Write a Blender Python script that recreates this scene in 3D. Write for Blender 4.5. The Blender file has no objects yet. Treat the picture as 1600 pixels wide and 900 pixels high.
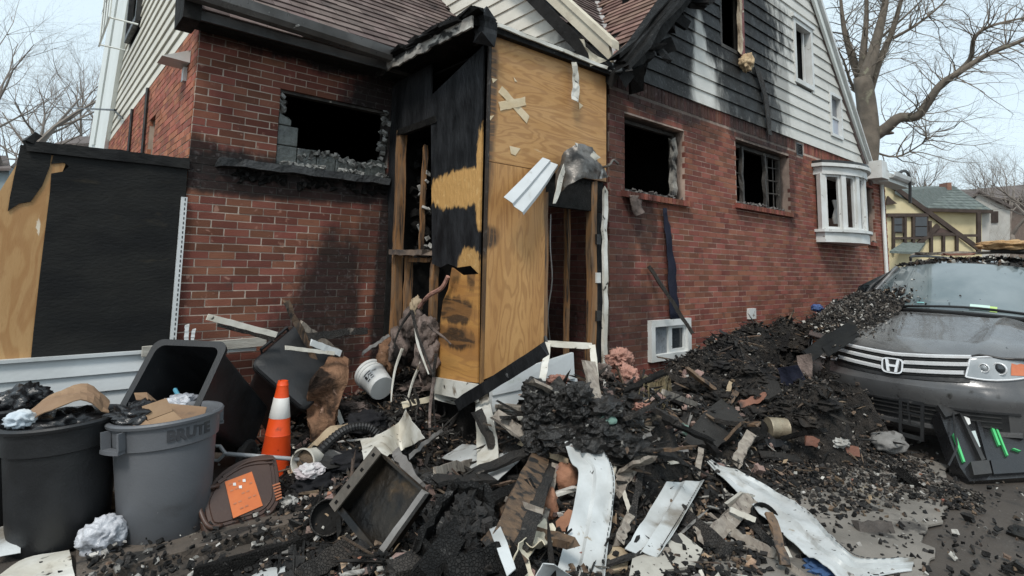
import bpy, bmesh, math, random
from mathutils import Vector, Matrix, noise
V = Vector
random.seed(7)
SC = bpy.context.scene
COL = SC.collection

# ------------------------------------------------------------------ camera
CAM = V((0, 0, 1.6)); FPX = 880.0; PPX, PPY = 800.0, 317.0
YAW, PITCH, ROLL = .860, .115, .0196
_w = V((math.cos(PITCH)*math.cos(YAW), math.cos(PITCH)*math.sin(YAW), math.sin(PITCH)))
_r = _w.cross(V((0, 0, 1))).normalized(); _u = _r.cross(_w)
_c, _s = math.cos(ROLL), math.sin(ROLL)
CR, CU, CW = _c*_r + _s*_u, _c*_u - _s*_r, _w
cd = bpy.data.cameras.new('camera'); cam = bpy.data.objects.new('camera', cd); COL.objects.link(cam)
cam.matrix_world = Matrix.Translation(CAM) @ Matrix((CR, CU, -CW)).transposed().to_4x4()
cd.sensor_width = 36; cd.lens = FPX/1600*36; cd.shift_y = -(450-PPY)/1600; cd.clip_start = .05; cd.clip_end = 600
SC.camera = cam

# ------------------------------------------------------------------ light
SUN_EL, SUN_AZ = math.radians(52), math.radians(215)     # azimuth: direction the light comes from, from +X towards +Y
world = bpy.data.worlds.new('World'); SC.world = world; world.use_nodes = True
wn = world.node_tree; bg = wn.nodes['Background']
sky = wn.nodes.new('ShaderNodeTexSky'); sky.sky_type = 'NISHITA'; sky.sun_disc = False
sky.sun_elevation = SUN_EL; sky.sun_rotation = math.radians(90) - SUN_AZ
sky.dust_density = 3; sky.ozone_density = 1.2
tcw = wn.nodes.new('ShaderNodeTexCoord')
cn = wn.nodes.new('ShaderNodeTexNoise'); cn.inputs['Scale'].default_value = 2.2; cn.inputs['Detail'].default_value = 5
cmap = wn.nodes.new('ShaderNodeMapping'); cmap.inputs['Scale'].default_value = (1, 1, 2.6)
wn.links.new(tcw.outputs['Generated'], cmap.inputs['Vector']); wn.links.new(cmap.outputs['Vector'], cn.inputs['Vector'])
cr = wn.nodes.new('ShaderNodeMapRange'); cr.inputs['From Min'].default_value = .35; cr.inputs['From Max'].default_value = .7
cr.inputs['To Min'].default_value = .78; cr.inputs['To Max'].default_value = .92
wn.links.new(cn.outputs['Fac'], cr.inputs['Value'])
cm = wn.nodes.new('ShaderNodeMix'); cm.data_type = 'RGBA'
wn.links.new(cr.outputs['Result'], cm.inputs['Factor'])
wn.links.new(sky.outputs['Color'], cm.inputs['A']); cm.inputs['B'].default_value = (4.55, 5.4, 5.85, 1)   # overcast cloud sheet
wn.links.new(cm.outputs['Result'], bg.inputs['Color']); bg.inputs['Strength'].default_value = .12
sd = bpy.data.lights.new('sun', 'SUN'); sd.energy = 1.5; sd.angle = math.radians(14); sd.color = (1, .96, .9)
so = bpy.data.objects.new('sun', sd); COL.objects.link(so)
sdir = V((math.cos(SUN_EL)*math.cos(SUN_AZ), math.cos(SUN_EL)*math.sin(SUN_AZ), math.sin(SUN_EL)))
so.rotation_euler = sdir.to_track_quat('Z', 'Y').to_euler(); so.location = (-5, -5, 20)
SC.view_settings.view_transform = 'Standard'; SC.view_settings.look = 'None'
SC.view_settings.exposure = 0.68; SC.view_settings.gamma = 1

# ------------------------------------------------------------------ photo pixel -> place in the world
def ray(u, v): return CR*((u-PPX)/FPX) - CU*((v-PPY)/FPX) + CW
def oX(u, v, X): d = ray(u, v); return CAM + d*(X/d.x)
def oY(u, v, Y): d = ray(u, v); return CAM + d*(Y/d.y)
def oZ(u, v, h): d = ray(u, v); return CAM + d*((h-1.6)/d.z)
def oD(u, v, t): return CAM + ray(u, v)*t
def H(t): return oZ(t[0], t[1], t[2])

# ------------------------------------------------------------------ mesh helpers
class MB:
    def __init__(s): s.v = []; s.f = []; s.m = []
    def add(s, vs, fs, mi=0):
        o = len(s.v); s.v += [V(p) for p in vs]; s.f += [tuple(i+o for i in f) for f in fs]; s.m += [mi]*len(fs); return s
    def hexa(s, p, mi=0):            # 8 points: bottom loop then top loop
        return s.add(p, [(3,2,1,0),(4,5,6,7),(0,1,5,4),(1,2,6,5),(2,3,7,6),(3,0,4,7)], mi)
    def box(s, a, b, mi=0):
        x0,y0,z0 = a; x1,y1,z1 = b
        return s.hexa([(x0,y0,z0),(x1,y0,z0),(x1,y1,z0),(x0,y1,z0),(x0,y0,z1),(x1,y0,z1),(x1,y1,z1),(x0,y1,z1)], mi)
    def obox(s, c, ex, ey, ez, mi=0):   # centre + half axes
        c, ex, ey, ez = V(c), V(ex), V(ey), V(ez)
        return s.hexa([c-ex-ey-ez, c+ex-ey-ez, c+ex+ey-ez, c-ex+ey-ez, c-ex-ey+ez, c+ex-ey+ez, c+ex+ey+ez, c-ex+ey+ez], mi)
    def plank(s, a, b, w, t, up=(0,0,1), seg=1, rough=0, mi=0):   # board from a to b, width w, thickness t, rough: broken wobble
        a, b = V(a), V(b); d = (b-a); L = d.length; d = d/L; up = V(up); sx = d.cross(up)
        if sx.length < 1e-3: sx = d.cross(V((1, .2, 0)))
        sx.normalize(); n = sx.cross(d).normalized()
        rows = []
        for i in range(seg+1):
            c = a + d*(L*i/seg); k = rough if seg > 1 else 0
            j = lambda: random.uniform(-k, k)
            e = d*(random.uniform(-3, 3)*rough) if i in (0, seg) else V((0,0,0))
            o = sx*j()*.5 + n*j()*.5
            rows.append([c+o-sx*(w/2+j()*.5)-n*t/2+e, c+o+sx*(w/2+j()*.5)-n*t/2-e*.7, c+o+sx*(w/2+j()*.5)+n*t/2+e*.4, c+o-sx*(w/2+j()*.5)+n*t/2])
        vs = [p for r in rows for p in r]; fs = [(0,1,2,3), tuple(4*seg+i for i in (3,2,1,0))]
        for i in range(seg):
            for k in range(4): q = (k+1) % 4; fs.append((4*i+k, 4*i+4+k, 4*i+4+q, 4*i+q))
        return s.add(vs, fs, mi)
    def tube(s, pts, r, n=6, cap=True, mi=0):
        pts = [V(p) for p in pts]; m = len(pts); rr = r if isinstance(r, (list, tuple)) else [r]*m
        t0 = (pts[1]-pts[0]).normalized(); a = t0.orthogonal().normalized(); vs = []
        for i, p in enumerate(pts):
            t = (pts[min(i+1, m-1)] - pts[max(i-1, 0)]).normalized()
            a = (a - t*a.dot(t)); a = a.normalized() if a.length > 1e-6 else t.orthogonal().normalized(); b = t.cross(a)
            for k in range(n):
                q = 2*math.pi*k/n; vs.append(p + (a*math.cos(q) + b*math.sin(q))*rr[i])
        fs = [(i*n+k, i*n+(k+1) % n, (i+1)*n+(k+1) % n, (i+1)*n+k) for i in range(m-1) for k in range(n)]
        if cap: fs += [tuple(range(n-1, -1, -1)), tuple((m-1)*n+k for k in range(n))]
        return s.add(vs, fs, mi)
    def lathe(s, prof, n=32, M=None, capb=True, capt=False, mi=0):   # prof: (r, z)
        M = M or Matrix(); vs = []
        for r, z in prof:
            for k in range(n): q = 2*math.pi*k/n; vs.append(M @ V((r*math.cos(q), r*math.sin(q), z)))
        m = len(prof); fs = [(i*n+k, i*n+(k+1) % n, (i+1)*n+(k+1) % n, (i+1)*n+k) for i in range(m-1) for k in range(n)]
        if capb: fs.append(tuple(range(n-1, -1, -1)))
        if capt: fs.append(tuple((m-1)*n+k for k in range(n)))
        return s.add(vs, fs, mi)
    def loft(s, loops, capa=False, capb=False, mi=0):
        n = len(loops[0]); vs = [p for l in loops for p in l]
        fs = [(i*n+k, i*n+(k+1) % n, (i+1)*n+(k+1) % n, (i+1)*n+k) for i in range(len(loops)-1) for k in range(n)]
        if capa: fs.append(tuple(range(n-1, -1, -1)))
        if capb: fs.append(tuple((len(loops)-1)*n+k for k in range(n)))
        return s.add(vs, fs, mi)
    def grid(s, rows, mi=0):
        n = len(rows[0]); vs = [p for r in rows for p in r]
        return s.add(vs, [(i*n+k, i*n+k+1, (i+1)*n+k+1, (i+1)*n+k) for i in range(len(rows)-1) for k in range(n-1)], mi)
    def slab(s, rows, t, mi=0):          # grid of points given thickness t
        R, C = len(rows), len(rows[0]); g = [[V(p) for p in r] for r in rows]; nr = []
        for i in range(R):
            for k in range(C):
                du = g[i][min(k+1, C-1)] - g[i][max(k-1, 0)]; dv = g[min(i+1, R-1)][k] - g[max(i-1, 0)][k]
                n = du.cross(dv); nr.append(n.normalized() if n.length > 1e-9 else V((0,0,1)))
        top = [g[i][k] + nr[i*C+k]*t/2 for i in range(R) for k in range(C)]; bot = [g[i][k] - nr[i*C+k]*t/2 for i in range(R) for k in range(C)]
        N = R*C; q = [(i*C+k, i*C+k+1, (i+1)*C+k+1, (i+1)*C+k) for i in range(R-1) for k in range(C-1)]
        fs = q + [tuple(N+j for j in reversed(f)) for f in q]
        bd = [k for k in range(C)] + [i*C+C-1 for i in range(1, R)] + [(R-1)*C+k for k in range(C-2, -1, -1)] + [i*C for i in range(R-2, 0, -1)]
        for i in range(len(bd)): a, b = bd[i], bd[(i+1) % len(bd)]; fs.append((b, a, N+a, N+b))
        return s.add(top+bot, fs, mi)
    def prism(s, poly, d, mi=0):         # planar polygon extruded by vector d
        n = len(poly); p = [V(q) for q in poly]; d = V(d)
        return s.add(p + [q+d for q in p], [tuple(range(n-1, -1, -1)), tuple(range(n, 2*n))] + [(i, (i+1) % n, n+(i+1) % n, n+i) for i in range(n)], mi)
    def blob(s, c, rad, amp=.3, freq=2.0, sub=3, seed=0, M=None, mi=0, ridge=False):
        bm = bmesh.new(); bmesh.ops.create_icosphere(bm, subdivisions=sub, radius=1); rad = V(rad) if not isinstance(rad, (int, float)) else V((rad,)*3)
        vs = []
        for v in bm.verts:
            p = v.co.copy(); k = 1 + amp*(noise.noise(p*freq + V((seed*7.3, seed*3.1, seed))) + .5*noise.noise(p*freq*2.7 + V((seed, 9, 4))))
            if ridge: k = 1 + amp*(.5 - 1.6*abs(noise.noise(p*freq + V((seed*7.3, seed*3.1, seed)))) - .8*abs(noise.noise(p*freq*2.3 + V((seed, 9, 4)))) - .4*abs(noise.noise(p*freq*5 + V((seed, 2, 4)))))
            q = V((p.x*rad.x, p.y*rad.y, p.z*rad.z))*k; vs.append(V(c) + ((M @ q) if M else q))
        fs = [tuple(v.index for v in f.verts) for f in bm.faces]; bm.free(); return s.add(vs, fs, mi)
    def shard(s, c, L, w, t, R=None, mi=0):    # irregular lump or flake of 8 corners
        R = R or rrot(); j = lambda a: a*random.uniform(.45, 1)
        p = [V((x*j(L)/2, y*j(w)/2, z*j(t)/2)) for z in (-1, 1) for x, y in ((-1,-1),(1,-1),(1,1),(-1,1))]
        return s.hexa([V(c) + R @ q for q in p], mi)
    def build(s, name, mat, parent=None, smooth=False, bevel=0, base=True, **tags):
        me = bpy.data.meshes.new(name); vs = s.v; loc = V((0, 0, 0))
        top = parent is None
        if top and base and vs:
            lo = V((min(p[i] for p in vs) for i in range(3))); hi = V((max(p[i] for p in vs) for i in range(3)))
            loc = V(((lo.x+hi.x)/2, (lo.y+hi.y)/2, lo.z))
        me.from_pydata([tuple(p-loc) for p in vs], [], s.f)
        for m in (mat if isinstance(mat, (list, tuple)) else [mat]): me.materials.append(m)
        if any(s.m): me.polygons.foreach_set('material_index', s.m)
        if smooth: me.shade_smooth() if smooth is True else me.set_sharp_from_angle(angle=smooth) if False else me.shade_smooth()
        me.update()
        o = bpy.data.objects.new(name, me); COL.objects.link(o); o.location = loc
        if parent is not None: hang(o, parent)
        if bevel:
            b = o.modifiers.new('bevel', 'BEVEL'); b.width = bevel; b.segments = 2; b.limit_method = 'ANGLE'
        if smooth and smooth is not True:
            bm = bmesh.new(); bm.from_mesh(me)
            for e in bm.edges:
                if len(e.link_faces) == 2 and e.calc_face_angle(0) > smooth: e.smooth = False
            bm.to_mesh(me); bm.free()
        for k, x in tags.items(): o[k] = x
        return o
def hang(o, parent):
    o.parent = parent
    if parent.type == 'EMPTY': o.matrix_parent_inverse = Matrix.Translation(-parent.location)
    elif parent.parent is None: o.matrix_parent_inverse = Matrix.Translation(-parent.location)
def rrot(): return Matrix.Rotation(random.uniform(0, 6.28), 3, 'Z') @ Matrix.Rotation(random.uniform(-1.2, 1.2), 3, 'X') @ Matrix.Rotation(random.uniform(-1.2, 1.2), 3, 'Y')
def thing(name, label, cat, loc=(0, 0, 0), group=None):
    o = bpy.data.objects.new(name, None); COL.objects.link(o); o.location = loc; o.empty_display_size = .1
    o['label'] = label; o['category'] = cat
    if group: o['group'] = group
    return o
def frame(x, z):                       # 3x3 with x axis and approximate z
    x = V(x).normalized(); z = V(z); y = z.cross(x).normalized(); z = x.cross(y); return Matrix((x, y, z)).transposed()
def lerp(a, b, t): return a + (b-a)*t
def path(ps, n):                       # smooth resample through points (Catmull-Rom)
    ps = [V(p) for p in ps]; P = [ps[0]*2-ps[1]] + ps + [ps[-1]*2-ps[-2]]; out = []
    m = len(ps)-1
    for i in range(n+1):
        t = m*i/n; k = min(int(t), m-1); t -= k; a, b, c, d = P[k:k+4]
        out.append(.5*((2*b) + (c-a)*t + (2*a-5*b+4*c-d)*t*t + (3*b-a-3*c+d)*t**3))
    return out
def ribbon(Ls, Rs, n=16, m=6, crumple=0, groove=0, t=.004, seed=0, freq=9):   # sheet between two edge paths
    L, R = path(Ls, n), path(Rs, n); rows = []
    for i in range(n+1):
        d = R[i]-L[i]; tn = (L[min(i+1, n)]-L[max(i-1, 0)]); nn = d.cross(tn).normalized(); row = []
        for k in range(m+1):
            q = k/m; p = L[i] + d*q; o = 0
            if groove: o += groove*(min(1, ((q*2) % 1)*1.25)*2.4 if q < .93 else 0)
            if crumple: o += crumple*(noise.noise(p*freq + V((seed, seed*2, 0))) + .6*noise.noise(p*freq*2.3 + V((0, seed, 5))))
            row.append(p + nn*o)
        rows.append(row)
    return MB().slab(rows, t)

# ------------------------------------------------------------------ material helpers
def nd(nt, t, ins=None, **pr):
    n = nt.nodes.new(t)
    for k, x in pr.items(): setattr(n, k, x)
    for k, x in (ins or {}).items():
        if isinstance(x, bpy.types.NodeSocket): nt.links.new(x, n.inputs[k])
        else: n.inputs[k].default_value = x
    return n
def rgba(c): return (c[0], c[1], c[2], 1) if not isinstance(c, (int, float)) else (c, c, c, 1)
def mixc(nt, f, a, b, bt='MIX'):
    n = nt.nodes.new('ShaderNodeMix'); n.data_type = 'RGBA'; n.blend_type = bt
    for k, x in (('Factor', f), ('A', a), ('B', b)):
        s = next(q for q in n.inputs if q.name == k and q.enabled)
        if isinstance(x, bpy.types.NodeSocket): nt.links.new(x, s)
        else: s.default_value = x if k == 'Factor' else rgba(x)
    return next(q for q in n.outputs if q.enabled)
def math_(nt, op, a, b=0.0, clamp=False):
    n = nt.nodes.new('ShaderNodeMath'); n.operation = op; n.use_clamp = clamp
    for i, x in enumerate((a, b)):
        if isinstance(x, bpy.types.NodeSocket): nt.links.new(x, n.inputs[i])
        else: n.inputs[i].default_value = x
    return n.outputs[0]
def ramp(nt, f, lo, hi, a=0., b=1.):
    n = nd(nt, 'ShaderNodeMapRange', {'Value': f, 'From Min': lo, 'From Max': hi, 'To Min': a, 'To Max': b}); n.interpolation_type = 'SMOOTHSTEP'; return n.outputs[0]
def tnoise(nt, vec, scale, detail=4, dist=0, rough=.55): return nd(nt, 'ShaderNodeTexNoise', {'Vector': vec, 'Scale': scale, 'Detail': detail, 'Distortion': dist, 'Roughness': rough})
def blobs(nt, pos, lst, amp=.35, scale=3.0, soft=(1.25, .7)):      # stains with a shape of their own: list of (centre, radii, +strength / -strength)
    ns = tnoise(nt, nd(nt, 'ShaderNodeMapping', {'Vector': pos, 'Scale': (1.5, 1.5, .55)}).outputs[0], scale, 8, 0, .62).outputs['Fac']; off = math_(nt, 'MULTIPLY', math_(nt, 'SUBTRACT', ns, .5), amp*4)
    f = None
    for c, r, k in lst:
        d = nd(nt, 'ShaderNodeVectorMath', {0: pos, 1: c}, operation='SUBTRACT').outputs[0]
        d = nd(nt, 'ShaderNodeVectorMath', {0: d, 1: r}, operation='DIVIDE').outputs[0]
        l = nd(nt, 'ShaderNodeVectorMath', {0: d}, operation='LENGTH').outputs['Value']
        g = ramp(nt, math_(nt, 'ADD', l, off), soft[0], soft[1], 0, abs(k))
        if f is None: f = g
        elif k > 0: f = math_(nt, 'MAXIMUM', f, g)
        else: f = math_(nt, 'MULTIPLY', f, math_(nt, 'SUBTRACT', 1, g))
    return f
MATS = {}
def mat(name, c1, c2=None, scale=4., rough=.7, bump=0., bscale=40., metal=0., spec=.5, specks=(), soot=None, sootcol=(.012, .011, .011), stretch=(1, 1, 1),
        coord='O', island=0., voro=False, extra=None, dist=0., detail=5, lo=.3, hi=.7, coat=0., bdist=.02, sootamp=.35, sootscale=3., soothi=None, sootsoft=(1.25, .7)):
    m = bpy.data.materials.new(name); m.use_nodes = True; nt = m.node_tree; b = nt.nodes['Principled BSDF']; MATS[name] = m
    if coord == 'W': pos0 = nd(nt, 'ShaderNodeNewGeometry').outputs['Position']; vec = pos0
    else:
        vec = nd(nt, 'ShaderNodeTexCoord').outputs['Object']
        oi = nd(nt, 'ShaderNodeObjectInfo').outputs['Random']
        vec = nd(nt, 'ShaderNodeVectorMath', {0: vec, 1: nd(nt, 'ShaderNodeCombineXYZ', {'X': math_(nt, 'MULTIPLY', oi, 31.), 'Y': math_(nt, 'MULTIPLY', oi, 17.)}).outputs[0]}, operation='ADD').outputs[0]
    if stretch != (1, 1, 1): vec = nd(nt, 'ShaderNodeMapping', {'Vector': vec, 'Scale': stretch}).outputs[0]
    f = tnoise(nt, vec, scale, detail, dist).outputs['Fac']
    col = mixc(nt, ramp(nt, f, lo, hi), c1, c2 if c2 is not None else c1)
    if island:
        ri = nd(nt, 'ShaderNodeNewGeometry').outputs['Random Per Island']; ro = nd(nt, 'ShaderNodeObjectInfo').outputs['Random']
        rr = math_(nt, 'FRACT', math_(nt, 'ADD', math_(nt, 'MULTIPLY', ri, 7.31), math_(nt, 'MULTIPLY', ro, 13.7)))
        col = nd(nt, 'ShaderNodeHueSaturation', {'Color': col, 'Value': ramp(nt, rr, 0, 1, 1-island, 1+island), 'Hue': ramp(nt, math_(nt, 'FRACT', math_(nt, 'MULTIPLY', rr, 5.7)), 0, 1, .49, .51)}).outputs[0]
    rg = rough
    for cc, sc, th, so_ in specks:
        g = tnoise(nt, vec, sc, 6, .4).outputs['Fac']; col = mixc(nt, ramp(nt, g, th, th+so_), col, cc)
    if soot:
        pos = nd(nt, 'ShaderNodeNewGeometry').outputs['Position']; sf = blobs(nt, pos, soot, sootamp, sootscale, sootsoft)
        fn = tnoise(nt, pos, 22., 5).outputs['Fac']
        sc2 = mixc(nt, ramp(nt, fn, .56, .72), sootcol, soothi or tuple(min(1, x*4+.02) for x in sootcol))
        col = mixc(nt, sf, col, sc2)
    if extra: col = extra(nt, vec, col, b)
    nt.links.new(col, b.inputs['Base Color'])
    rn = ramp(nt, tnoise(nt, vec, scale*3, 3).outputs['Fac'], .3, .7, max(0, rg-.1), min(1, rg+.1)); nt.links.new(rn, b.inputs['Roughness'])
    b.inputs['Metallic'].default_value = metal; b.inputs['Specular IOR Level'].default_value = spec; b.inputs['Coat Weight'].default_value = coat
    if bump:
        if voro: h = nd(nt, 'ShaderNodeTexVoronoi', {'Vector': vec, 'Scale': bscale}, feature='DISTANCE_TO_EDGE').outputs['Distance']; h = ramp(nt, h, 0, .15)
        else: h = tnoise(nt, vec, bscale, 6).outputs['Fac']
        bp = nd(nt, 'ShaderNodeBump', {'Height': h, 'Strength': bump, 'Distance': bdist}); nt.links.new(bp.outputs[0], b.inputs['Normal'])
    return m
def setp(m, **k):
    b = m.node_tree.nodes['Principled BSDF']
    for a, x in k.items(): b.inputs[a.replace('_', ' ')].default_value = x
    return m
# ------------------------------------------------------------------ materials
def grain(freq=70., dark=(.30, .14, .045), k=.55):
    def f(nt, vec, col, b):
        n = tnoise(nt, vec, 1.5, 2.5, .3).outputs['Fac']; s = math_(nt, 'SINE', math_(nt, 'MULTIPLY', n, freq))
        s = ramp(nt, s, -.2, 1, 0, k); fine = tnoise(nt, vec, 26, 3).outputs['Fac']
        return mixc(nt, ramp(nt, fine, .5, .75, 0, .35), mixc(nt, s, col, dark), dark)
    return f
YC, YA, XD, XE, YE = 3.75, 5.40, 4.56, 2.88, 3.68
SOOT_A = [((2.4, 5.4, 2.45), (1.75, .6, .2), .96), ((1.7, 5.4, 2.3), (1.4, .6, .12), .9), ((2.9, 5.4, 3.3), (.55, .6, .75), .95), ((2.3, 5.4, 3.72), (1.7, .6, .2), .97), ((2.85, 5.4, 1.9), (.3, .6, .5), .5),
          ((2.35, 5.4, 1.25), (.32, .6, .75), .85), ((2.2, 5.4, .8), (.5, .5, .5), .75), ((2.9, 5.4, 1.), (.15, .6, 2.), .9), ((1.05, 5.4, 2.45), (.3, .4, .22), .8), ((1.2, 5.4, 3.68), (.6, .5, .16), .7)]
SOOT_C = [((5.5, 3.75, 3.62), (1.3, .5, .26), .82), ((4.6, 3.75, 3.3), (.3, .5, .9), .62), ((8.0, 3.75, 3.62), (1.15, .5, .26), .86), ((6.4, 3.75, 3.5), (.5, .5, .3), .4),
          ((4.75, 3.75, 2.0), (.28, .5, 1.3), .6), ((5.2, 3.75, 2.1), (.22, .5, .35), .7), ((4.9, 3.75, 1.0), (.5, .5, .5), .65), ((5.5, 3.75, 1.3), (.35, .5, .8), .35), ((8.9, 3.75, 2.9), (.2, .5, .8), .5), ((9.15, 3.75, 3.45), (.3, .5, .3), .5)]
SOOT_D = [((4.6, 5, 3.3), (.5, 2, .8), .9), ((4.6, 5, .8), (.5, 2, .5), .7), ((4.6, 4.2, 1.7), (.5, .5, .8), .35), ((4.6, 5.3, 1.9), (.5, .4, 3), .8)]
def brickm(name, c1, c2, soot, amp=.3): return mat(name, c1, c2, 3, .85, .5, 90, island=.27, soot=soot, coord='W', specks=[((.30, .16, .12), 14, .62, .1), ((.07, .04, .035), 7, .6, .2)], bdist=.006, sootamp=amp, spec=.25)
m_brickA = brickm('brick shade toned', (.145, .052, .036), (.185, .072, .049), SOOT_A)  # front brick: shade under the eave put into a darker base colour
m_brickB = brickm('brick side light toned', (.30, .105, .064), (.36, .135, .085), None)  # same brick in a lighter base colour for the brighter lit side
SOOT_C += [((5.4, 3.99, 2.87), (1.5, .215, 1.2), .9), ((8.1, 3.99, 2.97), (1.8, .215, 1.2), .9), ((12.56, 3.99, 2.8), (.8, .215, 1.3), .85)]
m_brickC = brickm('brick gable', (.18, .062, .042), (.23, .085, .057), SOOT_C)
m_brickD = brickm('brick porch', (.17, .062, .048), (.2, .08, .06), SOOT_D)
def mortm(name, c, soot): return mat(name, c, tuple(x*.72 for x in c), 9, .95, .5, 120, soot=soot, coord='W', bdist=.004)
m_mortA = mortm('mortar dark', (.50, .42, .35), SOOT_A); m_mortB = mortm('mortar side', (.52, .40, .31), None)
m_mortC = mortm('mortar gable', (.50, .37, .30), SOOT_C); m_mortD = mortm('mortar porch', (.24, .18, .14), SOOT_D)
SOOT_S = [((5.3, 3.75, 4.3), (1.35, .5, .95), .985), ((7.0, 3.75, 5.25), (1.8, .5, 1.0), .99), ((7.6, 3.75, 4.4), (.95, .5, .85), .98), ((6.2, 3.75, 6.3), (1.5, .5, .9), .98), ((8.0, 3.75, 3.95), (.75, .5, .4), .93), ((8.5, 3.75, 4.5), (.5, .5, 1.0), .45), ((7.2, 3.75, 3.9), (.5, .5, .3), .9),
          ((6.42, 3.75, 4.0), (.27, .5, .42), -.97), ((6.36, 3.75, 4.5), (.13, .5, .42), -.85)]
m_sidC = mat('siding gable', (.66, .65, .61), (.56, .55, .51), 2, .6, .5, 26, soot=SOOT_S, coord='W', specks=[((.34, .31, .26), 2.2, .62, .2)], spec=.25, sootamp=.34, sootscale=5.5, sootsoft=(1.35, .72), sootcol=(.006, .0058, .0056), soothi=(.07, .067, .064), bdist=.012)
m_sidD = mat('siding cream', (.74, .71, .63), (.63, .59, .51), 2, .55, .12, 30, coord='W', soot=[((4.6, 4.2, 4.3), (.4, .35, .6), .75), ((4.6, 4.05, 3.95), (.4, .5, .3), .85), ((4.6, 5.2, 3.9), (.4, 1.2, .12), .6)], sootcol=(.05, .04, .035), specks=[((.30, .27, .22), 3, .66, .1)])
m_sidB = mat('siding side', (.70, .67, .58), (.60, .57, .49), 1.5, .6, .1, 30, coord='W', specks=[((.33, .33, .28), 3, .66, .12)])
m_vinyl = mat('white vinyl', (.62, .64, .645), (.53, .55, .55), 3, .42, .1, 25, specks=[((.30, .29, .25), 4, .62, .12), ((.05, .045, .04), 17, .69, .04)], spec=.4)
m_vinyl_dirty = mat('sooty vinyl', (.68, .67, .62), (.48, .45, .38), 3.5, .5, .2, 25, specks=[((.16, .12, .08), 4.5, .6, .12), ((.03, .028, .025), 14, .64, .05)], spec=.35)
m_vinyl_skirt = mat('weathered vinyl', (.60, .63, .64), (.46, .48, .48), 1.2, .5, .1, 30, specks=[((.28, .32, .25), 2.5, .62, .15), ((.1, .1, .09), 25, .72, .05)], coord='W')
m_trim = mat('white trim', (.66, .67, .66), (.55, .55, .52), 4, .5, .1, 40, specks=[((.2, .17, .14), 9, .64, .08)])
m_trim_grey = mat('grey trim', (.78, .81, .78), (.70, .73, .70), 1, .55, .05, 20)
m_shingle = mat('brown shingle', (.115, .085, .078), (.16, .125, .115), 5, .95, .7, 260, island=.28, coord='W', specks=[((.035, .03, .03), 2, .58, .2)], bdist=.004, spec=.2)
m_shingle_red = mat('reddish shingle', (.17, .105, .085), (.22, .14, .115), 5, .95, .7, 260, island=.25, coord='W', soot=[((4.6, 3.5, 3.8), (.5, .35, .5), .95), ((5.1, 3.5, 4.4), (.5, .3, .6), .95), ((5.7, 3.5, 5.0), (.5, .3, .7), .95), ((6.4, 3.5, 5.8), (.6, .3, .8), .95)], bdist=.004, spec=.2)
m_flash = mat('valley flashing', (.42, .40, .38), (.25, .23, .22), 6, .6, .3, 30)
m_char = mat('charred wood', (.006, .0058, .0055), (.017, .016, .015), 6, .65, .9, 75, voro=True, specks=[((.10, .095, .09), 12, .66, .08)], spec=.2, bdist=.012, stretch=(1, 1, 1))
m_soot = mat('soot', (.008, .0075, .007), (.018, .017, .016), 4, .85, .4, 30, spec=.2)
m_charboard = mat('burned boarding', (.009, .0095, .0105), (.026, .027, .029), 7, .5, .8, 30, spec=.18, stretch=(1, 1, .35), specks=[((.16, .16, .16), 16, .7, .05)], bdist=.015, coord='W')
PLY_S = [((2.88, 3.68, 3.1), (.09, .4, .9), .9), ((2.9, 3.68, 3.75), (.3, .4, .22), .85), ((2.86, 3.68, 1.85), (.17, .3, .10), .95), ((2.86, 3.68, 2.35), (.07, .3, .3), .8), ((4.05, 3.68, 2.5), (.42, .3, .16), .75), ((3.6, 3.68, 2.15), (.05, .3, .3), .7), ((4.4, 3.68, 3.6), (.25, .3, .2), .45)]
m_plyU = mat('plywood upper', (.52, .295, .115), (.44, .23, .078), 1.6, .6, .12, 60, extra=grain(96), stretch=(.5, 1, 2.8), coord='W', soot=PLY_S, sootcol=(.05, .03, .018), soothi=(.12, .065, .03), specks=[((.30, .155, .06), 1.3, .54, .22), ((.16, .075, .03), 9, .71, .04), ((.62, .50, .33), 5, .70, .06)], sootamp=.25, sootscale=5)
m_plyL = mat('plywood lower', (.53, .295, .11), (.43, .22, .075), 1.6, .6, .12, 60, extra=grain(80), stretch=(2.6, 1, .55), coord='W', soot=PLY_S, sootcol=(.05, .03, .018), soothi=(.12, .065, .03), specks=[((.30, .155, .06), 1.3, .56, .22), ((.10, .045, .02), 5.5, .72, .03)], sootamp=.25, sootscale=5)
PLY_E = [((2.88, 4.06, 1.22), (.4, .27, .12), .93), ((2.88, 4.06, 1.0), (.4, .28, .10), .95), ((2.88, 3.85, 1.7), (.4, .07, .3), .8), ((2.88, 4.1, 1.65), (.4, .10, .25), .75), ((2.88, 4.35, 1.2), (.3, .06, .8), .9)]
m_plyE = mat('scorched plywood', (.50, .26, .075), (.36, .165, .045), 2, .6, .15, 60, extra=grain(60), stretch=(1, .6, 2.6), coord='W', soot=PLY_E, sootcol=(.03, .018, .011), soothi=(.10, .05, .02), sootamp=.3, sootscale=9, sootsoft=(1.2, .8))
BRD_S = [((2.88, 4.06, 2.29), (.3, .52, .17), 1.0), ((2.88, 3.76, 2.35), (.3, .07, .45), 1.), ((2.88, 3.9, 1.58), (.3, .16, .19), .85)]
def burned_with_patch():
    m = mat('charred panel', (.008, .0085, .0095), (.026, .0275, .03), 7, .5, .8, 26, spec=.18, stretch=(1, 1, .4), specks=[((.14, .14, .14), 16, .72, .05)], bdist=.015, coord='W', soot=BRD_S, sootcol=(.52, .30, .11), soothi=(.62, .40, .17), sootamp=.26, sootscale=11, sootsoft=(1.12, .9)); return m
m_panel = burned_with_patch()
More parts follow.
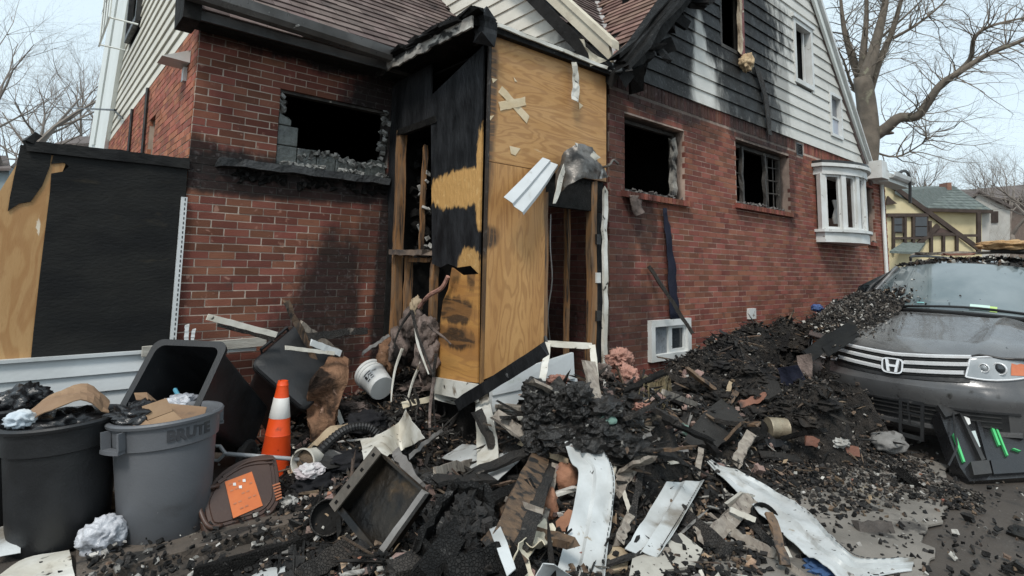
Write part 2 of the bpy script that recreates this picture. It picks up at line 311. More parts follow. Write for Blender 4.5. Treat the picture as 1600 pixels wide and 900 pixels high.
m_felt = mat('roofing felt', (.010, .0105, .011), (.019, .019, .018), 2, .72, .3, 25, coord='W', specks=[((.05, .042, .03), 3, .62, .2), ((.20, .19, .16), 11, .74, .04)], spec=.15, stretch=(1, 1, 2.2))
m_plyN = mat('weathered plywood', (.47, .29, .13), (.38, .21, .08), 1.6, .65, .12, 60, extra=grain(55), stretch=(2.4, 1, .5), coord='W', specks=[((.68, .60, .47), 4.2, .69, .03), ((.08, .04, .02), 12, .73, .03)])
m_stud = mat('stud timber', (.24, .145, .078), (.12, .07, .04), 5, .7, .2, 60, extra=grain(40), stretch=(6, 6, .7), specks=[((.018, .014, .012), 2.2, .50, .15)])
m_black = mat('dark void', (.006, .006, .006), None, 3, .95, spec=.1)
m_glass = mat('window glass', (.03, .035, .04), None, 2, .06, spec=.6); setp(m_glass, Coat_Weight=.4)
m_glassblock = mat('glass block', (.12, .13, .12), (.065, .07, .065), 8, .18, .5, 30, spec=.6, specks=[((.03, .03, .03), 5, .55, .2)])
m_plaster = mat('broken plaster', (.5, .49, .46), (.25, .24, .22), 7, .9, .6, 40, specks=[((.05, .05, .045), 6, .55, .1)])
m_gutter = mat('gutter metal', (.16, .155, .15), (.07, .068, .065), 3, .35, .05, 20, metal=.3, specks=[((.6, .6, .58), 6, .66, .05)])
m_metal_dark = mat('dark metal', (.035, .035, .036), (.06, .058, .055), 6, .45, .2, 40, metal=.5)
m_burnt_fascia = mat('scorched fascia', (.55, .53, .48), (.20, .18, .16), 5, .7, .4, 30, specks=[((.015, .014, .013), 4, .52, .08)], stretch=(1, 1, 2))
m_tape = mat('masking tape', (.68, .56, .38), (.60, .47, .29), 8, .6, .2, 40)
m_redframe = mat('red frame', (.13, .022, .018), (.2, .06, .05), 9, .6, .3, 40, specks=[((.5, .45, .35), 11, .62, .05)])

# ------------------------------------------------------------------ ground
def hgt_noise(x, y, s=1.3): return noise.noise(V((x*s, y*s, 3.3)))
def patch(x, y):      # light concrete slab under the wreckage
    return 1
g = MB()
xs = [-300, -60, -15, -5] + [-2+.25*i for i in range(60)] + [16, 25, 60, 300]; ys = [-300, -60, -15, -5, -2] + [-1+.25*i for i in range(30)] + [8, 15, 40, 120, 300]
g.grid([[V((x, y, .012*noise.noise(V((x*.9, y*.9, 1))) if abs(x) < 20 and abs(y) < 20 else 0)) for x in xs] for y in ys])
m_ground = mat('asphalt', (.048, .040, .034), (.085, .071, .059), 1.3, .75, .5, 60, coord='W', specks=[((.03, .026, .023), 2.2, .58, .12), ((.17, .155, .135), 30, .67, .05), ((.03, .022, .014), .8, .6, .1)], spec=.4, bdist=.01)
g.build('ground', m_ground, base=False, kind='structure', smooth=True)
m_conc = mat('driveway concrete', (.215, .195, .17), (.13, .118, .102), 2.5, .85, .5, 70, coord='W', specks=[((.05, .045, .04), 3.5, .58, .1), ((.42, .40, .36), 40, .68, .05), ((.035, .032, .03), 9, .62, .06)], bdist=.008)
cp = [H((u, v, 0)) for u, v in ((820, 905), (1000, 700), (1180, 690), (1300, 690), (1480, 735), (1500, 790), (1470, 815), (1440, 850), (1450, 900), (1480, 980), (900, 1050))]
cp = [q + V((.10*noise.noise(q*3.1), .10*noise.noise(q*3.1+V((9, 0, 0))), 0)) + V((.05*noise.noise(q*9), .05*noise.noise(q*9+V((5, 5, 0))), 0)) for a, b in zip(cp, cp[1:]+cp[:1]) for q in [lerp(a, b, k/14) for k in range(14)]]
MB().prism([V((p.x, p.y, .016)) for p in cp], (0, 0, .012)).build('concrete_apron', m_conc, kind='structure', base=False)

# ------------------------------------------------------------------ house
house = thing('house', 'burned red brick house with white sided gables, scorched black around the empty windows', 'house', (4.6, 3.75, 0))
CO, BL, BJ = .0677, .203, .0095
def wall_cells(us, zs, holes):
    U = sorted(set(us + [h[0] for h in holes] + [h[1] for h in holes])); Z = sorted(set(zs + [h[2] for h in holes] + [h[3] for h in holes])); out = []
    for a, b in zip(U, U[1:]):
        for c, d in zip(Z, Z[1:]):
            cu, cz = (a+b)/2, (c+d)/2
            if us[0] < cu < us[1] and zs[0] < cz < zs[1] and not any(h[0] < cu < h[1] and h[2] < cz < h[3] for h in holes): out.append((a, b, c, d))
    return out
unit_cache = {}
def brick_mesh(L, h, m, jit):
    key = (round(L, 3), round(h, 3), m.name, jit)
    if key not in unit_cache:
        rs = random.Random(hash(key[0]*100)+jit); j = lambda a: rs.uniform(-a, a); x, y, z = L/2, .02, h/2
        p = [(-x+j(.002), -y+j(.0015), -z+j(.0015)), (x+j(.002), -y+j(.0015), -z+j(.0015)), (x, y, -z), (-x, y, -z), (-x+j(.002), -y+j(.0015), z+j(.0015)), (x+j(.002), -y+j(.0015), z+j(.0015)), (x, y, z), (-x, y, z)]
        b = MB().hexa(p); me = bpy.data.meshes.new('brick'); me.from_pydata([tuple(q) for q in b.v], [], b.f); me.materials.append(m); unit_cache[key] = me
    return unit_cache[key]
def brick_wall(name, org, ud, nrm, ulen, z0, z1, holes, mb, mm, single=0, zsold=None, thick=.2, near=None, off=0):
    """running-bond wall; org = bottom corner, ud along, nrm outward. The nearest `single` bricks are objects, the rest one part."""
    org, ud, nrm = V(org), V(ud), V(nrm); w = MB(); up = V((0, 0, 1))
    for a, b, c, d in wall_cells([0, ulen], [z0, z1], holes):
        P = lambda u, z, k: org + ud*u + up*z - nrm*k
        w.hexa([P(a, c, -.004), P(b, c, -.004), P(b, c, thick), P(a, c, thick), P(a, d, -.004), P(b, d, -.004), P(b, d, thick), P(a, d, thick)])
    wo = w.build(name, mm, house)
    items = []; n = int((( zsold or z1)-z0)/CO)
    for i in range(n):
        zc = z0 + (i+.5)*CO; u = -(BL+BJ)/2 if i % 2 else 0.
        u += off
        while u < ulen:
            a, b = max(u, 0), min(u+BL, ulen); u += BL+BJ; segs = [(a, b)]
            for h in holes:
                if h[2]-.01 < zc < h[3]+.01:
                    ns = []
                    for s, e in segs:
                        if e <= h[0] or s >= h[1]: ns.append((s, e)); continue
                        if s < h[0]: ns.append((s, h[0]))
                        if e > h[1]: ns.append((h[1], e))
                    segs = ns
            for s, e in segs:
                if e-s > .025: items.append(((s+e)/2, zc, e-s, CO-BJ))
    if zsold:
        u = 0
        while u+.058 < ulen:
            zc = (zsold+z1)/2
            if not any(h[0]-.03 < u+.03 < h[1]+.03 and h[2] < zc < h[3] for h in holes): items.append((u+.029, zc, .0582, z1-zsold-.012))
            u += CO
    items = [(org + ud*u + up*z - nrm*.012, L, h) for u, z, L, h in items]
    items.sort(key=lambda q: (q[0]-CAM).length if near is None else near(q[0]))
    R = Matrix((ud, -nrm, up)).transposed().to_4x4(); rest = MB()
    for k, (p, L, h) in enumerate(items):
        if k < single:
            L2 = min((.203, .0967), key=lambda x: abs(x-L)) if abs(L-.203) < .006 or abs(L-.0967) < .006 else round(L, 2)
            o = bpy.data.objects.new('brick', brick_mesh(L2, h, mb, k % 4)); COL.objects.link(o)
            o.parent = wo; o.matrix_basis = Matrix.Translation(p + nrm*random.uniform(-.002, .003)) @ R
        else:
            q = p + nrm*random.uniform(-.002, .003); rest.obox(q, ud*(L/2+random.uniform(-.002, .002)), -nrm*.02, up*(h/2))
    if rest.v: rest.build('brickwork', mb, wo, kind='stuff')
    return wo
WA = (1.71-1.0, 2.87-1.0, 2.52, 3.26)
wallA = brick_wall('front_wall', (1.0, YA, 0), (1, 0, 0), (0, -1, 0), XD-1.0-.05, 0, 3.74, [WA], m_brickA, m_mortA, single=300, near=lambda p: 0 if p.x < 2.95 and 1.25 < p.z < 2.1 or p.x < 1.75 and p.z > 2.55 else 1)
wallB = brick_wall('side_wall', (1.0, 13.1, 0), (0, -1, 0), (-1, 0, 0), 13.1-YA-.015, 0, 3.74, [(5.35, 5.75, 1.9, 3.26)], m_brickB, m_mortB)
WINC = [(4.81, 5.98, 2.44, 3.3), (7.235, 8.91, 2.525, 3.42), (9.9, 11.8, 2.3, 3.32), (12.34, 12.78, 2.23, 3.33), (5.25, 5.93, .67, 1.02), (9.2, 9.44, 3.49, 3.69)]
wallC = brick_wall('gable_wall', (XD, YC, 0), (1, 0, 0), (0, -1, 0), 13.5-XD, 0, 3.74, [(a-XD, b-XD, c, d) for a, b, c, d in WINC], m_brickC, m_mortC, zsold=3.55)
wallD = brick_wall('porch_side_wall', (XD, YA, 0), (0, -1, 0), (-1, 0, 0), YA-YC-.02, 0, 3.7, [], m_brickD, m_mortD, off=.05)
wallC['label'] = 'brick gable wall with sooty rectangular window openings'
# inside: burned rooms coloured black so openings read dark, and closed back
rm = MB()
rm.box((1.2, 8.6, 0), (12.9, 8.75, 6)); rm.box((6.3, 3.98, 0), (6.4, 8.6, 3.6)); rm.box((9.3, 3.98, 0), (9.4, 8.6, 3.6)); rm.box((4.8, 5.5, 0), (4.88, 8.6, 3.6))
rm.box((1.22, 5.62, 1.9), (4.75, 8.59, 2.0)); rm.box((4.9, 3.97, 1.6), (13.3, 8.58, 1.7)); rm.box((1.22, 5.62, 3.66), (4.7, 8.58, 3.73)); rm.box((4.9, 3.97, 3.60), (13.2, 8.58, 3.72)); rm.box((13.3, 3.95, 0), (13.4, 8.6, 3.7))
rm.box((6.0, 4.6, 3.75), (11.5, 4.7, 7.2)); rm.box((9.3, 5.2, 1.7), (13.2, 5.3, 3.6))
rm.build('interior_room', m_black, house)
RZ = 1.08
def clap(name, o, mats_, pieces, ud, nrm, org):      # pieces: (ua0,ua1 bottom, ub0,ub1 top, z0, z1)
    ud, nrm, org = V(ud), V(nrm), V(org)
    for (a0, a1, b0, b1, z0, z1) in pieces:
        if a1-a0 < .02: continue
        P = lambda u, z, k: org + ud*u + V((0, 0, z)) + nrm*k
        if b1-b0 < .02: b0 = b1 = (b0+b1)/2; b0 -= .01; b1 += .01
        w = random.uniform(-.002, .002)
        MB().hexa([P(a0, z0, .0), P(a1, z0, .0), P(a1, z0, .030+w), P(a0, z0, .030+w), P(b0, z1, 0), P(b1, z1, 0), P(b1, z1, .008), P(b0, z1, .008)]).build(name, mats_, o)
def cut_boards(zstart, dz, n, left, right, holes):
    out = []
    for i in range(n):
        z0, z1 = zstart+i*dz, zstart+(i+1)*dz+.004; spans = [(left(z0), right(z0), left(z1), right(z1))]
        for h in holes:
            if z1 > h[2]+.01 and z0 < h[3]-.01:
                ns = []
                for a0, a1, b0, b1 in spans:
                    if a1 <= h[0] or a0 >= h[1]: ns.append((a0, a1, b0, b1)); continue
                    if a0 < h[0]: ns.append((a0, h[0], min(b0, h[0]-.02), h[0]))
                    if a1 > h[1]: ns.append((h[1], a1, h[1], max(b1, h[1]+.02)))
                spans = ns
        for s in spans:
            if s[1] > s[0]: out.append((*s, z0, z1))
    return out
GW = [(6.88, 7.52, 4.64, 5.75), (9.25, 9.9, 4.74, 5.73), (10.68, 11.13, 4.09, 4.8)]
gs = MB()
def gL(z): return 4.6+(z-3.75)/RZ
def gR(z): return 12.36-(z-3.75)/RZ
back = []
for i in range(22):
    z0, z1 = 3.74+i*.185, 3.74+(i+1)*.185
    for a0, a1, b0, b1, c, d in cut_boards(z0, .181, 1, gL, gR, GW):
        gs.hexa([(a0, YC, c), (a1, YC, c), (a1, YC+.15, c), (a0, YC+.15, c), (b0, YC, z1), (b1, YC, z1), (b1, YC+.15, z1), (b0, YC+.15, z1)])
gob = gs.build('gable', m_black, house)
clap('clapboard', gob, m_sidC, cut_boards(3.72, .185, 21, gL, gR, GW), (1, 0, 0), (0, -1, 0), (0, YC-.001, 0))
# dormer side wall (faces -X), siding above the porch
ds = MB().prism([(XD+.02, 3.8, 3.72), (XD+.02, 8.5, 3.72), (XD+.02, 8.5, 8.6), (XD+.02, 3.8, 3.78)], (.12, 0, 0)).build('dormer_wall', m_black, house)
clap('clapboard', ds, m_sidD, [(YA+3-8.4+0, 0, 0, 0, 0, 0)][:0], (0, 1, 0), (-1, 0, 0), (0, 0, 0))
for i in range(26):
    z0 = 3.70+i*.185; z1 = z0+.189; a0 = 3.76+max(0, (z0-3.75)/1.07); b0 = 3.76+max(0, (z1-3.75)/1.07)
    a1 = max(YA, 6.42+(z1-5.0)/1.025)
    if i > 15: break
    clap('clapboard', ds, m_sidD, [(a0, a1+.1, b0, a1+.1, z0, z1)], (0, 1, 0), (-1, 0, 0), (XD+.018, 0, 0))
# left gable (faces -X) above side wall
sb = MB().prism([(1.02, 13.1, 3.74), (1.02, 5.42, 3.74), (1.02, 9.2, 7.6), (1.02, 9.9, 8.6)], (.15, 0, 0)).build('side_gable', m_black, house)
SW = (8.75, 11.6, 5.25, 6.55)
for i in range(26):
    z0 = 3.72+i*.16; z1 = z0+.164
    for p in cut_boards(z0, .16, 1, lambda z: 5.42+(z-3.75)/1.025, lambda z: 13.1-(z-3.75)*.56, [(9.6, 10.8, 5.1, 6.6)]):
        clap('clapboard', sb, m_sidB, [p], (0, 1, 0), (-1, 0, 0), (1.018, 0, 0))
# rakes of the left gable: soffit and fascia
MB().prism([oX(u, v, .93) for u, v in ((158, 262), (163, 228), (201, -10), (176, -10), (139, 226), (136, 262))], (.07, 0, 0)).build('rake_board', m_trim_grey, house)
MB().prism([oX(u, v, .90) for u, v in ((146, 226), (141, 226), (177, -10), (183, -10))], (.028, 0, 0)).build('rake_moulding', m_trim_grey, house)
# side window with grille, light and cable
sw = MB(); wy0, wy1, wz0, wz1 = 9.6, 10.8, 5.1, 6.6
for a, b in (((.93, wy0, wz0), (1.0, wy0+.09, wz1)), ((.93, wy1-.09, wz0), (1.0, wy1, wz1)), ((.93, wy0+.09, wz0), (1.0, wy1-.09, wz0+.09))): sw.box(a, b)
swo = sw.build('window', m_metal_dark, house); MB().box((1.02, wy0+.09, wz0+.09), (1.03, wy1-.09, wz1)).build('pane', m_glass, swo)
gr = MB()
for k in range(4): gr.tube([(.62, wy0-.1+.45*k, wz0-.1), (.62, wy0-.1+.45*k, wz1+.4)], .014, 5)
for k in range(4): gr.tube([(.62, wy0-.15, wz0-.1+.55*k), (.62, wy0+1.35, wz0-.1+.55*k)], .014, 5)
for k in (0, 3): gr.tube([(.62, wy0-.1+.45*k, wz0-.1), (.96, wy0-.1+.45*k, wz0-.1)], .014, 5)
gr.build('window_grille', m_trim_grey, house)
lp = MB(); c = oX(275, 95, .9)
lp.prism([c+V((.09, .13, -.03)), c+V((-.13, .13, -.02)), c+V((.09, .13, .09))], (0, -.26, 0)); lp.build('flood_light', m_trim, house)
MB().box((.96, c.y-.04, c.z-.18), (1.0, c.y+.04, c.z-.05)).build('light_bracket', m_trim, house)
nb = MB()
for k in range(2): nb.tube([(.97, 7.9+k*1.3, 2.5), (.97, 8.0+k*1.3, 3.7)], .02, 5)
nb.build('wall_conduit', m_metal_dark, house)

# --- roofs
def shingled(name, org, ud, sd, nrm, inside, rows, ulen, m, expo=.14, tab=.31, limit=300, parent=None, deck=None):
    org, ud, sd, nrm = V(org), V(ud), V(sd), V(nrm); rest = MB(); c = 0
    for i in range(rows):
        u = -.31*((i*.37) % 1)
        while u < ulen:
            a, b = u+.003, u+tab-.003; u += tab
            q = org + ud*((a+b)/2) + sd*((i+.5)*expo)
            if not inside(q): continue
            t = random.uniform(.010, .016); w = random.uniform(-.004, .004)
            p = [org+ud*a+sd*(i*expo+w)+nrm*.012, org+ud*b+sd*(i*expo+w)+nrm*.012, org+ud*b+sd*((i+1)*expo+.02)+nrm*.001, org+ud*a+sd*((i+1)*expo+.02)+nrm*.001]
            bx = MB() if c < limit else rest
            bx.hexa(p + [p[0]+nrm*t, p[1]+nrm*t, p[2]+nrm*.006, p[3]+nrm*.006])
            if c < limit: bx.build('shingle', m, parent)
            c += 1
    if rest.v: rest.build('shingle_field', m, parent, kind='stuff')
s1 = 1.025; e1 = V((0, 1, s1)).normalized(); n1 = V((0, -s1, 1)).normalized()
ro = V((.84, 5.08, 3.665))
roofA = MB().prism([ro, ro+V((3.76, 0, 0)), ro+V((3.76, 0, 0))+e1*5.6, ro+e1*5.6], -n1*.12).build('front_roof', m_soot, house)
shingled('a', ro, (1, 0, 0), e1, n1, lambda q: .98 < q.x < 4.58 and q.z < 6.3, 30, 3.76, m_shingle, parent=roofA)
MB().prism([V((1.1, 9.3, 7.9)), V((4.7, 9.3, 7.9)), V((4.7, 14, 3.6)), V((1.1, 14, 3.6))], (0, 0, -.1)).build('rear_roof', m_shingle, house)
# fascia, soffit and gutter
MB().box((.82, 5.07, 3.585), (3.02, 5.10, 3.668)).build('fascia', mat('near black fascia', (.018, .017, .016), (.045, .042, .04), 4, .6, .2, 30, specks=[((.25, .24, .22), 8, .68, .06)]), house)  # dark underside of the eave put into the fascia colour
MB().box((.84, 5.10, 3.61), (4.5, 5.385, 3.63)).build('soffit', m_soot, house)
MB().hexa([(.80, 5.03, 3.56), (.93, 5.03, 3.56), (.93, 5.38, 3.56), (.80, 5.38, 3.56), (.80, 5.03, 3.74), (.93, 5.03, 3.72), (.93, 5.5, 4.1), (.80, 5.5, 4.1)]).build('eave_return', m_soot, house)
gl = MB(); ga, gb2 = oY(285, -24, 5.0), oY(612, 82, 5.0); gx = (gb2-ga).normalized()
prof = [(-.0, .10), (-.055, .10), (-.115, .06), (-.12, .115), (-.135, .12), (-.125, .04), (-.06, -.01), (0, -.01)]
prof = [(0, .1), (0, 0), (-.07, 0), (-.10, .035), (-.115, .10), (-.13, .10), (-.112, .025), (-.075, -.012), (.012, -.012), (.012, .1)]
gl.loft([[p + V((0, y, z-.10)) for y, z in prof] for p in (ga, lerp(ga, gb2, .5)+V((0, 0, .0)), lerp(ga, gb2, .85), gb2+V((0, .03, .01)))], True, True); gl.build('gutter', m_gutter, house)
# wing roofs
def mz(y): return 3.82+1.07*(y-3.75)
k2 = V((0, 1, 1.07)).normalized(); kn = V((0, -1.07, 1)).normalized(); o2 = V((4.42, 3.50, mz(3.50)))
wr = MB().prism([o2, o2+V((4.2, 3.9, 3.9*1.07)), o2+V((0, 3.9, 3.9*1.07))], -kn*.14).build('wing_roof', m_soot, house)
shingled('b', o2, (1, 0, 0), k2, kn, lambda q: q.x-4.42 < q.y-3.5-.03 and q.z < 6.4 and q.x > 4.56, 26, 4.4, m_shingle, parent=wr, limit=150)
k3 = V((1, 0, 1.08)).normalized(); n3 = V((-1.08, 0, 1)).normalized(); o3 = V((4.42, 3.50, mz(3.50)))
gr_ = MB().prism([o3, o3+V((4.05, 0, 4.37)), o3+V((4.05, 4.05, 4.37))], -n3*.14).build('gable_roof', m_soot, house)
shingled('c', o3, (0, 1, 0), k3, n3, lambda q: q.x-4.42 > q.y-3.5+.03 and q.z < 6.6 and q.y > 3.66, 28, 4.0, m_shingle_red, parent=gr_, limit=150)
n4 = V((1.08, 0, 1)).normalized()
MB().prism([(8.45, 3.702, 8.30), (8.45, 9, 8.30), (12.66, 9, 3.45), (12.66, 3.702, 3.45)], -n4*.14).build('gable_roof', m_shingle, house)
va = MB(); vp = [o2+V((t, t, t*1.075+.02)) for t in (0.05, 1, 2, 3)]
va.slab([[p+V((-.10, .10, .02)), p, p+V((.10, -.10, .02))] for p in vp], .01).build('valley_flashing', m_flash, house)
# right rake of the front gable: soffit + fascia + return
def rk(x, z, y): return V((x, y, z))
ra, rb = V((12.62, 0, 3.45)), V((8.45, 0, 7.96)); rd = (rb-ra).normalized(); rn = V((rd.z, 0, -rd.x))
MB().prism([V((12.66, 3.70, 3.40)), V((12.28, 3.70, 3.78)), V((8.3, 3.70, 8.08)), V((8.42, 3.70, 8.36))], (0, -.045, 0)).build('rake_board', m_trim_grey, house)
MB().prism([V((12.69, 3.65, 3.40)), V((12.60, 3.65, 3.47)), V((8.40, 3.65, 8.28)), V((8.45, 3.65, 8.38))], (0, -.05, 0)).build('rake_moulding', m_trim, house)
MB().hexa([(12.30, 3.44, 3.46), (12.72, 3.44, 3.46), (12.72, 3.74, 3.46), (12.30, 3.74, 3.46), (12.30, 3.44, 3.80), (12.6, 3.44, 3.80), (12.6, 3.74, 3.80), (12.30, 3.74, 3.80)]).build('rake_return', m_trim, house)
ev = MB().box((12.73, 3.46, 3.44), (14.1, 3.74, 3.50)).build('eave_soffit', m_trim_grey, house)
gl2 = MB(); gl2.loft([[V((x, 3.46+y, 3.52+z)) for y, z in prof] for x in (12.73, 14.15)], True, True); gl2.build('gutter', m_trim, house)
MB().prism([(12.73, 3.47, 3.6), (14.1, 3.47, 3.6), (14.1, 6, 5.2), (12.73, 6, 5.2)], (0, 0, -.05)).build('eave_roof', m_shingle, house)
MB().tube([(13.15, 3.70, 3.44), (13.15, 3.70, .1)], .035, 8).build('downspout', m_trim_grey, house)
MB().tube(path([(12.9, 3.4, 3.55), (13.4, 3.36, 3.72), (13.75, 3.36, 3.62), (13.85, 3.4, 3.1)], 10), .03, 6).build('service_pipe', m_metal_dark, house)
# burned left rake: charred rafters
br = MB()
for k in range(3):
    a = V((4.42, 3.44+.05*k, 3.62+.06*k)); b = V((8.3, 3.44+.05*k, 7.85+.03*k)); br.plank(a, b, .05, .19-.03*k, (0, -1, 0), 14, .05)
br.build('charred_rafter', m_char, house)
cl = MB()
for k in range(26): cl.shard(V((4.6, 3.6, 3.75)) + V((1, 0, 1.08))*random.uniform(0, 1.5) + V((random.uniform(-.05, .25), random.uniform(-.12, .1), random.uniform(-.25, .05))), .35, .2, .08)
cl.build('charred_eave', m_char, house, kind='stuff')
# cream rake board on dormer side with peeled end
f0, f1 = V((XD-.12, 3.62, 3.74)), V((XD-.12, 7.4, 7.72))
rb_ = MB().prism([f0, f0+V((0, .04, .2)), f1+V((0, 0, .2)), f1], (.05, 0, 0)); rb_.prism([f0+V((-.02, -.02, .15)), f0+V((-.02, -.02, .24)), f1+V((-.02, 0, .26)), f1+V((-.02, 0, .17))], (.12, 0, 0))
rb_.build('rake_board', mat('scorched cream trim', (.62, .56, .44), (.42, .36, .27), 3, .6, .2, 30, specks=[((.10, .07, .045), 3, .60, .15)]), house)
ribbon([oY(u, v, 3.6) for u, v in ((905, 60), (925, 82), (948, 95))], [oY(u, v, 3.62) for u, v in ((912, 62), (920, 88), (922, 104))], 8, 4, .02, t=.006).build('peeled_trim', MATS['scorched cream trim'], house)

# --- openings
def rect_frame(x0, x1, z0, z1, y, w, d, m, nm='window', parent=None):
    o = MB(); o.box((x0, y, z0), (x0+w, y+d, z1)); o.box((x1-w, y, z0), (x1, y+d, z1)); o.box((x0+w, y, z0), (x1-w, y+d, z0+w)); o.box((x0+w, y, z1-w), (x1-w, y+d, z1)); return o.build(nm, m, parent or house)
m_charframe = mat('charred frame', (.02, .018, .016), (.06, .052, .045), 6, .7, .5, 40, specks=[((.3, .28, .24), 7, .66, .06)])
def sill(x0, x1, z, m, y=YC):
    n = int((x1-x0)/.075); s_ = MB()
    for i in range(n):
        a = x0+(x1-x0)*i/n; s_.obox((a+.0335, y-.035, z-.03), (.031, 0, 0), (0, .055, .012), (0, 0, .032))
    return s_.build('window_sill', m, house)
w1 = rect_frame(4.83, 5.96, 2.46, 3.29, YC+.13, .04, .05, m_charframe); sill(4.75, 6.04, 2.44, m_brickC)
MB().plank((5.86, YC+.08, 2.5), (5.88, YC+.09, 3.2), .09, .05, (0, 1, 0), 8, .03).build('burned_sash', mat('flaking paint', (.35, .33, .29), (.09, .08, .07), 5, .8, .5, 40, specks=[((.02, .02, .02), 5, .5, .1)]), w1)
w2 = rect_frame(7.26, 8.88, 2.54, 3.41, YC+.12, .05, .06, m_charframe); sill(7.18, 8.98, 2.525, m_brickC)
for x in (7.62, 8.33): MB().plank((x, YC+.12, 2.58), (x+.01, YC+.12, 3.38), .05, .05, (0, 1, 0), 6, .02).build('mullion', m_charframe, w2)
def muntin(p, q, r, par): MB().tube([p, q], r, 5).build('muntin', m_charframe, par)
for x in (7.45, 8.5, 8.68): muntin((x, YC+.15, 2.58), (x, YC+.15, 3.38), .010, w2)
for z in (2.8, 3.0, 3.2): muntin((7.3, YC+.15, z), (7.6, YC+.15, z), .010, w2); muntin((8.36, YC+.15, z), (8.85, YC+.15, z+.02), .010, w2)
w5 = rect_frame(12.35, 12.77, 2.24, 3.32, YC+.1, .05, .05, m_charframe); sill(12.28, 12.85, 2.23, m_brickC)
for z in (2.5, 2.8, 3.05): muntin((12.38, YC+.12, z), (12.74, YC+.12, z), .015, w5)
muntin((12.56, YC+.12, 2.28), (12.56, YC+.12, 3.3), .02, w5)
rub = MB()
for x0, x1, z in ((4.85, 5.95, 2.46), (7.3, 8.85, 2.55), (12.4, 12.75, 2.25)):
    for k in range(int((x1-x0)*26)): rub.shard((random.uniform(x0, x1), YC+random.uniform(-.05, .1), z+random.uniform(-.015, .015)), .06, .04, .025)
rub.build('sill_rubble', mat('sill rubble', (.16, .15, .14), (.05, .047, .045), 7, .9, .5, 40), house, kind='stuff')
# louvred vent
ve = rect_frame(9.2, 9.44, 3.49, 3.69, YC-.012, .022, .06, m_metal_dark, 'vent')
for k in range(6): MB().obox((9.32, YC+.015, 3.525+k*.027), (.10, 0, 0), (0, .018, -.012), (0, 0, .003)).build('slat', m_metal_dark, ve)
# attic windows
aw = rect_frame(6.88, 7.52, 4.64, 5.75, YC-.02, .05, .12, m_charframe)
MB().box((7.40, YC-.05, 4.62), (7.50, YC-.021, 5.75)).build('window_casing', m_redframe, aw)
MB().plank((7.36, YC-.05, 4.66), (7.37, YC-.05, 5.8), .06, .04, (0, 1, 0), 8, .02).build('burned_sash', mat('cream flaking paint', (.55, .47, .35), (.3, .22, .15), 6, .8, .4, 40), aw)
a2 = rect_frame(9.2, 9.95, 4.69, 5.78, YC-.045, .075, .12, m_trim); MB().box((9.15, YC-.07, 5.78), (10.0, YC+.02, 5.84)).build('window_head', m_trim, a2)
MB().box((9.76, YC+.04, 4.78), (9.80, YC+.07, 5.7)).build('sash', m_trim, a2)
MB().box((9.3, YC+.12, 4.72), (9.86, YC+.13, 5.74)).build('dark_room_sheet', m_black, a2)  # black sheet added in place of the unlit room behind
a3 = rect_frame(10.63, 11.18, 4.04, 4.85, YC-.045, .055, .12, m_trim); MB().box((10.70, YC+.0, 4.40), (11.12, YC+.03, 4.44)).build('meeting_rail', m_trim, a3)
MB().box((10.70, YC+.02, 4.10), (11.12, YC+.025, 4.40)).build('pane', mat('pane with painted reflection', (.35, .38, .45), None, 2, .1, spec=.6), a3)  # reflected sky painted into the pale blue pane colour
MB().box((10.70, YC+.035, 4.44), (11.12, YC+.04, 4.80)).build('pane', mat('screen pane', (.16, .165, .18), None, 2, .5), a3)
# basement window
bw = rect_frame(5.2, 5.98, .62, 1.06, YC-.06, .07, .14, m_trim); MB().box((5.56, YC-.03, .69), (5.60, YC, .99)).build('sash', m_trim, bw)
rect_frame(5.60, 5.91, .69, .99, YC-.025, .035, .03, m_trim, 'sash', bw)
MB().box((5.27, YC-.005, .69), (5.56, YC, .99)).build('pane', mat('frosted pane', (.20, .22, .24), (.14, .15, .16), 8, .3), bw)
MB().box((5.635, YC-.003, .725), (5.875, YC+.002, .955)).build('pane', m_glass, bw)
# bow window
bay = thing('bow', 'x', 'x', (0, 0, 0)); bpy.data.objects.remove(bay)
N = 5; bx0, bx1 = 9.86, 11.55
def bp(t, o=0.): x = lerp(bx0-o, bx1+o, t); return V((x, YC-.02-(.42+o)*math.sin(math.pi*(.06+.88*t))**.75, 0))
pts = [bp(i/N) for i in range(N+1)]
hd = MB(); arc = lambda o, n=14: [bp(i/n, o) for i in range(n+1)]
def slabarc(o, z0, z1):
    a = arc(o); poly = [V((p.x, p.y, z0)) for p in a] + [V((a[-1].x, YC+.02, z0)), V((a[0].x, YC+.02, z0))]; return MB().prism(poly[::-1], (0, 0, z1-z0))
bo = slabarc(.03, 2.12, 2.30).build('bow_window', m_trim, house)
slabarc(.08, 2.285, 2.33).build('window_sill', m_trim, bo)
slabarc(.04, 3.24, 3.36).build('window_head', m_trim, bo); slabarc(.10, 3.365, 3.42).build('cornice', m_trim, bo); slabarc(.08, 3.425, 3.47).build('bow_roof', m_metal_dark, bo)
for i, p in enumerate(pts):
    a = (pts[min(i+1, N)]-pts[max(i-1, 0)]).normalized(); b = V((a.y, -a.x, 0))
    MB().obox((p.x, p.y+.03, 2.79), a*.05, b*.045, (0, 0, .46)).build('mullion', m_trim, bo)
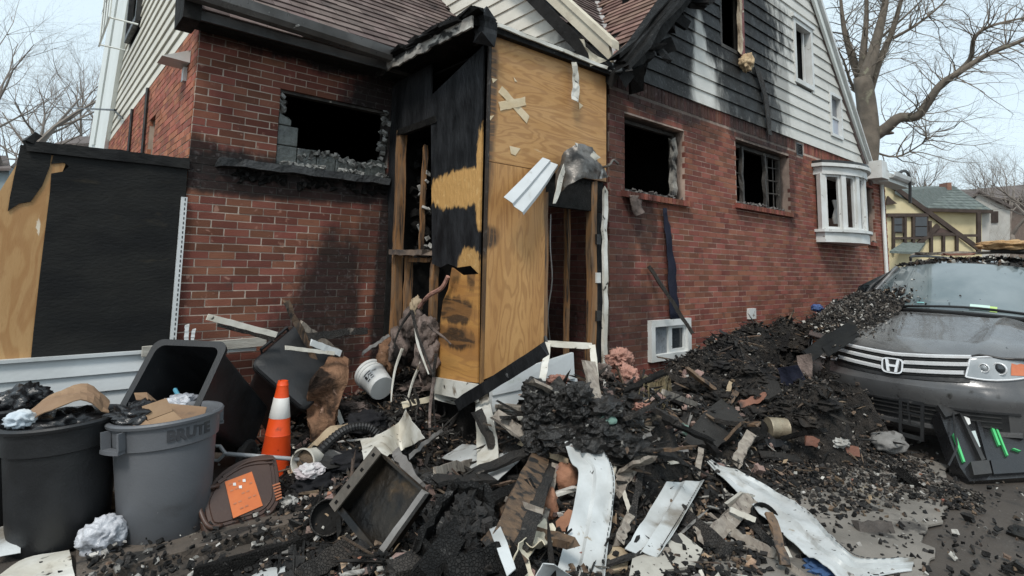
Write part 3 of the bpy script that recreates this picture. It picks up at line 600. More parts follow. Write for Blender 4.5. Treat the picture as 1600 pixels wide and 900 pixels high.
for i in range(N):
    a, b = pts[i], pts[i+1]; d = (b-a).normalized(); nn = V((d.y, -d.x, 0)); f_ = MB(); c_ = (a+b)/2; L = (b-a).length/2-.05
    for k in (-1, 1): f_.obox(c_+d*(L-.02)*k+V((0, .03, 2.79)), d*.02, nn*.02, (0, 0, .455))
    for k in (-1, 1): f_.obox(c_+V((0, .03, 2.79+k*.435)), d*(L-.041), nn*.019, (0, 0, .02))
    f_.build('sash', m_trim, bo)
    if i in (2, 4): MB().obox(c_+V((0, .035, 2.79)), d*(L-.04), nn*.003, (0, 0, .41)).build('pane', m_glass, bo)
MB().box((10.1, YC+.25, 1.75), (11.7, YC+.27, 2.62)).build('window_shade', mat('brown board', (.16, .07, .03), (.2, .09, .04), 3, .6), bo)
vs_ = MB(); vs_.lathe([(.05, 0), (.07, .1), (.03, .25), (.06, .4)], 10, Matrix.Translation((10.35, YC-.15, 2.45))); vs_.build('lamp_base', m_trim, bo)
# front window: glass blocks, ledge
x0, z0 = 1.71, 2.52
for k, (cx_, cz_, w_, h_) in enumerate([(0, 0, .19, .19), (.195, 0, .19, .19), (.39, 0, .19, .17), (.585, 0, .19, .15), (.78, 0, .19, .16), (.97, 0, .17, .19), (0, .195, .19, .19), (0, .39, .12, .12)]):
    b_ = MB(); a0 = V((x0+.012+cx_, YA+.02, z0+.006+cz_)); j = lambda s: random.uniform(0, s) if k > 1 and k != 6 else 0
    b_.hexa([a0, a0+V((w_, 0, 0)), a0+V((w_, .09, 0)), a0+V((0, .09, 0)), a0+V((0, 0, h_-j(.06))), a0+V((w_, 0, h_-j(.08))), a0+V((w_, .09, h_-j(.06))), a0+V((0, .09, h_-j(.06)))])
    bl = b_.build('glass_block', m_glassblock, wallA, bevel=.008)
rb2 = MB()
for k in range(70):
    x = random.uniform(1.92, 2.86); rb2.shard((x, YA+random.uniform(-.0, .1), 2.66+random.uniform(-.05, .03)+.03*math.sin(x*9)), .08, .05, .035)
for k in range(40): rb2.shard((random.uniform(1.75, 2.85), YA-random.uniform(0, .1), 2.535), .07, .06, .03)
for k in range(24): rb2.shard((2.84+random.uniform(-.04, .02), YA+random.uniform(-.03, .1), random.uniform(2.7, 3.25)), .07, .05, .05)
for k in range(10): rb2.shard((1.74+random.uniform(-.02, .05), YA+random.uniform(.0, .1), random.uniform(3.0, 3.25)), .07, .05, .05)
rb2.build('broken_block', mat('broken glass block', (.34, .34, .32), (.13, .13, .125), 7, .6, .6, 40, specks=[((.03, .03, .028), 6, .52, .1)]), wallA, kind='stuff')
ld = MB(); ld.plank((1.22, YA-.05, 2.475), (2.86, YA-.05, 2.48), .12, .07, (0, 0, 1), 16, .018); ld.build('window_ledge', mat('charred ledge', (.022, .024, .026), (.05, .053, .055), 5, .7, .7, 35, specks=[((.012, .012, .012), 4, .55, .1)]), wallA)
ld2 = MB()
for k in range(60): ld2.shard((random.uniform(1.3, 2.86), YA-.008, 2.39+random.uniform(-.05, .05)), .12, .04, .06)
ld2.build('charred_crust', m_char, wallA, kind='stuff')
MB().box((1.3, YA-.018, 3.262), (2.84, YA+.06, 3.29)).build('lintel', m_charframe, wallA) if False else MB().box((1.72, YA+.02, 3.225), (2.86, YA+.1, 3.258)).build('window_head', m_charframe, wallA)
# ------------------------------------------------------------------ plywood entry porch
porch = thing('entry_porch', 'boxy plywood entry porch, charred black on its left face, between two brick walls', 'porch', (3.6, 4.5, 0))
def bx(a, b, nm, m, par, **k): return MB().box(a, b).build(nm, m, par, **k)
bx((2.905, YE, 2.492), (4.43, YE+.018, 3.64), 'plywood_sheet', m_plyU, porch)
MB().prism([(2.905, YE, .70), (3.57, YE, .86), (3.575, YE, 2.486), (2.905, YE, 2.486)], (0, .018, 0)).build('plywood_sheet', m_plyL, porch)
# left face: charred panel with a strip of bare wood, scorched lower sheet
def facepoly(px, X=XE, t=.018): return MB().prism([oX(u, v, X) for u, v in px], (t, 0, 0))
facepoly([(673, 150), (756, 70), (752, 250), (748, 428), (735, 415), (715, 418), (700, 412), (688, 418), (675, 412)]).build('charred_panel', m_panel, porch)
facepoly([(602, 152), (618, 130), (674, 100), (673.6, 188), (622, 207), (618, 410), (608, 412)], XE+.003).build('burned_boarding', m_charboard, porch)
facepoly([(680, 592), (683, 540), (688, 500), (692, 470), (700, 452), (706, 418), (722, 430), (748, 428), (746, 598)], XE-.004).build('plywood_sheet', m_plyE, porch)
bx((2.872, 3.674, .66), (2.898, 3.694, 3.6), 'corner_post', mat('scorched corner', (.26, .14, .05), (.17, .085, .03), 4, .7, .3, 40, coord='W', stretch=(4, 4, 1), soot=[((2.88, 3.68, 3.0), (.2, .2, .75), .97), ((2.88, 3.68, 2.1), (.2, .2, .45), .9), ((2.88, 3.68, 1.4), (.2, .2, .3), .6)], sootcol=(.012, .010, .009), sootamp=.3, sootscale=6), porch)
def stud(a, b, w=.05, t=.08, m=None, nm='stud', up=(1, 0, 0), k=.012): return MB().plank(a, b, w, t, up, 8, k).build(nm, m or m_stud, porch)
stud((2.92, 5.17, .9), (2.92, 5.20, 3.02), .07, .09); stud((3.0, 4.86, 1.75), (3.0, 4.86, 2.82), .04, .04)
stud((2.93, 4.98, .75), (2.93, 4.96, 1.70), .055, .07); stud((2.95, 4.53, .9), (2.95, 4.53, 1.66), .06, .06)
stud((2.86, 4.52, 1.725), (2.86, 5.16, 1.735), .12, .05, mat('scorched sill', (.22, .16, .12), (.06, .05, .045), 6, .8, .4, 40, specks=[((.45, .42, .38), 9, .64, .06)]), 'window_sill', (0, 0, 1))
stud((2.90, 4.5, 3.0), (2.90, 5.2, 3.0), .05, .07, m_char, 'header', (0, 0, 1)); stud((2.92, 4.58, 1.66), (2.92, 4.95, 1.66), .05, .04, m_stud, 'cross_piece', (0, 0, 1))
# doorway on the front
stud((3.61, YE+.05, .6), (3.61, YE+.05, 2.30), .045, .06, up=(0, 1, 0)); stud((4.16, YE+.28, .6), (4.16, YE+.28, 2.35), .04, .045, up=(0, 1, 0)); stud((4.27, YE+.06, .55), (4.28, YE+.06, 2.48), .085, .07, up=(0, 1, 0))
bx((3.58, YE+.03, 2.18), (4.42, YE+.09, 2.488), 'header', m_char, porch); bx((4.33, YE+.03, .4), (4.42, YE+.09, 2.17), 'jamb', m_charboard, porch)
MB().plank((4.395, YE-.012, .55), (4.395, YE-.012, 2.42), .055, .03, (0, 1, 0), 18, .012).build('corner_trim', m_vinyl_dirty, porch)
for z in (1.15, 1.52, 1.9): bx((4.29, YE+.0, z-.05), (4.35, YE+.03, z+.05), 'junction_box' if z == 1.52 else 'bracket', m_trim if z == 1.52 else m_metal_dark, porch)
wr_ = MB(); wr_.tube(path([(3.66, YE+.02, 2.1), (3.64, YE, 1.8), (3.67, YE, 1.5), (3.64, YE+.02, 1.2), (3.7, YE+.05, .95)], 14), .006, 5); wr_.tube(path([(3.6, YE+.02, 1.0), (3.62, YE, .9), (3.58, YE, .8)], 6), .02, 6); wr_.build('cable', m_gutter, porch)
# roof slab, fascia, flashing
rf = MB().hexa([(2.66, 3.62, 3.60), (4.46, 3.62, 3.60), (4.50, 5.37, 3.62), (2.66, 5.37, 3.62), (2.66, 3.62, 3.675), (4.46, 3.62, 3.675), (4.50, 5.37, 3.72), (2.66, 5.37, 3.72)]).build('porch_roof', m_char, porch)
fs_ = MB(); n = 14
for i in range(n):
    a, b = lerp(3.62, 5.32, i/n), lerp(3.62, 5.32, (i+1)/n); d0, d1 = (.03*noise.noise(V((a*7, 0, 0))), .03*noise.noise(V((b*7, 0, 0))))
    fs_.hexa([(2.635, a, 3.58+d0), (2.635, b, 3.57+d1), (2.655, b, 3.57+d1), (2.655, a, 3.58+d0), (2.635, a, 3.675), (2.635, b, 3.68), (2.655, b, 3.68), (2.655, a, 3.675)])
fs_.build('fascia', m_burnt_fascia, porch)
ed = MB()
for i in range(40): ed.shard((2.66+random.uniform(-.05, .03), random.uniform(3.62, 5.35), 3.70+random.uniform(-.02, .03)), .3, .12, .04, Matrix.Rotation(1.57+random.uniform(-.2, .2), 3, 'Z'))
ed.build('charred_roof_edge', m_char, porch, kind='stuff')
MB().plank((2.78, 3.62, 3.50), (2.77, 3.60, 3.72), .13, .13, (0, 1, 0), 5, .03).build('roof_corner', m_charboard, porch)
MB().plank((2.9, 3.60, 3.665), (4.36, 3.61, 3.655), .018, .035, (0, 0, 1), 12, .006).build('edge_flashing', m_vinyl_dirty, porch)
bx((2.86, 3.625, 3.676), (4.46, 3.69, 3.70), 'roof_edge', m_charboard, porch)
ribbon([oY(u, v, 3.6) for u, v in ((893, 97), (896, 125), (893, 155))], [oY(u, v, 3.6) for u, v in ((901, 97), (905, 130), (903, 160))], 10, 3, .02, t=.005).build('peeled_flashing', m_vinyl_dirty, porch)
# tape cross and scraps
for (a, b, w) in (((782, 139), (824, 186), .075), ((781, 166), (821, 158), .075)):
    p, q = oY(*a, YE-.003-.003*(b[1] < 170)), oY(*b, YE-.003-.003*(b[1] < 170)); MB().plank(p, q, w, .003, (0, 1, 0), 6, .006).build('tape', m_tape, porch)
for px in ([(796, 228), (813, 232), (805, 243), (798, 240)], [(768, 122), (777, 124), (770, 130)], [(802, 120), (808, 128), (804, 127)], [(904, 160), (911, 165), (905, 171)], [(762, 182), (772, 180), (766, 188)]):
    MB().prism([oY(u, v, YE-.002) for u, v in px], (0, -.003, 0)).build('paper_scrap', m_tape, porch)
# inside of porch
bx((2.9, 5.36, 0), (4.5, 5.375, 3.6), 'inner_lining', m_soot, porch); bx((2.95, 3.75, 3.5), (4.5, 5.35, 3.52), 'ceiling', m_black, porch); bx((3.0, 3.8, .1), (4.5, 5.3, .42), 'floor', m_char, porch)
shl = MB()
for i in range(60): shl.shard((random.uniform(3.1, 3.5), random.uniform(5.22, 5.35), random.uniform(1.6, 3.0)), .12, .1, .08)
for i in range(40): shl.shard((random.uniform(3.0, 4.4), random.uniform(4.4, 5.3), random.uniform(.5, 1.1)), .3, .22, .15)
shl.build('charred_lining', m_char, porch, kind='stuff')
scr = MB()
for i in range(26): scr.shard((random.uniform(2.98, 3.2), random.uniform(4.6, 5.15), random.uniform(1.8, 2.8)), .08, .03, .05)
scr.build('loose_scraps', m_plaster, porch, kind='stuff')
# skirt below
for i in range(4):
    z = .70-.13*i
    MB().hexa([(2.98, YE-.028, z-.13), (3.95, YE-.028, z-.13+.03), (3.95, YE+.02, z-.10), (2.98, YE+.02, z-.13), (2.98, YE-.010, z), (3.95, YE-.010, z+.13), (3.95, YE+.02, z+.13), (2.98, YE+.02, z)] if i == 0 else
              [(2.98, YE-.03, z-.13), (4.0, YE-.03, z-.10), (4.0, YE+.02, z-.10), (2.98, YE+.02, z-.13), (2.98, YE-.012, z-.001), (4.0, YE-.012, z+.029), (4.0, YE+.02, z+.029), (2.98, YE+.02, z-.001)]).build('skirt_board', m_vinyl_skirt, porch)
MB().prism([oX(u, v, 2.87) for u, v in ((676, 588), (748, 600), (748, 628), (680, 614))], (-.02, 0, 0)).build('skirt_board', m_vinyl_dirty, porch)

# ------------------------------------------------------------------ lean-to on the left
lean = thing('lean_to', 'low lean-to clad in torn black felt over plywood with white siding at its foot', 'lean-to', (.4, 5.4, 0))
bx((-.07, 5.40, 0), (.985, 8.2, 2.44), 'wall', m_soot, lean)
FY = 5.385
def fpoly(px, y, t=.012): return MB().prism([oY(u, v, y) for u, v in px], (0, t, 0))
fpoly([(-3, 575), (60, 560), (85, 300), (107, 245), (50, 240), (44, 228), (-20, 330)], FY-.004).build('plywood_panel', m_plyN, lean)
fpoly([(48, 563), (52, 520), (62, 430), (78, 300), (80, 271), (98, 268), (108, 260), (100, 254), (80, 256), (86, 232), (90, 226), (294, 252), (290, 305), (270, 545)], FY-.014, .008).build('felt_sheet', m_felt, lean)
fpoly([(12, 330), (16, 305), (32, 226), (82, 230), (78, 260), (66, 290), (48, 315), (30, 318)], FY-.016, .008).build('felt_sheet', m_felt, lean)
fl = [[oY(u, v, FY-.03) for u, v in ((40, 222), (90, 225), (170, 233), (240, 242), (296, 248))], [oY(u, v, FY-.035) for u, v in ((42, 236), (90, 241), (170, 250), (240, 257), (296, 264))]]
ribbon([p+V((0, .25, .02)) for p in fl[0]], [p for p in fl[0]], 16, 3, .012, t=.01).build('roof_edge', m_felt, lean); ribbon(fl[0], fl[1], 20, 3, .01, t=.008).build('felt_fold', m_felt, lean)
MB().shard(oY(48, 217, FY), .12, .1, .06).build('felt_lump', m_felt, lean)
tr = MB(); a, b = oY(288, 308, FY-.03), oY(270, 533, FY-.03); tr.plank(a, b, .045, .02, (0, 1, 0)); 
for i in range(30): p = lerp(a, b, (i+.5)/30); tr.obox(p+V((.006, -.0115, 0)), (.004, 0, 0), (0, .001, 0), (0, 0, .011), 1)
tr.build('corner_trim', [m_vinyl, m_metal_dark], lean)
for i in range(7):
    z1 = .87-.128*i; MB().hexa([(-1.2, FY-.05, z1-.128), (.93, FY-.05, z1-.128), (.93, FY+.01, z1-.128), (-1.2, FY+.01, z1-.128), (-1.2, FY-.024, z1), (.93, FY-.024, z1), (.93, FY+.01, z1), (-1.2, FY+.01, z1)]).build('clapboard', m_vinyl_skirt, lean)
bx((-1.2, FY-.062, .872), (.93, FY+.0, .895), 'cap_trim', m_vinyl_skirt, lean)
t_ = thing('timber_rail', 'long weathered white rail along the foot of the brick wall behind the bins', 'rail', (1.3, 5.3, .7)); MB().plank(oY(222, 549, 5.28), oY(415, 533, 5.28), .05, .075, (0, 0, 1), 6, .004).build('board', mat('weathered white wood', (.50, .48, .43), (.30, .28, .24), 4, .7, .3, 30, stretch=(1, 5, 5)), t_)
MB().plank(oY(222, 557, 5.30), oY(400, 545, 5.30), .02, .03, (0, 0, 1)).build('lip', m_trim, t_)

# ------------------------------------------------------------------ neighbours beyond the driveway
def depthplane(D):
    hx = V((CR.x, CR.y, 0)).normalized(); hy = V((CW.x, CW.y, 0)).normalized()
    def f(u, v, k=0): return oD(u, v, D+k)
    return f, hx, hy
m_stucco = mat('yellow stucco', (.74, .64, .40), (.66, .56, .34), 2, .9, .2, 30); m_timber = mat('dark half timber', (.045, .03, .024), (.07, .05, .04), 3, .8, .2, 20)
m_greenroof = mat('grey green roof', (.085, .105, .095), (.13, .15, .14), 6, .95, .4, 20, island=.2); m_farroof = mat('far brown roof', (.10, .08, .075), (.13, .11, .10), 3, .95)
m_fwall = mat('far white wall', (.55, .53, .49), (.48, .46, .42), 2, .9); m_fpane = mat('far pane', (.09, .10, .11), None, 2, .15)
F, hx, hy = depthplane(27)
tud = thing('tudor_house', 'yellow stucco house with dark half timbering and grey green roof beyond the driveway', 'house', F(1450, 430))
def fp(px, k, t, nm, m, par): return MB().prism([F(u, v, k) for u, v in px], hy*t).build(nm, m, par)
fp([(1372, 470), (1372, 278), (1395, 288), (1520, 390), (1534, 470)], 0, .3, 'gable_wall', m_stucco, tud)
fp([(1440, 470), (1440, 325), (1534, 325), (1534, 470)], .5, 6, 'wall', m_stucco, tud)
fp([(1534, 470), (1534, 330), (1546, 326), (1546, 470)], .6, 5, 'wall', m_fwall, tud)
rt = MB().prism([F(1398, 299, -.2), F(1448, 326, .3), F(1552, 329, .3), F(1490, 291, 5), F(1408, 293, 5)], V((0, 0, -.12))).build('roof', m_greenroof, tud)
rr = MB()
for i in range(9):
    t = i/9; t2 = (i+1)/9
    a, b = lerp(F(1450, 326, .3), F(1408, 293, 5), t), lerp(F(1548, 329, .3), F(1490, 291, 5), t); c_, d_ = lerp(F(1450, 326, .3), F(1408, 293, 5), t2), lerp(F(1548, 329, .3), F(1490, 291, 5), t2)
    for k in range(22):
        p = [lerp(a, b, (k+.03)/22), lerp(a, b, (k+.97)/22), lerp(c_, d_, (k+.97)/22), lerp(c_, d_, (k+.03)/22)]; rr.hexa([q+V((0, 0, .01)) for q in p]+[q+V((0, 0, .06 if j < 2 else .03)) for j, q in enumerate(p)])
rr.build('roof_tiles', m_greenroof, rt, kind='stuff')
fp([(1443, 325), (1552, 328), (1552, 333), (1443, 330)], .1, .15, 'fascia', m_timber, tud)
for a, b, w in (((1388, 286), (1528, 388), .22), ((1466, 352), (1424, 392), .2), ((1386, 336), (1450, 336), .16), ((1396, 336), (1396, 395), .12), ((1414, 336), (1414, 395), .12), ((1427, 336), (1427, 392), .12), ((1453, 345), (1453, 372), .12), ((1454, 366), (1500, 366), .14), ((1474, 368), (1474, 395), .12), ((1495, 368), (1495, 395), .12), ((1455, 368), (1455, 395), .12), ((1503, 368), (1530, 368), .12), ((1529, 332), (1529, 395), .18), ((1396, 372), (1450, 372), .1)):
    MB().plank(F(*a, -.08), F(*b, -.08), w, .1, hy).build('timber', m_timber, tud)
for u0, u1, v0, v1 in ((1395, 1412, 339, 364), (1428, 1451, 337, 371)):
    wf = fp([(u0, v1), (u0, v0), (u1, v0), (u1, v1)], -.1, .08, 'window', m_timber, tud)
    for k, (a, b) in enumerate(((v0+2, (v0+v1)/2-.8), ((v0+v1)/2+.8, v1-2))): fp([(u0+2.5, b), (u0+2.5, a), (u1-2.5, a), (u1-2.5, b)], -.13, .04, 'pane', m_fpane, wf)
fp([(1456, 368), (1466, 354), (1496, 366)], -.06, .05, 'gable_panel', mat('brown shingle panel', (.09, .06, .05), (.12, .08, .07), 8, .9), tud)
fp([(1386, 312), (1388, 306), (1394, 312), (1402, 318), (1386, 320)], -.15, .1, 'lantern', m_timber, tud)
MB().prism([F(1390, 392, -1.2), F(1412, 378, 0), F(1446, 378, 0), F(1434, 394, -1.2)], V((0, 0, -.1))).build('porch_roof', m_greenroof, tud)
MB().prism([F(1480, 297, 4), F(1480, 285, 4), F(1487, 285, 4), F(1487, 297, 4)], hy*.6).build('chimney', mat('far brick', (.28, .15, .10), (.2, .1, .08), 5, .9), tud)
F, hx, hy = depthplane(44)
wh = thing('far_house', 'white gabled house half hidden behind bare brush to the right of the yellow house', 'house', F(1550, 420))
fp([(1510, 440), (1510, 325), (1530, 303), (1578, 326), (1578, 440)], 0, 8, 'wall', m_fwall, wh)
MB().prism([F(1500, 328, -.3), F(1530, 300, -.3), F(1530, 297, -.3), F(1496, 327, -.3)], hy*9).build('roof', m_farroof, wh); MB().prism([F(1530, 300, -.3), F(1582, 326, -.3), F(1584, 323, -.3), F(1530, 297, -.3)], hy*9).build('roof', m_farroof, wh)
fp([(1522, 345), (1522, 328), (1532, 328), (1532, 345)], -.1, .08, 'window', m_timber, wh); fp([(1550, 348), (1550, 330), (1560, 330), (1560, 348)], -.1, .08, 'window', m_timber, wh)
F, hx, hy = depthplane(58)
bh = thing('far_house', 'long brown roofed house farthest away at the right edge', 'house', F(1560, 420))
fp([(1485, 420), (1485, 312), (1640, 306), (1640, 420)], 1, 8, 'wall', mat('far brown wall', (.16, .12, .10), None, 2, .9), bh)
MB().prism([F(1478, 312, 0), F(1645, 306, 0), F(1640, 285, 8), F(1500, 297, 8)], V((0, 0, -.2))).build('roof', m_farroof, bh)
F, hx, hy = depthplane(30)
gh = thing('far_house', 'grey roof and pale wall peeping over the left lean-to', 'house', F(110, 300))
fp([(88, 330), (88, 225), (200, 225), (200, 330)], 0, 6, 'wall', m_fwall, gh); MB().prism([F(84, 224, -.3), F(120, 213, 3), F(205, 213, 3), F(205, 224, -.3)], V((0, 0, -.15))).build('roof', m_farroof, gh)
F, hx, hy = depthplane(24)
sh = thing('garden_shed', 'pale blue shed glimpsed past the left end of the lean-to', 'shed', F(-10, 420))
fp([(-90, 420), (-90, 262), (14, 262), (14, 420)], 0, 4, 'wall', mat('pale blue boards', (.30, .36, .38), (.24, .29, .31), 2, .8), sh); MB().prism([F(-96, 263, -.3), F(18, 263, -.3), F(10, 243, 3), F(-90, 243, 3)], V((0, 0, -.1))).build('roof', m_farroof, sh)

# ------------------------------------------------------------------ trees
m_bark = mat('grey bark', (.20, .165, .13), (.12, .10, .08), 3, .9, .6, 25, specks=[((.25, .24, .17), 3, .6, .15)])
m_bark_far = mat('far bark', (.23, .20, .175), (.17, .145, .125), 3, .95)
class Tree:
    def __init__(s, seed, bud=0): s.rs = random.Random(seed); s.tw = MB(); s.bud = bud
    def grow(s, p, d, L, r, lev, up=.15, n=None, spread=.8, kids=4, wig=.3):
        rs = s.rs; k = 5 if lev > 0 else 4; pts = [p.copy()]; q = p.copy(); dd = d.copy(); ks = []
        for i in range(k):
            dd = (dd + V((rs.uniform(-1, 1), rs.uniform(-1, 1), rs.uniform(-1, 1)))*wig + V((0, 0, up))*.3).normalized(); q = q + dd*(L/k); pts.append(q.copy())
            ks.append((q.copy(), dd.copy(), i))
        s.tw.tube(pts, [r*(1-.75*i/k) for i in range(k+1)], 5 if r > .03 else 3, False)
        if s.bud and lev == 0 and rs.random() < s.bud: s.tw.shard(pts[-1], .05, .05, .05)
        if lev <= 0: return
        for j in range(kids):
            c, e, i = ks[rs.randrange(1 if lev > 1 else 0, k)]
            a = e.orthogonal().normalized(); a = Matrix.Rotation(rs.uniform(0, 6.28), 3, e) @ a
            s.grow(c, (e + a*rs.uniform(.5, 1.3)*spread).normalized(), L*rs.uniform(.45, .75), r*(1-.75*(i+1)/k)*.65, lev-1, up, spread=spread, kids=kids, wig=wig)
def simple_tree(label, base, height, r, seed, group=None, kids=5, lev=4, lean=(0, 0), spread=.8, m=None):
    rs = random.Random(seed); T = Tree(seed); t = thing('bare_tree', label, 'tree', base, group)
    top = base+V((lean[0], lean[1], height*.38)); pts = path([base-V((0, 0, .3)), lerp(base, top, .5)+V((rs.uniform(-.2, .2),)*2+(0,)), top], 6)
    MB().tube(pts, [r*(1.15-.5*i/6) for i in range(7)], 8).build('trunk', m or m_bark_far, t, smooth=True)
    for j in range(5):
        a = j*2.4+rs.uniform(-.4, .4); d = V((math.cos(a)*.55, math.sin(a)*.55, 1)).normalized()
        T.grow(top-V((0, 0, rs.uniform(0, height*.08))), d, height*.36, r*.45, lev, kids=kids, spread=spread, wig=.22)
    T.tw.build('crown', m or m_bark_far, t)
    return t
# big tree behind the house
D0 = 19.
def tp(u, v, k=0): return oD(u, v, D0+k)
bt = thing('bare_tree', 'big bare street tree with forked trunk and one long sweeping limb, behind the right rake', 'tree', tp(1372, 432))
tb = tp(1342, 470); tb.z = -.2
MB().tube(path([tb, tp(1350, 300), tp(1357, 220), tp(1354, 165), tp(1347, 120)], 14), [.38-.008*i for i in range(15)], 12).build('trunk', m_bark, bt, smooth=True)
T = Tree(5); rs = T.rs
limbs = [([(1349, 128), (1362, 90), (1374, 45), (1384, 0), (1392, -60)], .24), ([(1346, 118), (1350, 70), (1354, 20), (1352, -50)], .15), ([(1356, 150), (1372, 100), (1392, 55), (1408, 0), (1420, -50)], .16), ([(1345, 125), (1330, 85), (1318, 40), (1312, -20)], .17),
         ([(1358, 218), (1385, 200), (1405, 184), (1432, 182), (1450, 160), (1470, 132), (1500, 112), (1545, 84), (1600, 62), (1660, 30)], .20), ([(1462, 142), (1490, 118), (1516, 92), (1522, 60), (1545, 42), (1590, 30), (1640, 20)], .10), ([(1360, 205), (1385, 207), (1396, 208)], .16),
         ([(1352, 165), (1330, 130), (1318, 95), (1300, 60)], .07), ([(1358, 235), (1400, 245), (1440, 225), (1470, 200)], .04), ([(1395, 60), (1430, 40), (1470, 8), (1500, -30)], .06), ([(1375, 60), (1420, 20), (1460, -20)], .05)]
for i, (pl, r) in enumerate(limbs):
    ks = [(0 if i < 4 else -(k*.25)) + (.3*i % 1.1) for k in range(len(pl))]; m_ = 3*len(pl); pp = path([tp(u, v, ks[k]) for k, (u, v) in enumerate(pl)], m_)
    MB().tube(pp, [max(.012, r*(1-.78*(k/m_))) for k in range(m_+1)], 8).build('limb', m_bark, bt, smooth=True)
    for j in range(m_*2 if len(pl) > 3 else 0):
        k = rs.randrange(2, m_); d = (pp[min(k+1, m_)]-pp[k-1]).normalized(); a = Matrix.Rotation(rs.uniform(0, 6.28), 3, d) @ d.orthogonal().normalized()
        T.grow(pp[k], (d*.5+a).normalized(), rs.uniform(.7, 2.2), .022, 3, up=.05, kids=3, wig=.35)
T.tw.build('twigs', m_bark, bt)
def gd(u, D): p = oD(u, 432, D); p.z = 0; return p
simple_tree('rounded bare tree standing between the big tree and the yellow house roof', gd(1430, 40), 11.5, .3, 11)
simple_tree('small hazy bare tree above the ridge of the yellow house', gd(1512, 60), 14, .3, 12)
simple_tree('wide bare tree at the right edge above the brown roof', gd(1585, 46), 13.5, .35, 13)
simple_tree('bare tree behind the first one at the right, cut by the frame edge', gd(1640, 38), 12.5, .3, 14)
simple_tree('large spreading bare tree at the left edge above the lean-to', gd(-20, 24), 15, .35, 15, kids=5)
simple_tree('bare tree nearest the pale left gable', gd(92, 34), 16.5, .3, 16, kids=6)
simple_tree('thin bare tree at the far left behind the spreading one', gd(30, 44), 17, .3, 17, kids=6)
b = MB(); T = Tree(31)
for k in range(26):
    p = gd(1545+random.uniform(-16, 60), 36+random.uniform(-2, 2)); T.grow(p, V((random.uniform(-.4, .4), random.uniform(-.4, .4), 1)).normalized(), random.uniform(2.5, 4.4), .03, 2, kids=5)
o = T.tw.build('bare_hedge', mat('brush twigs', (.20, .15, .12), (.26, .19, .15), 3, .95), label='tangled bare hedge in front of the white far house', category='hedge')
pc = thing('power_cable', 'thin overhead cable running to the left gable from the trees', 'cable', oD(60, 165, 12)); MB().tube(path([oD(-40, 158, 22), oD(60, 166, 15), oX(180, 172, .53)], 20), .012, 4).build('wire', m_metal_dark, pc)
MB().tube([oX(180, 172, .53), oX(178, 172, .95), oX(192, 185, .95)], .014, 4).build('anchor', m_metal_dark, pc)
# ------------------------------------------------------------------ minivan
CA = math.radians(-4.5); CX = V((math.cos(CA), math.sin(CA), 0)); CY = V((-math.sin(CA), math.cos(CA), 0)); CO_ = V((6.20, 1.76, 0))
def cw(x, y, z): return CO_ + CX*x + CY*y + V((0, 0, z))
van = thing('minivan', 'grey minivan with ash and debris over its hood and windshield, nose toward the rubble', 'minivan', CO_)
m_paint = mat('grey car paint', (.15, .148, .148), (.20, .195, .19), 3, .22, 0, 20, metal=.5, specks=[((.21, .20, .18), 2.2, .60, .2), ((.03, .027, .024), 13, .66, .08)], coat=.6, spec=.6)
m_paint_low = mat('dusty bumper paint', (.085, .085, .087), (.12, .118, .116), 2.5, .32, .04, 50, metal=.3, specks=[((.26, .25, .23), 3.5, .62, .15), ((.025, .023, .02), 9, .62, .1)], coat=.15)
m_chrome = mat('chrome trim', (.80, .81, .82), (.72, .72, .72), 3, .22, 0, 20, metal=.25, specks=[((.22, .21, .2), 4, .66, .2)])
m_plastic = mat('black plastic', (.009, .009, .010), (.018, .018, .018), 5, .5, .1, 60, specks=[((.12, .11, .10), 8, .68, .1)])
m_ws = mat('dusty sky toned windshield', (.10, .135, .145), (.19, .225, .235), 1.6, .12, 0, 30, spec=.9, coat=.6, specks=[((.30, .32, .31), 2.0, .60, .25), ((.05, .045, .04), 20, .68, .05), ((.40, .37, .32), 26, .72, .03)])  # teal base colour holds the reflected sky; pale specks are dust
m_lens = mat('headlight lens', (.33, .35, .36), (.20, .22, .23), 5, .12, 0, 30, spec=.8, coat=.5, specks=[((.22, .21, .19), 5, .6, .15)])
m_amber = mat('amber lens', (.62, .17, .05), (.5, .12, .03), 9, .15, .1, 50, spec=.8, coat=.5)
m_tyre = mat('tyre rubber', (.02, .02, .02), (.04, .038, .035), 6, .85, .2, 50)
def xf(y): return .42*(abs(y)/.97)**3.1
ZB = [(.18, .14), (.24, .06), (.31, .035), (.40, .03), (.50, .005), (.56, -.012), (.615, -.008), (.635, .02), (.66, .055), (.72, .08), (.88, .13), (.90, .15)]
def bz(z):
    for (a, b), (c, d) in zip(ZB, ZB[1:]):
        if z <= c: return lerp(b, d, max(0, (z-a)/(c-a)))
    return ZB[-1][1]
def S(y, z, o=0.): return cw(bz(z)+xf(y)-o, y, z)
ys_ = [-.97+.97*2*i/32 for i in range(33)]
bd = MB(); bd.grid([[S(y, z + .03*(abs(y)/.97)**2*(z > .6)) for y in ys_] for z, _ in ZB])
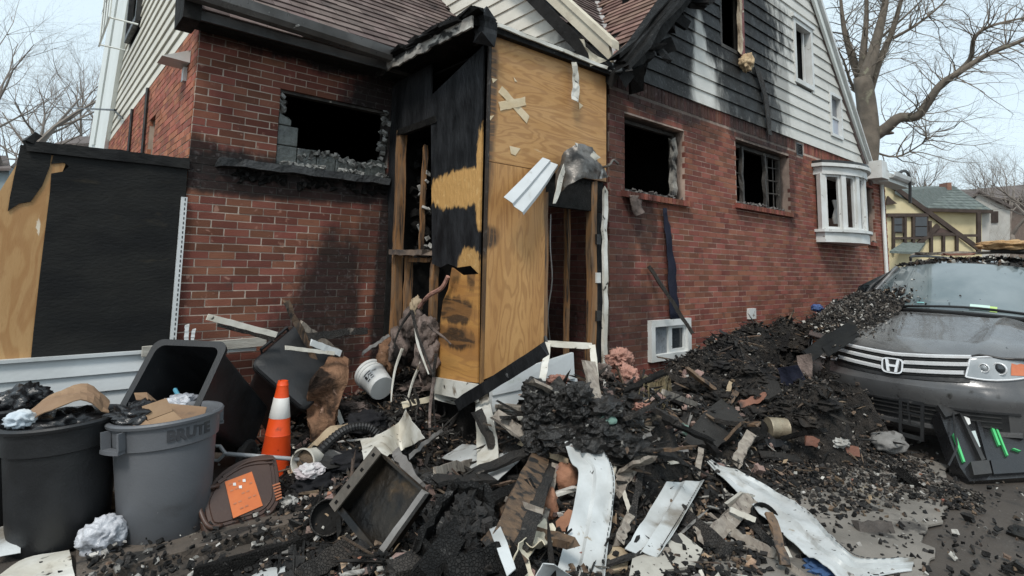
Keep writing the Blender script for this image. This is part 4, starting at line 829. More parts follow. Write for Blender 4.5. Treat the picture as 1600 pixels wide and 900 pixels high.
# flanks
side = [(.42, .95), (1.2, 1.13), (1.5, 1.16), (5.05, 1.16)]
for sg in (-1, 1):
    rows = []
    for x in (.42, .8, 1.2, 1.6, 2.4, 3.4, 4.4, 5.0, 5.13):
        zt = .93 if x < .5 else (lerp(.93, 1.15, (x-.42)/.8) if x < 1.2 else 1.17); k = 1-.03*(x < .5)-.06*(x > 5)
        rows.append([cw(x, sg*w*k, z) for w, z in ((.90, .2), (.985, .34), (1.0, .62), (.985, .9*zt/1.0), (.955, zt))])
    bd.grid(rows if sg > 0 else [r[::-1] for r in rows])
bd.grid([[cw(5.13, -.93, z), cw(5.17, 0, z), cw(5.13, .93, z)] for z in (.2, .6, 1.17)])
body = bd.build('body', m_paint_low, van, smooth=.6)
hs = [(.15, .44, .895, .93, .955), (.22, .47, .935, .96, .955), (.35, .55, .99, 1.0, .95), (.6, .75, 1.06, 1.05, .945), (.9, 1.0, 1.15, 1.11, .94), (1.12, 1.32, 1.215, 1.15, .92)]
def hood_pt(i, s): xc, xs_, zc, zs, w = hs[i]; cr = .028*math.exp(-((abs(s)-.66)/.07)**2); return cw(xc+(xs_-xc)*abs(s)**2.6, w*s, zc+(zs-zc)*s*s+cr)
def hood_at(x, s):
    for i in range(len(hs)-1):
        if x <= hs[i+1][0]: return lerp(hood_pt(i, s), hood_pt(i+1, s), (x-hs[i][0])/(hs[i+1][0]-hs[i][0]))
    return hood_pt(len(hs)-1, s)
hd_ = MB(); hxs = [.15+.97*i/14 for i in range(15)]
hd_.grid([[hood_at(x, -1+2*k/28) for k in range(29)] for x in hxs]); hd_.build('hood', m_paint, van, smooth=True)
MB().tube([hood_at(.155, -1+2*k/28)+V((0, 0, -.012)) for k in range(29)], .008, 5).build('hood_seam', m_plastic, van)
def ws_pt(t, s, o=0.):  # windshield
    xc, zc, w = lerp(1.16, 2.02, t), lerp(1.235, 1.755, t)+.02*math.sin(math.pi*t), lerp(.90, .66, t)
    return cw(xc+lerp(.50, .2, t)*abs(s)**2.2-o*.5, w*s, zc-lerp(.07, .06, t)*s*s+o)
MB().grid([[ws_pt(i/10, -1+2*k/24) for k in range(25)] for i in range(11)]).build('windshield', m_ws, van, smooth=True)
rf_ = MB(); rl = [(2.02, .66, 1.755, .06), (2.25, .68, 1.79, .05), (3.2, .70, 1.82, .05), (4.4, .68, 1.80, .05), (4.95, .64, 1.74, .06), (5.12, .80, 1.2, .03)]
rf_.grid([[cw(x+.2*abs(s)**2.2*(x < 2.3), w*s, z-d*s*s) for s in [-1+2*k/16 for k in range(17)]] for x, w, z, d in rl]); rf_.build('roof', m_paint, van, smooth=True)
for sg in (-1, 1):
    MB().tube([ws_pt(i/8, sg*1.0, .0)+CY*sg*.02 for i in range(9)], .035, 8).build('pillar', m_paint, van, smooth=True)
    rows = [[cw(x+.03, sg*.945, 1.16), cw(x+lerp(.0, .0, 0), sg*.83, 1.46), cw(xt, sg*.69, 1.70)] for x, xt in ((1.45, 2.25), (2.2, 2.5), (3.2, 3.2), (4.2, 4.1), (5.05, 4.8))]
    MB().grid(rows if sg > 0 else [r[::-1] for r in rows]).build('side_window', m_glass, van)
    for x in (2.5, 3.6, 4.6): MB().plank(cw(x+.05, sg*.95, 1.15), cw(x+.1, sg*.70, 1.70), .09, .02, CY).build('pillar', m_plastic, van)
    MB().tube(path([cw(2.5, sg*.62, 1.80), cw(2.7, sg*.62, 1.86), cw(4.4, sg*.60, 1.86), cw(4.6, sg*.58, 1.79)], 16), .016, 6).build('roof_rail', m_plastic, van)
    mb_ = MB(); mb_.blob(cw(1.72, sg*1.09, 1.22), (.07, .12, .085), .05, 1, 2, M=Matrix((CX, CY, V((0, 0, 1)))).transposed()); mb_.plank(cw(1.72, sg*.93, 1.18), cw(1.72, sg*1.02, 1.2), .06, .04); mb_.build('mirror', m_paint, van, smooth=True)
    for x in (.98, 3.98):
        wl = MB(); Mw = Matrix.Translation(cw(x, sg*.93, .34)) @ (Matrix((CX, V((0, 0, 1)), CY*sg)).transposed().to_4x4())
        wl.lathe([(.20, -.1), (.32, -.1), (.34, -.07), (.34, .05), (.32, .08), (.235, .08), (.225, .06)], 28, Mw); wo = wl.build('tyre', m_tyre, van, smooth=.7)
        rm_ = MB().lathe([(.0, .04), (.06, .05), (.20, .04), (.225, .06), (.235, .085)], 20, Mw, False); rm_.build('rim', m_chrome, wo)
        MB().lathe([(.0, .068), (.385, .068)], 28, Mw, False).build('wheel_arch', m_plastic, van)
# grille
gp = MB(); gz = [.665, .70, .76, .82, .872]
def gb(y): return .55+.02*0
gp.grid([[S(y, z+.035*(abs(y)/.55), .006) for y in [-.56+.07*i for i in range(17)]] for z in gz]); gri = gp.build('grille', m_plastic, van)
def bar(z, y0, y1, h, d, m=m_chrome, nm='chrome_bar', dip=.045, par=gri, o=.012):
    n = 14; L = []
    for i in range(n+1):
        y = lerp(y0, y1, i/n); zz = z+dip*(abs(y)/.55)**1.2; p = S(y, zz, o); f = V((-CX.x, -CX.y, 0)); L.append([p+f*-.006+V((0, 0, -h)), p+f*d+V((0, 0, -h*.6)), p+f*d+V((0, 0, h*.6)), p+f*-.006+V((0, 0, h))])
    return MB().loft(L, True, True).build(nm, m, par)
bar(.862, -.56, .56, .017, .022, dip=.04)
for z in (.795, .725):
    bar(z, -.55+(.03 if z < .75 else 0), -.085, .019, .026); bar(z, .085, .55-(.03 if z < .75 else 0), .019, .026)
for z in (.83, .76, .695): bar(z, -.54, .54, .005, .008, m_metal_dark, 'grille_slat')
MB().loft([[S(y, .655+.035*(abs(y)/.55)+k, .01) for k in (0, .012)] + [S(y, .655+.035*(abs(y)/.55)+k, -.01) for k in (.012, 0)] for y in [-.56+.08*i for i in range(15)]]).build('grille_frame', m_plastic, gri)
# emblem: rounded frame with a tapered H
ec = S(0, .762, .035); fx = -CX; ex_, ez_ = CY, (V((0, 0, 1)) + CX*.25).normalized(); em = MB()
def ep(a, b, o=0.): return ec + ex_*a + ez_*b + fx*o
rr_ = []
for k in range(32):
    q = 2*math.pi*k/32; cx_, sx_ = math.cos(q), math.sin(q); rr_.append((math.copysign(abs(cx_)**.45, cx_)*.088*(1+.06*sx_), math.copysign(abs(sx_)**.45, sx_)*.070))
loops = []
for k in range(33): a, b = rr_[k % 32]; loops.append([ep(a*1.0, b*1.0, 0), ep(a*1.0, b*1.0, .014), ep(a*.88, b*.86, .014), ep(a*.88, b*.86, 0)])
em.loft(loops)
for sg in (-1, 1): em.hexa([ep(sg*.030-.012, -.055, 0), ep(sg*.030+.012, -.055, 0), ep(sg*.048+.013, .057, 0), ep(sg*.048-.013, .057, 0), ep(sg*.030-.010, -.055, .016), ep(sg*.030+.010, -.055, .016), ep(sg*.048+.011, .057, .016), ep(sg*.048-.011, .057, .016)])
em.hexa([ep(-.036, -.012, 0), ep(.036, -.012, 0), ep(.036, .010, 0), ep(-.036, .010, 0), ep(-.036, -.010, .015), ep(.036, -.010, .015), ep(.036, .008, .015), ep(-.036, .008, .015)])
em.build('emblem', m_chrome, gri)
MB().prism([ep(a*.9, b*.9, -.004) for a, b in rr_], fx*.004).build('emblem_back', m_plastic, gri)
# lower intake and lip
lo_ = MB(); lo_.grid([[S(y, z, .004) for y in [-.78+.078*i for i in range(21)]] for z in (.30, .38, .455)]); low = lo_.build('lower_grille', m_plastic, van)
for z in (.34, .385, .425): bar(z, -.74, .74, .006, .01, m_metal_dark, 'grille_slat', 0, low, .006)
bar(.275, -.85, .85, .022, .035, m_paint_low, 'bumper_lip', .01, van, .01); bar(.462, -.85, .85, .012, .012, m_plastic, 'bumper_line', .0, van, .004)
# headlights
for sg in (-1, 1):
    n = 12; rows = []
    yo = [.555, .60, .66, .72, .78, .83, .88, .92, .945]
    top = [.895, .905, .913, .918, .92, .92, .918, .912, .90]; bot = [.735, .728, .725, .727, .735, .745, .76, .78, .81]
    q = lambda i, t, o=0.: S(sg*yo[i]*(1-(.04*(1-t) if i == 0 else 0)), lerp(bot[i], top[i], t), .014+o)
    g_ = MB().grid([[q(i, t/4) for t in range(5)] if sg > 0 else [q(i, t/4) for t in range(4, -1, -1)] for i in range(9)])
    hl = g_.build('headlight', m_lens if sg < 0 else mat('dirty headlight lens', (.25, .24, .22), (.14, .13, .12), 4, .5, .2, 40, specks=[((.05, .045, .04), 5, .55, .15)]), van, smooth=True)
    MB().tube([q(i, 0, .003) for i in range(9)] + [q(8, 1, .003)] + [q(i, 1, .003) for i in range(8, -1, -1)] + [q(0, 0, .003)], .0075, 6).build('lens_rim', m_chrome, hl)
    for k, (yy, rad) in enumerate(((.735, .052), (.645, .038))):
        c_ = S(sg*yy, .822, .02); Mr = Matrix.Translation(c_) @ frame(CY, -CX + CY*sg*.5).to_4x4()
        MB().lathe([(rad*.78, 0), (rad*.85, .012), (rad, .012), (rad*1.05, 0)], 22, Mr, False).build('reflector_ring', m_chrome, hl, smooth=True)
        MB().lathe([(rad*.76, .002), (rad*.5, .012), (.001, .016)], 18, Mr, False).build('projector', m_glass if k == 0 else m_lens, hl, smooth=True)
    a_ = MB().grid([[S(sg*y, z, .02) for z in ((.775, .83, .895) if sg > 0 else (.895, .83, .775))] for y in (.80, .85, .90, .935)]); a_.build('amber_lens', m_amber, hl, smooth=True)
# plate holder hanging askew
pc_, pu = oX(1424, 655, 6.06), None
Mx = frame(CY*-1 + V((0, 0, -.04)), V((0, 0, 1)) + CX*.05); ph = MB()
def pb(a, b, c, d): ph.obox(pc_ + Mx @ V(((a+b)/2, 0, (c+d)/2)), Mx @ V(((b-a)/2, 0, 0)), Mx @ V((0, .008, 0)), Mx @ V((0, 0, (d-c)/2)))
W2, H2 = .095, .165
for a, b, c, d in ((-W2, W2, H2-.03, H2), (-W2, W2, -H2, -H2+.035), (-W2, -W2+.025, -H2+.0355, H2-.0305), (W2-.025, W2, -H2+.0355, H2-.0305), (-W2+.0255, W2-.0255, -.055, -.04), (-W2+.0255, W2-.0255, .045, .055), (-.03, -.018, .0555, H2-.0305), (-.02, -.008, -.0395, .0445)): pb(a, b, c, d)
ph.build('plate_holder', m_plastic, van)
# wiper, cowl, stickers
MB().tube(path([ws_pt(.02, .75, .02), ws_pt(.02, .2, .028), ws_pt(.06, -.35, .025), ws_pt(.05, -.85, .02)], 16), .013, 6).build('wiper', m_plastic, van)
MB().tube([ws_pt(0, -1+2*k/20, -.004) for k in range(21)], .022, 6).build('cowl', m_plastic, van)
def wsq(s0, s1, t0, t1, nm, m): MB().grid([[ws_pt(lerp(t0, t1, i/2), lerp(s0, s1, k/3), .006) for k in range(4)] for i in range(3)]).build(nm, m, van)
wsq(-.33, -.50, .06, .15, 'sticker', mat('pale green sticker', (.50, .68, .60), None, 3, .4)); wsq(-.50, -.56, .05, .14, 'sticker', mat('lime sticker', (.45, .62, .20), None, 3, .4)); wsq(.20, .12, .12, .135, 'sticker', mat('cyan sticker', (.25, .55, .55), None, 3, .4))
# ------------------------------------------------------------------ rubble heaps
HP = [  # photo pixel + height above ground: the surface of the wreckage
 (1010,600,.45),(1030,580,.6),(1060,560,.72),(1100,540,.85),(1140,515,.97),(1180,500,1.03),(1230,492,1.08),(1280,485,1.15),(1310,500,1.12),(1330,520,1.05),(1270,530,1.0),(1230,555,.85),(1190,560,.78),(1150,570,.70),(1110,590,.62),(1250,610,.22),(1220,620,.24),(1270,640,.1),
 (1160,630,.42),(1130,650,.36),(1070,610,.56),(1060,640,.45),(1180,680,.22),(1230,670,.2),(1290,690,.08),(1340,700,.05),(1400,720,.05),(1440,760,.03),(1240,730,.07),(1160,730,.12),(1100,700,.22),(1330,760,.03),(1280,790,.02),(1360,830,.01),
 (850,625,.55),(880,600,.68),(920,590,.78),(960,575,.82),(990,590,.72),(1000,640,.5),(950,650,.55),(900,660,.5),(850,680,.36),(820,690,.3),(920,700,.32),(990,690,.28),(1040,690,.3),(1060,720,.18),(960,740,.2),
 (800,660,.3),(770,690,.18),(720,670,.16),(690,640,.26),(650,620,.40),(640,580,.55),(650,540,.72),(670,500,.9),(620,560,.6),(590,600,.42),(600,640,.32),(560,640,.32),(520,620,.34),(490,660,.25),(480,700,.16),(520,700,.22),(560,700,.25),(620,680,.25),(660,690,.2),
 (560,570,.55),(520,540,.6),(480,540,.55),(440,560,.45),(440,600,.3),(400,620,.2),
 (520,750,.18),(480,760,.08),(560,760,.3),(610,740,.38),(660,760,.4),(710,760,.38),(760,770,.3),(800,760,.25),(680,820,.42),(740,850,.4),(620,850,.3),(560,840,.16),(800,850,.2),(850,780,.24),(880,850,.14),(950,800,.14),(980,850,.10),(1040,810,.13),(1040,870,.06),(1100,790,.12),(1130,830,.06),(1180,850,.02),(1100,880,.03),(540,890,.12),(500,870,.06),(440,800,.01),(400,830,0),(1000,895,.05),(940,895,.08),(860,895,.12),(760,895,.35),
 (1240,800,.01),(1480,740,.0),(1210,870,.0)]
HPW = [(H(t), t[2]) for t in HP]
for u, v, h in ((845,615,.68),(880,596,.80),(920,584,.90),(960,568,.93),(995,582,.85),(940,600,.82),(900,620,.68),(1010,600,.72)):      # the centre heap stands up as a plateau
    p = H((u, v, h)); d = V((CW.x, CW.y, 0)).normalized(); HPW += [(p, h), (p+d*.15, h), (p+d*.32, h*.97), (p+d*.55, h*.8)]

def heap(x, y):
    sw, sh = .03, 0.
    for p, h in HPW:
        d2 = (p.x-x)**2+(p.y-y)**2
        if d2 < 1.2: w = math.exp(-d2/.035); sw += w; sh += w*h
    return sh/sw
def walls_clear(x, y): return not (y > 3.66 and x > 2.98 and x < 4.5 and False) and not (y > YC-.02 and x > XD) and not (y > YA-.02) and not (x > 6.28 and y < 2.6) and not (x > 6.0 and y < 2.2)
m_rubble = mat('char rubble', (.009, .0085, .008), (.036, .030, .025), 9, .85, 1., 55, coord='W', specks=[((.11, .085, .06), 6, .62, .1), ((.16, .15, .14), 26, .70, .05), ((.010, .009, .009), 3, .52, .1), ((.14, .06, .035), 15, .72, .05)], bdist=.03, spec=.35)
st = .035; nx, ny = int((8.2-.4)/st), int((5.4-.6)/st)
hm = MB(); idx = {}
HG = {}
for i in range(nx):
    for k in range(ny):
        x, y = .4+i*st, .6+k*st; h = heap(x, y)
        if h > .012 and walls_clear(x, y):
            a = min(1, h/.15); nz = .08*noise.noise(V((x*5, y*5, 0)))+.055*noise.noise(V((x*13, y*13, 4)))+.03*noise.noise(V((x*34, y*34, 9)))
            HG[i, k] = max(.003, h - .05*a + nz*a)
for (i, k), h in HG.items(): idx[i, k] = len(hm.v); hm.v.append(V((.4+i*st, .6+k*st, h)))
for (i, k) in HG:
    q = [(i, k), (i+1, k), (i+1, k+1), (i, k+1)]
    if all(c in idx for c in q): hm.f.append(tuple(idx[c] for c in q)); hm.m.append(0)
hm.build('rubble_heap', m_rubble, base=False, kind='stuff', smooth=True)
def hz(x, y): return HG.get((int((x-.4)/st+.5), int((y-.6)/st+.5)), 0.0)
# loose fragments over the heaps
keys = [(k, h) for k, h in HG.items()]
def scatter(n, name, m, L, w, t, bias=1., flat=.5, minh=0., seed=1, lift=.0, where=None):
    random.seed(seed); b = MB(); tries = 0; c = 0
    while c < n and tries < n*12:
        tries += 1; (i, k), h = keys[random.randrange(len(keys))]; x, y = .4+i*st+random.uniform(-.02, .02), .6+k*st+random.uniform(-.02, .02)
        if h < minh: continue
        d = (V((x, y, h))-CAM).length
        if random.random() > min(1, (3.2/d)**1.2): continue
        if where and not where(x, y): continue
        sc = random.uniform(.3, 1)**1.3; R = Matrix.Rotation(random.uniform(0, 6.28), 3, 'Z') @ Matrix.Rotation(random.gauss(0, flat), 3, 'X') @ Matrix.Rotation(random.gauss(0, flat), 3, 'Y')
        b.shard((x, y, h+lift+t*sc*.3+random.uniform(0, .03)), L*sc, w*sc*random.uniform(.5, 1), t*sc, R); c += 1
    b.build(name, m, base=False, kind='stuff'); return b
m_frag = mat('char fragments', (.007, .0068, .0066), (.02, .018, .0165), 9, .7, .8, 60, island=.7, specks=[((.10, .09, .08), 11, .70, .06)], spec=.35)
m_halfc = mat('burned lath', (.03, .026, .022), (.012, .011, .010), 5, .75, .8, 40, island=.6, specks=[((.16, .14, .12), 6, .66, .08)], spec=.3)
m_fragb = mat('brown fragments', (.075, .05, .034), (.13, .09, .06), 9, .85, .6, 60, island=.6, specks=[((.015, .014, .013), 7, .52, .08)])
m_fraga = mat('ash fragments', (.22, .21, .19), (.34, .325, .30), 9, .9, .5, 60, island=.5, specks=[((.03, .03, .03), 8, .56, .08)])
m_fragw = mat('pale fragments', (.52, .51, .48), (.40, .37, .31), 9, .7, .3, 60, island=.3, specks=[((.07, .06, .05), 10, .64, .06)])
m_fragr = mat('brick fragments', (.25, .10, .07), (.32, .15, .10), 9, .9, .4, 60, island=.4, specks=[((.03, .03, .03), 8, .56, .1)])
scatter(9000, 'char_lumps', m_frag, .055, .045, .03, seed=2, flat=.6)
scatter(900, 'char_slabs', m_frag, .17, .11, .016, seed=3, flat=.5, minh=.05)
scatter(3200, 'brown_crumbs', m_fragb, .05, .04, .02, seed=4)
scatter(330, 'burned_laths', m_halfc, .62, .04, .022, seed=15, flat=.42, minh=.12)
scatter(270, 'scorched_laths', m_fragb, .55, .035, .02, seed=16, flat=.42, minh=.12)
scatter(1100, 'charred_splinters', m_frag, .34, .022, .016, seed=5, flat=.45, minh=.04)
scatter(700, 'wood_splinters', m_fragb, .30, .022, .014, seed=6, flat=.45, minh=.03)
scatter(1200, 'ash_crumbs', m_fraga, .045, .045, .025, seed=7)
scatter(420, 'pale_scraps', m_fragw, .065, .045, .006, seed=8, flat=.7)
scatter(170, 'brick_crumbs', m_fragr, .06, .045, .03, seed=9)
m_earth = mat('ashy earth crumbs', (.05, .042, .035), (.085, .074, .063), 9, .95, .4, 60, island=.7, specks=[((.02, .018, .016), 7, .54, .1)])
scatter(7000, 'earthy_crumbs', m_earth, .036, .028, .016, seed=14, where=lambda x, y: x > 4.3 and (x > 5 or random.random() < .5))
m_fragt = mat('tan scraps', (.30, .215, .14), (.21, .14, .095), 9, .9, .5, 60, island=.5, specks=[((.04, .035, .03), 7, .55, .1)])
m_fragp = mat('insulation shreds', (.26, .17, .145), (.17, .12, .105), 9, 1., .8, 60, island=.4)
scatter(420, 'tan_scraps', m_fragt, .13, .07, .012, seed=18, flat=.6, where=lambda x, y: x < 5)
scatter(330, 'insulation_shreds', m_fragp, .12, .09, .05, seed=19, flat=.6, minh=.1, where=lambda x, y: x < 5)
scatter(170, 'grey_laths', m_fraga, .42, .03, .014, seed=20, flat=.4, minh=.06, where=lambda x, y: x < 5)
# fine grit on the open ground
random.seed(12); gb_ = [MB(), MB(), MB()]
for k in range(2600):
    u, v = random.uniform(60, 1600), random.uniform(690, 960); p = oZ(u, v, .02)
    if u < 500 and random.random() < .6: continue
    s = random.uniform(.006, .03)*(1 if random.random() < .93 else 2); gb_[0 if random.random() < .72 else (1 if random.random() < .5 else 2)].shard((p.x, p.y, .03), s*1.6, s*1.2, s*.6)
for b, nm, m in zip(gb_, ('black_grit', 'pale_grit', 'brown_grit'), (m_frag, m_fraga, m_fragb)): b.build(nm, m, base=False, kind='stuff')
# debris lying on the van: on the hood corner, the glass and the roof
random.seed(21); vb = [MB(), MB(), MB(), MB()]
def pick(): r = random.random(); return vb[0 if r < .55 else 1 if r < .82 else 2 if r < .93 else 3]
for k in range(2600):
    s = 1-abs(random.gauss(0, .42)); x = random.uniform(.22, 1.12)
    if random.random() > max(0, (s+.1))**1.5*(.35+.65*x): continue
    if s < -.9: continue
    p = hood_at(x, s); th = .16*max(0, s-.40)*(.4+x); z = random.random(); w = random.uniform(.25, 1)*(1 if s > .5 else .55)
    pick().shard(p + V((0, 0, .01+th*z)), .05*w, .035*w, .014*w)
for k in range(900):
    s = 1-abs(random.gauss(0, .5)); t = abs(random.gauss(0, .22))
    if s < -1 or t > 1 or random.random() > .12+.88*max(0, s-.0): continue
    w = random.uniform(.2, 1)*(1 if s > .3 and t < .4 else .4); pick().shard(ws_pt(t, s, .012+random.random()*.06*max(0, s-.3)*max(0, .5-t)), .07*w, .05*w, .014*w)
for k in range(420):
    w = random.uniform(.3, 1); x = random.uniform(2.05, 3.6); y = random.uniform(-.65, .65); pick().shard(cw(x, y, lerp(1.755, 1.83, min(1, (x-2.02)/.8))-.05*(y/.66)**2+.01), .10*w, .06*w, .02*w)
for b, nm, m in zip(vb, ('char_flakes', 'leaf_litter', 'ash_flakes', 'pale_flakes'), (m_frag, m_fragb, m_fraga, m_fragw)): b.build(nm, m, base=False, kind='stuff')
hm2 = MB(); rows = []
for i in range(15):
    x = .30+.95*i/14; row = []
    for k in range(13):
        s = .30+.72*k/12; p = hood_at(min(x, 1.12), min(s, 1))+CX*max(0, x-1.12)+V((0, 0, .5*max(0, x-1.12))); e = max(0, min(1, (s-.36+.35*(x-.7))*2.4))*min(1, (x-.26)*3.2)
        row.append(p + V((0, 0, -.02+e*.17+e*.09*noise.noise(p*7)+e*.04*noise.noise(p*19))))
    rows.append(row)
hm2.grid(rows); hm2.build('hood_rubble', m_rubble, base=False, kind='stuff', smooth=True)

random.seed(44); hb = [MB(), MB(), MB()]
for k in range(2600):
    i, j = random.randrange(14), random.randrange(12); p = lerp(lerp(rows[i][j], rows[i][j+1], random.random()), lerp(rows[i+1][j], rows[i+1][j+1], random.random()), random.random())
    w = random.uniform(.25, 1)**1.3; r = random.random(); hb[0 if r < .34 else 1 if r < .93 else 2].shard(p + V((0, 0, .01)), .05*w, .035*w, .018*w)
for b, nm, m in zip(hb, ('hood_char', 'hood_earth', 'hood_scraps'), (m_frag, m_earth, m_fraga)): b.build(nm, m, base=False, kind='stuff')
# ------------------------------------------------------------------ where a photo ray meets the wreckage
def On(t):
    u, v = t[0], t[1]; l = t[2] if len(t) > 2 else .01; z = 1.4
    while z > 0:
        p = oZ(u, v, z)
        if p.y > 0 and z <= hz(p.x, p.y)+l: return p
        z -= .012
    return oZ(u, v, max(l, .004))
def oP(u, v, p0, n): d = ray(u, v); return CAM + d*((p0-CAM).dot(n)/d.dot(n))
def plane3(a, b, c): n = (b-a).cross(c-a).normalized(); return a, (n if n.dot(CAM-a) > 0 else -n)
def solo(o, label, cat, group=None):
    o['label'] = label; o['category'] = cat
    if group: o['group'] = group
    return o
m_binblack = mat('black bin plastic', (.008, .0085, .0095), (.014, .015, .0165), 2, .5, .12, 70, specks=[((.06, .058, .055), 6, .66, .12)])
m_bingrey = mat('grey bin plastic', (.115, .12, .13), (.095, .10, .108), 1.5, .48, .1, 70, specks=[((.06, .06, .062), 3, .58, .2), ((.25, .25, .25), 18, .72, .05)])
m_card = mat('cardboard', (.29, .19, .11), (.22, .135, .08), 4, .85, .15, 40, specks=[((.08, .06, .045), 4, .66, .12)])
m_bag = mat('black bin bag', (.011, .011, .012), None, 3, .28, .5, 22, spec=.6)
m_clear = mat('white plastic bag', (.52, .53, .56), (.27, .28, .31), 8, .25, .7, 26, spec=.6, specks=[((.45, .22, .38), 4, .69, .08)])  # grey patches paint in the shading of see-through plastic; pink is print
m_orange = mat('cone orange', (.80, .085, .012), (.68, .06, .01), 3, .5, .08, 40, specks=[((.22, .05, .025), 7, .68, .12)])
m_white = mat('reflective white', (.74, .73, .70), (.6, .58, .55), 5, .45, .05, 40, specks=[((.2, .18, .16), 10, .66, .1)])
m_brownlid = mat('brown bin plastic', (.075, .040, .028), (.055, .030, .022), 3, .45, .1, 60, specks=[((.16, .11, .08), 9, .70, .08)])
m_sticker = mat('orange sticker', (.62, .17, .045), (.52, .13, .035), 6, .55, .08, 40, specks=[((.35, .09, .03), 12, .62, .06), ((.75, .50, .36), 9, .73, .03)])
def rloop(c, ax, ay, w, h, r=.25, n=6):     # rounded rectangle loop
    o = []
    for k, (sx, sy) in enumerate(((1, 1), (-1, 1), (-1, -1), (1, -1))):
        for i in range(n+1):
            q = math.pi/2*(k + i/n); o.append(c + ax*(sx*w*(1-r) + w*r*math.cos(q)) + ay*(sy*h*(1-r) + h*r*math.sin(q)))
    return o
def round_can(name, label, cat, base, r0, r1, h, m, tilt=(0, 0), brute=False, handle_dir=None):
    t = thing(name, label, cat, base); M = Matrix.Translation(base) @ Matrix.Rotation(tilt[0], 4, 'X') @ Matrix.Rotation(tilt[1], 4, 'Y')
    R = lambda z: lerp(r0, r1, z/h)
    prof = [(r0*.96, 0), (r0, .012), (R(h*.4), h*.4), (R(h*.77), h*.77), (R(h*.775)+.014, h*.78), (R(h*.95)+.016, h*.955), (R(h)+.030, h*.962), (R(h)+.034, h*.985), (R(h)+.026, h), (R(h)+.006, h), (R(h)-.006, h*.97), (R(h*.5)-.006, h*.5), (r0*.94, .015)]
    b = MB().lathe(prof, 48, M); b.lathe([(r0*.94, .016), (.001, .017)], 48, M, False); bo = b.build('body', m, t, smooth=.6)
    a0 = math.atan2(CAM.y-base.y, CAM.x-base.x) if handle_dir is None else handle_dir
    for da in (0, math.pi):
        hb = MB(); rr = R(h*.88)+.02
        f = lambda a, z, o: M @ V(((rr+o)*math.cos(a0+da+a), (rr+o)*math.sin(a0+da+a), z))
        for a in (-.22, .22): hb.hexa([f(a-.02, h*.80, 0), f(a+.02, h*.80, 0), f(a+.02, h*.80, .045), f(a-.02, h*.80, .045), f(a-.02, h*.955, 0), f(a+.02, h*.955, 0), f(a+.02, h*.955, .05), f(a-.02, h*.955, .05)])
        hb.loft([[f(a, h*.785, 0), f(a, h*.785, .05), f(a, h*.815, .05), f(a, h*.815, 0)] for a in [-.24+.06*i for i in range(9)]], True, True); hb.build('handle', m, t)
    return t, M, R
def text_mesh(txt, size, depth=.002, bold=.0):
    cu = bpy.data.curves.new('t', 'FONT'); cu.body = txt; cu.size = size; cu.extrude = depth; cu.offset = bold; cu.align_x = 'CENTER'; cu.resolution_u = 2
    o = bpy.data.objects.new('t', cu); COL.objects.link(o); bpy.context.view_layer.update(); dg = bpy.context.evaluated_depsgraph_get()
    me = o.evaluated_get(dg).to_mesh(); vs = [v.co.copy() for v in me.vertices]; fs = [tuple(p.vertices) for p in me.polygons]; o.evaluated_get(dg).to_mesh_clear(); bpy.data.objects.remove(o); return vs, fs
# grey can with its name moulded below the rim
base = oZ(258, 828, 0); can, M, R = round_can('trash_can', 'grey round trash can with dark lettering below its rim, holding cardboard and a black bag', 'trash can', base, .235, .280, .68, m_bingrey, tilt=(math.radians(-2.8), math.radians(-3.2)), handle_dir=math.radians(205))
at_ = math.radians(285); vs, fs = text_mesh('BRUTE', .085, .002, .004); rr = R(.59)+.0165; tb_ = MB()
tb_.add([M @ V(((rr+p.z)*math.cos(at_+p.x/rr), (rr+p.z)*math.sin(at_+p.x/rr), .570+p.y)) for p in vs], fs); tb_.build('lettering', mat('moulded lettering', (.035, .036, .04), None, 3, .5), can)
base2 = oZ(92, 842, 0); can2, M2, R2 = round_can('trash_can', 'black round trash can heaped with brown cardboard, left of the grey one', 'trash can', base2, .235, .28, .68, m_binblack, tilt=(math.radians(-2.4), math.radians(-2.8)), handle_dir=math.radians(160))
def cbox(label, c, dims, yaw, tx, ty, m=m_card, flaps=True, nm='cardboard_box'):
    t = thing(nm, label, 'box', c); Rm = Matrix.Rotation(yaw, 3, 'Z') @ Matrix.Rotation(tx, 3, 'X') @ Matrix.Rotation(ty, 3, 'Y'); a, b, h = dims
    MB().obox(c, Rm @ V((a/2, 0, 0)), Rm @ V((0, b/2, 0)), Rm @ V((0, 0, h/2))).build('carton', m, t, bevel=.004)
    if flaps:
        MB().plank(c + Rm @ V((-a/2, b/2, h/2+.004)), c + Rm @ V((-a/2-.10, b/2, h/2-.03)), b*.9, .004, Rm @ V((0, 0, 1))).build('flap', m, t); MB().plank(c + Rm @ V((0, b/2+.001, h/2)), c + Rm @ V((0, b/2+.08, h/2+.05)), a*.9, .004, Rm @ V((0, 0, 1))).build('flap', m, t)
    return t
top = M @ V((0, 0, .67))
cbox('long brown carton leaning out of the grey trash can', top+V((.07, .0, -.035)), (.27, .14, .10), -.35, .4, .2, flaps=False); cbox('small brown carton with flaps at the front of the grey trash can', top+V((-.03, -.15, -.045)), (.15, .13, .10), .3, .3, -.2)
bg_ = MB().blob(top+V((-.15, .03, .0)), (.16, .15, .09), .6, 1.6, 4, 3, ridge=True); solo(bg_.build('garbage_bag', m_bag, smooth=True), 'crinkled black garbage bag stuffed into the grey trash can', 'bag')
cp_ = [top+V((-.16, .15, .12)), top+V((-.03, .14, .05)), top+V((-.06, .02, .07)), top+V((-.13, .08, .02))]
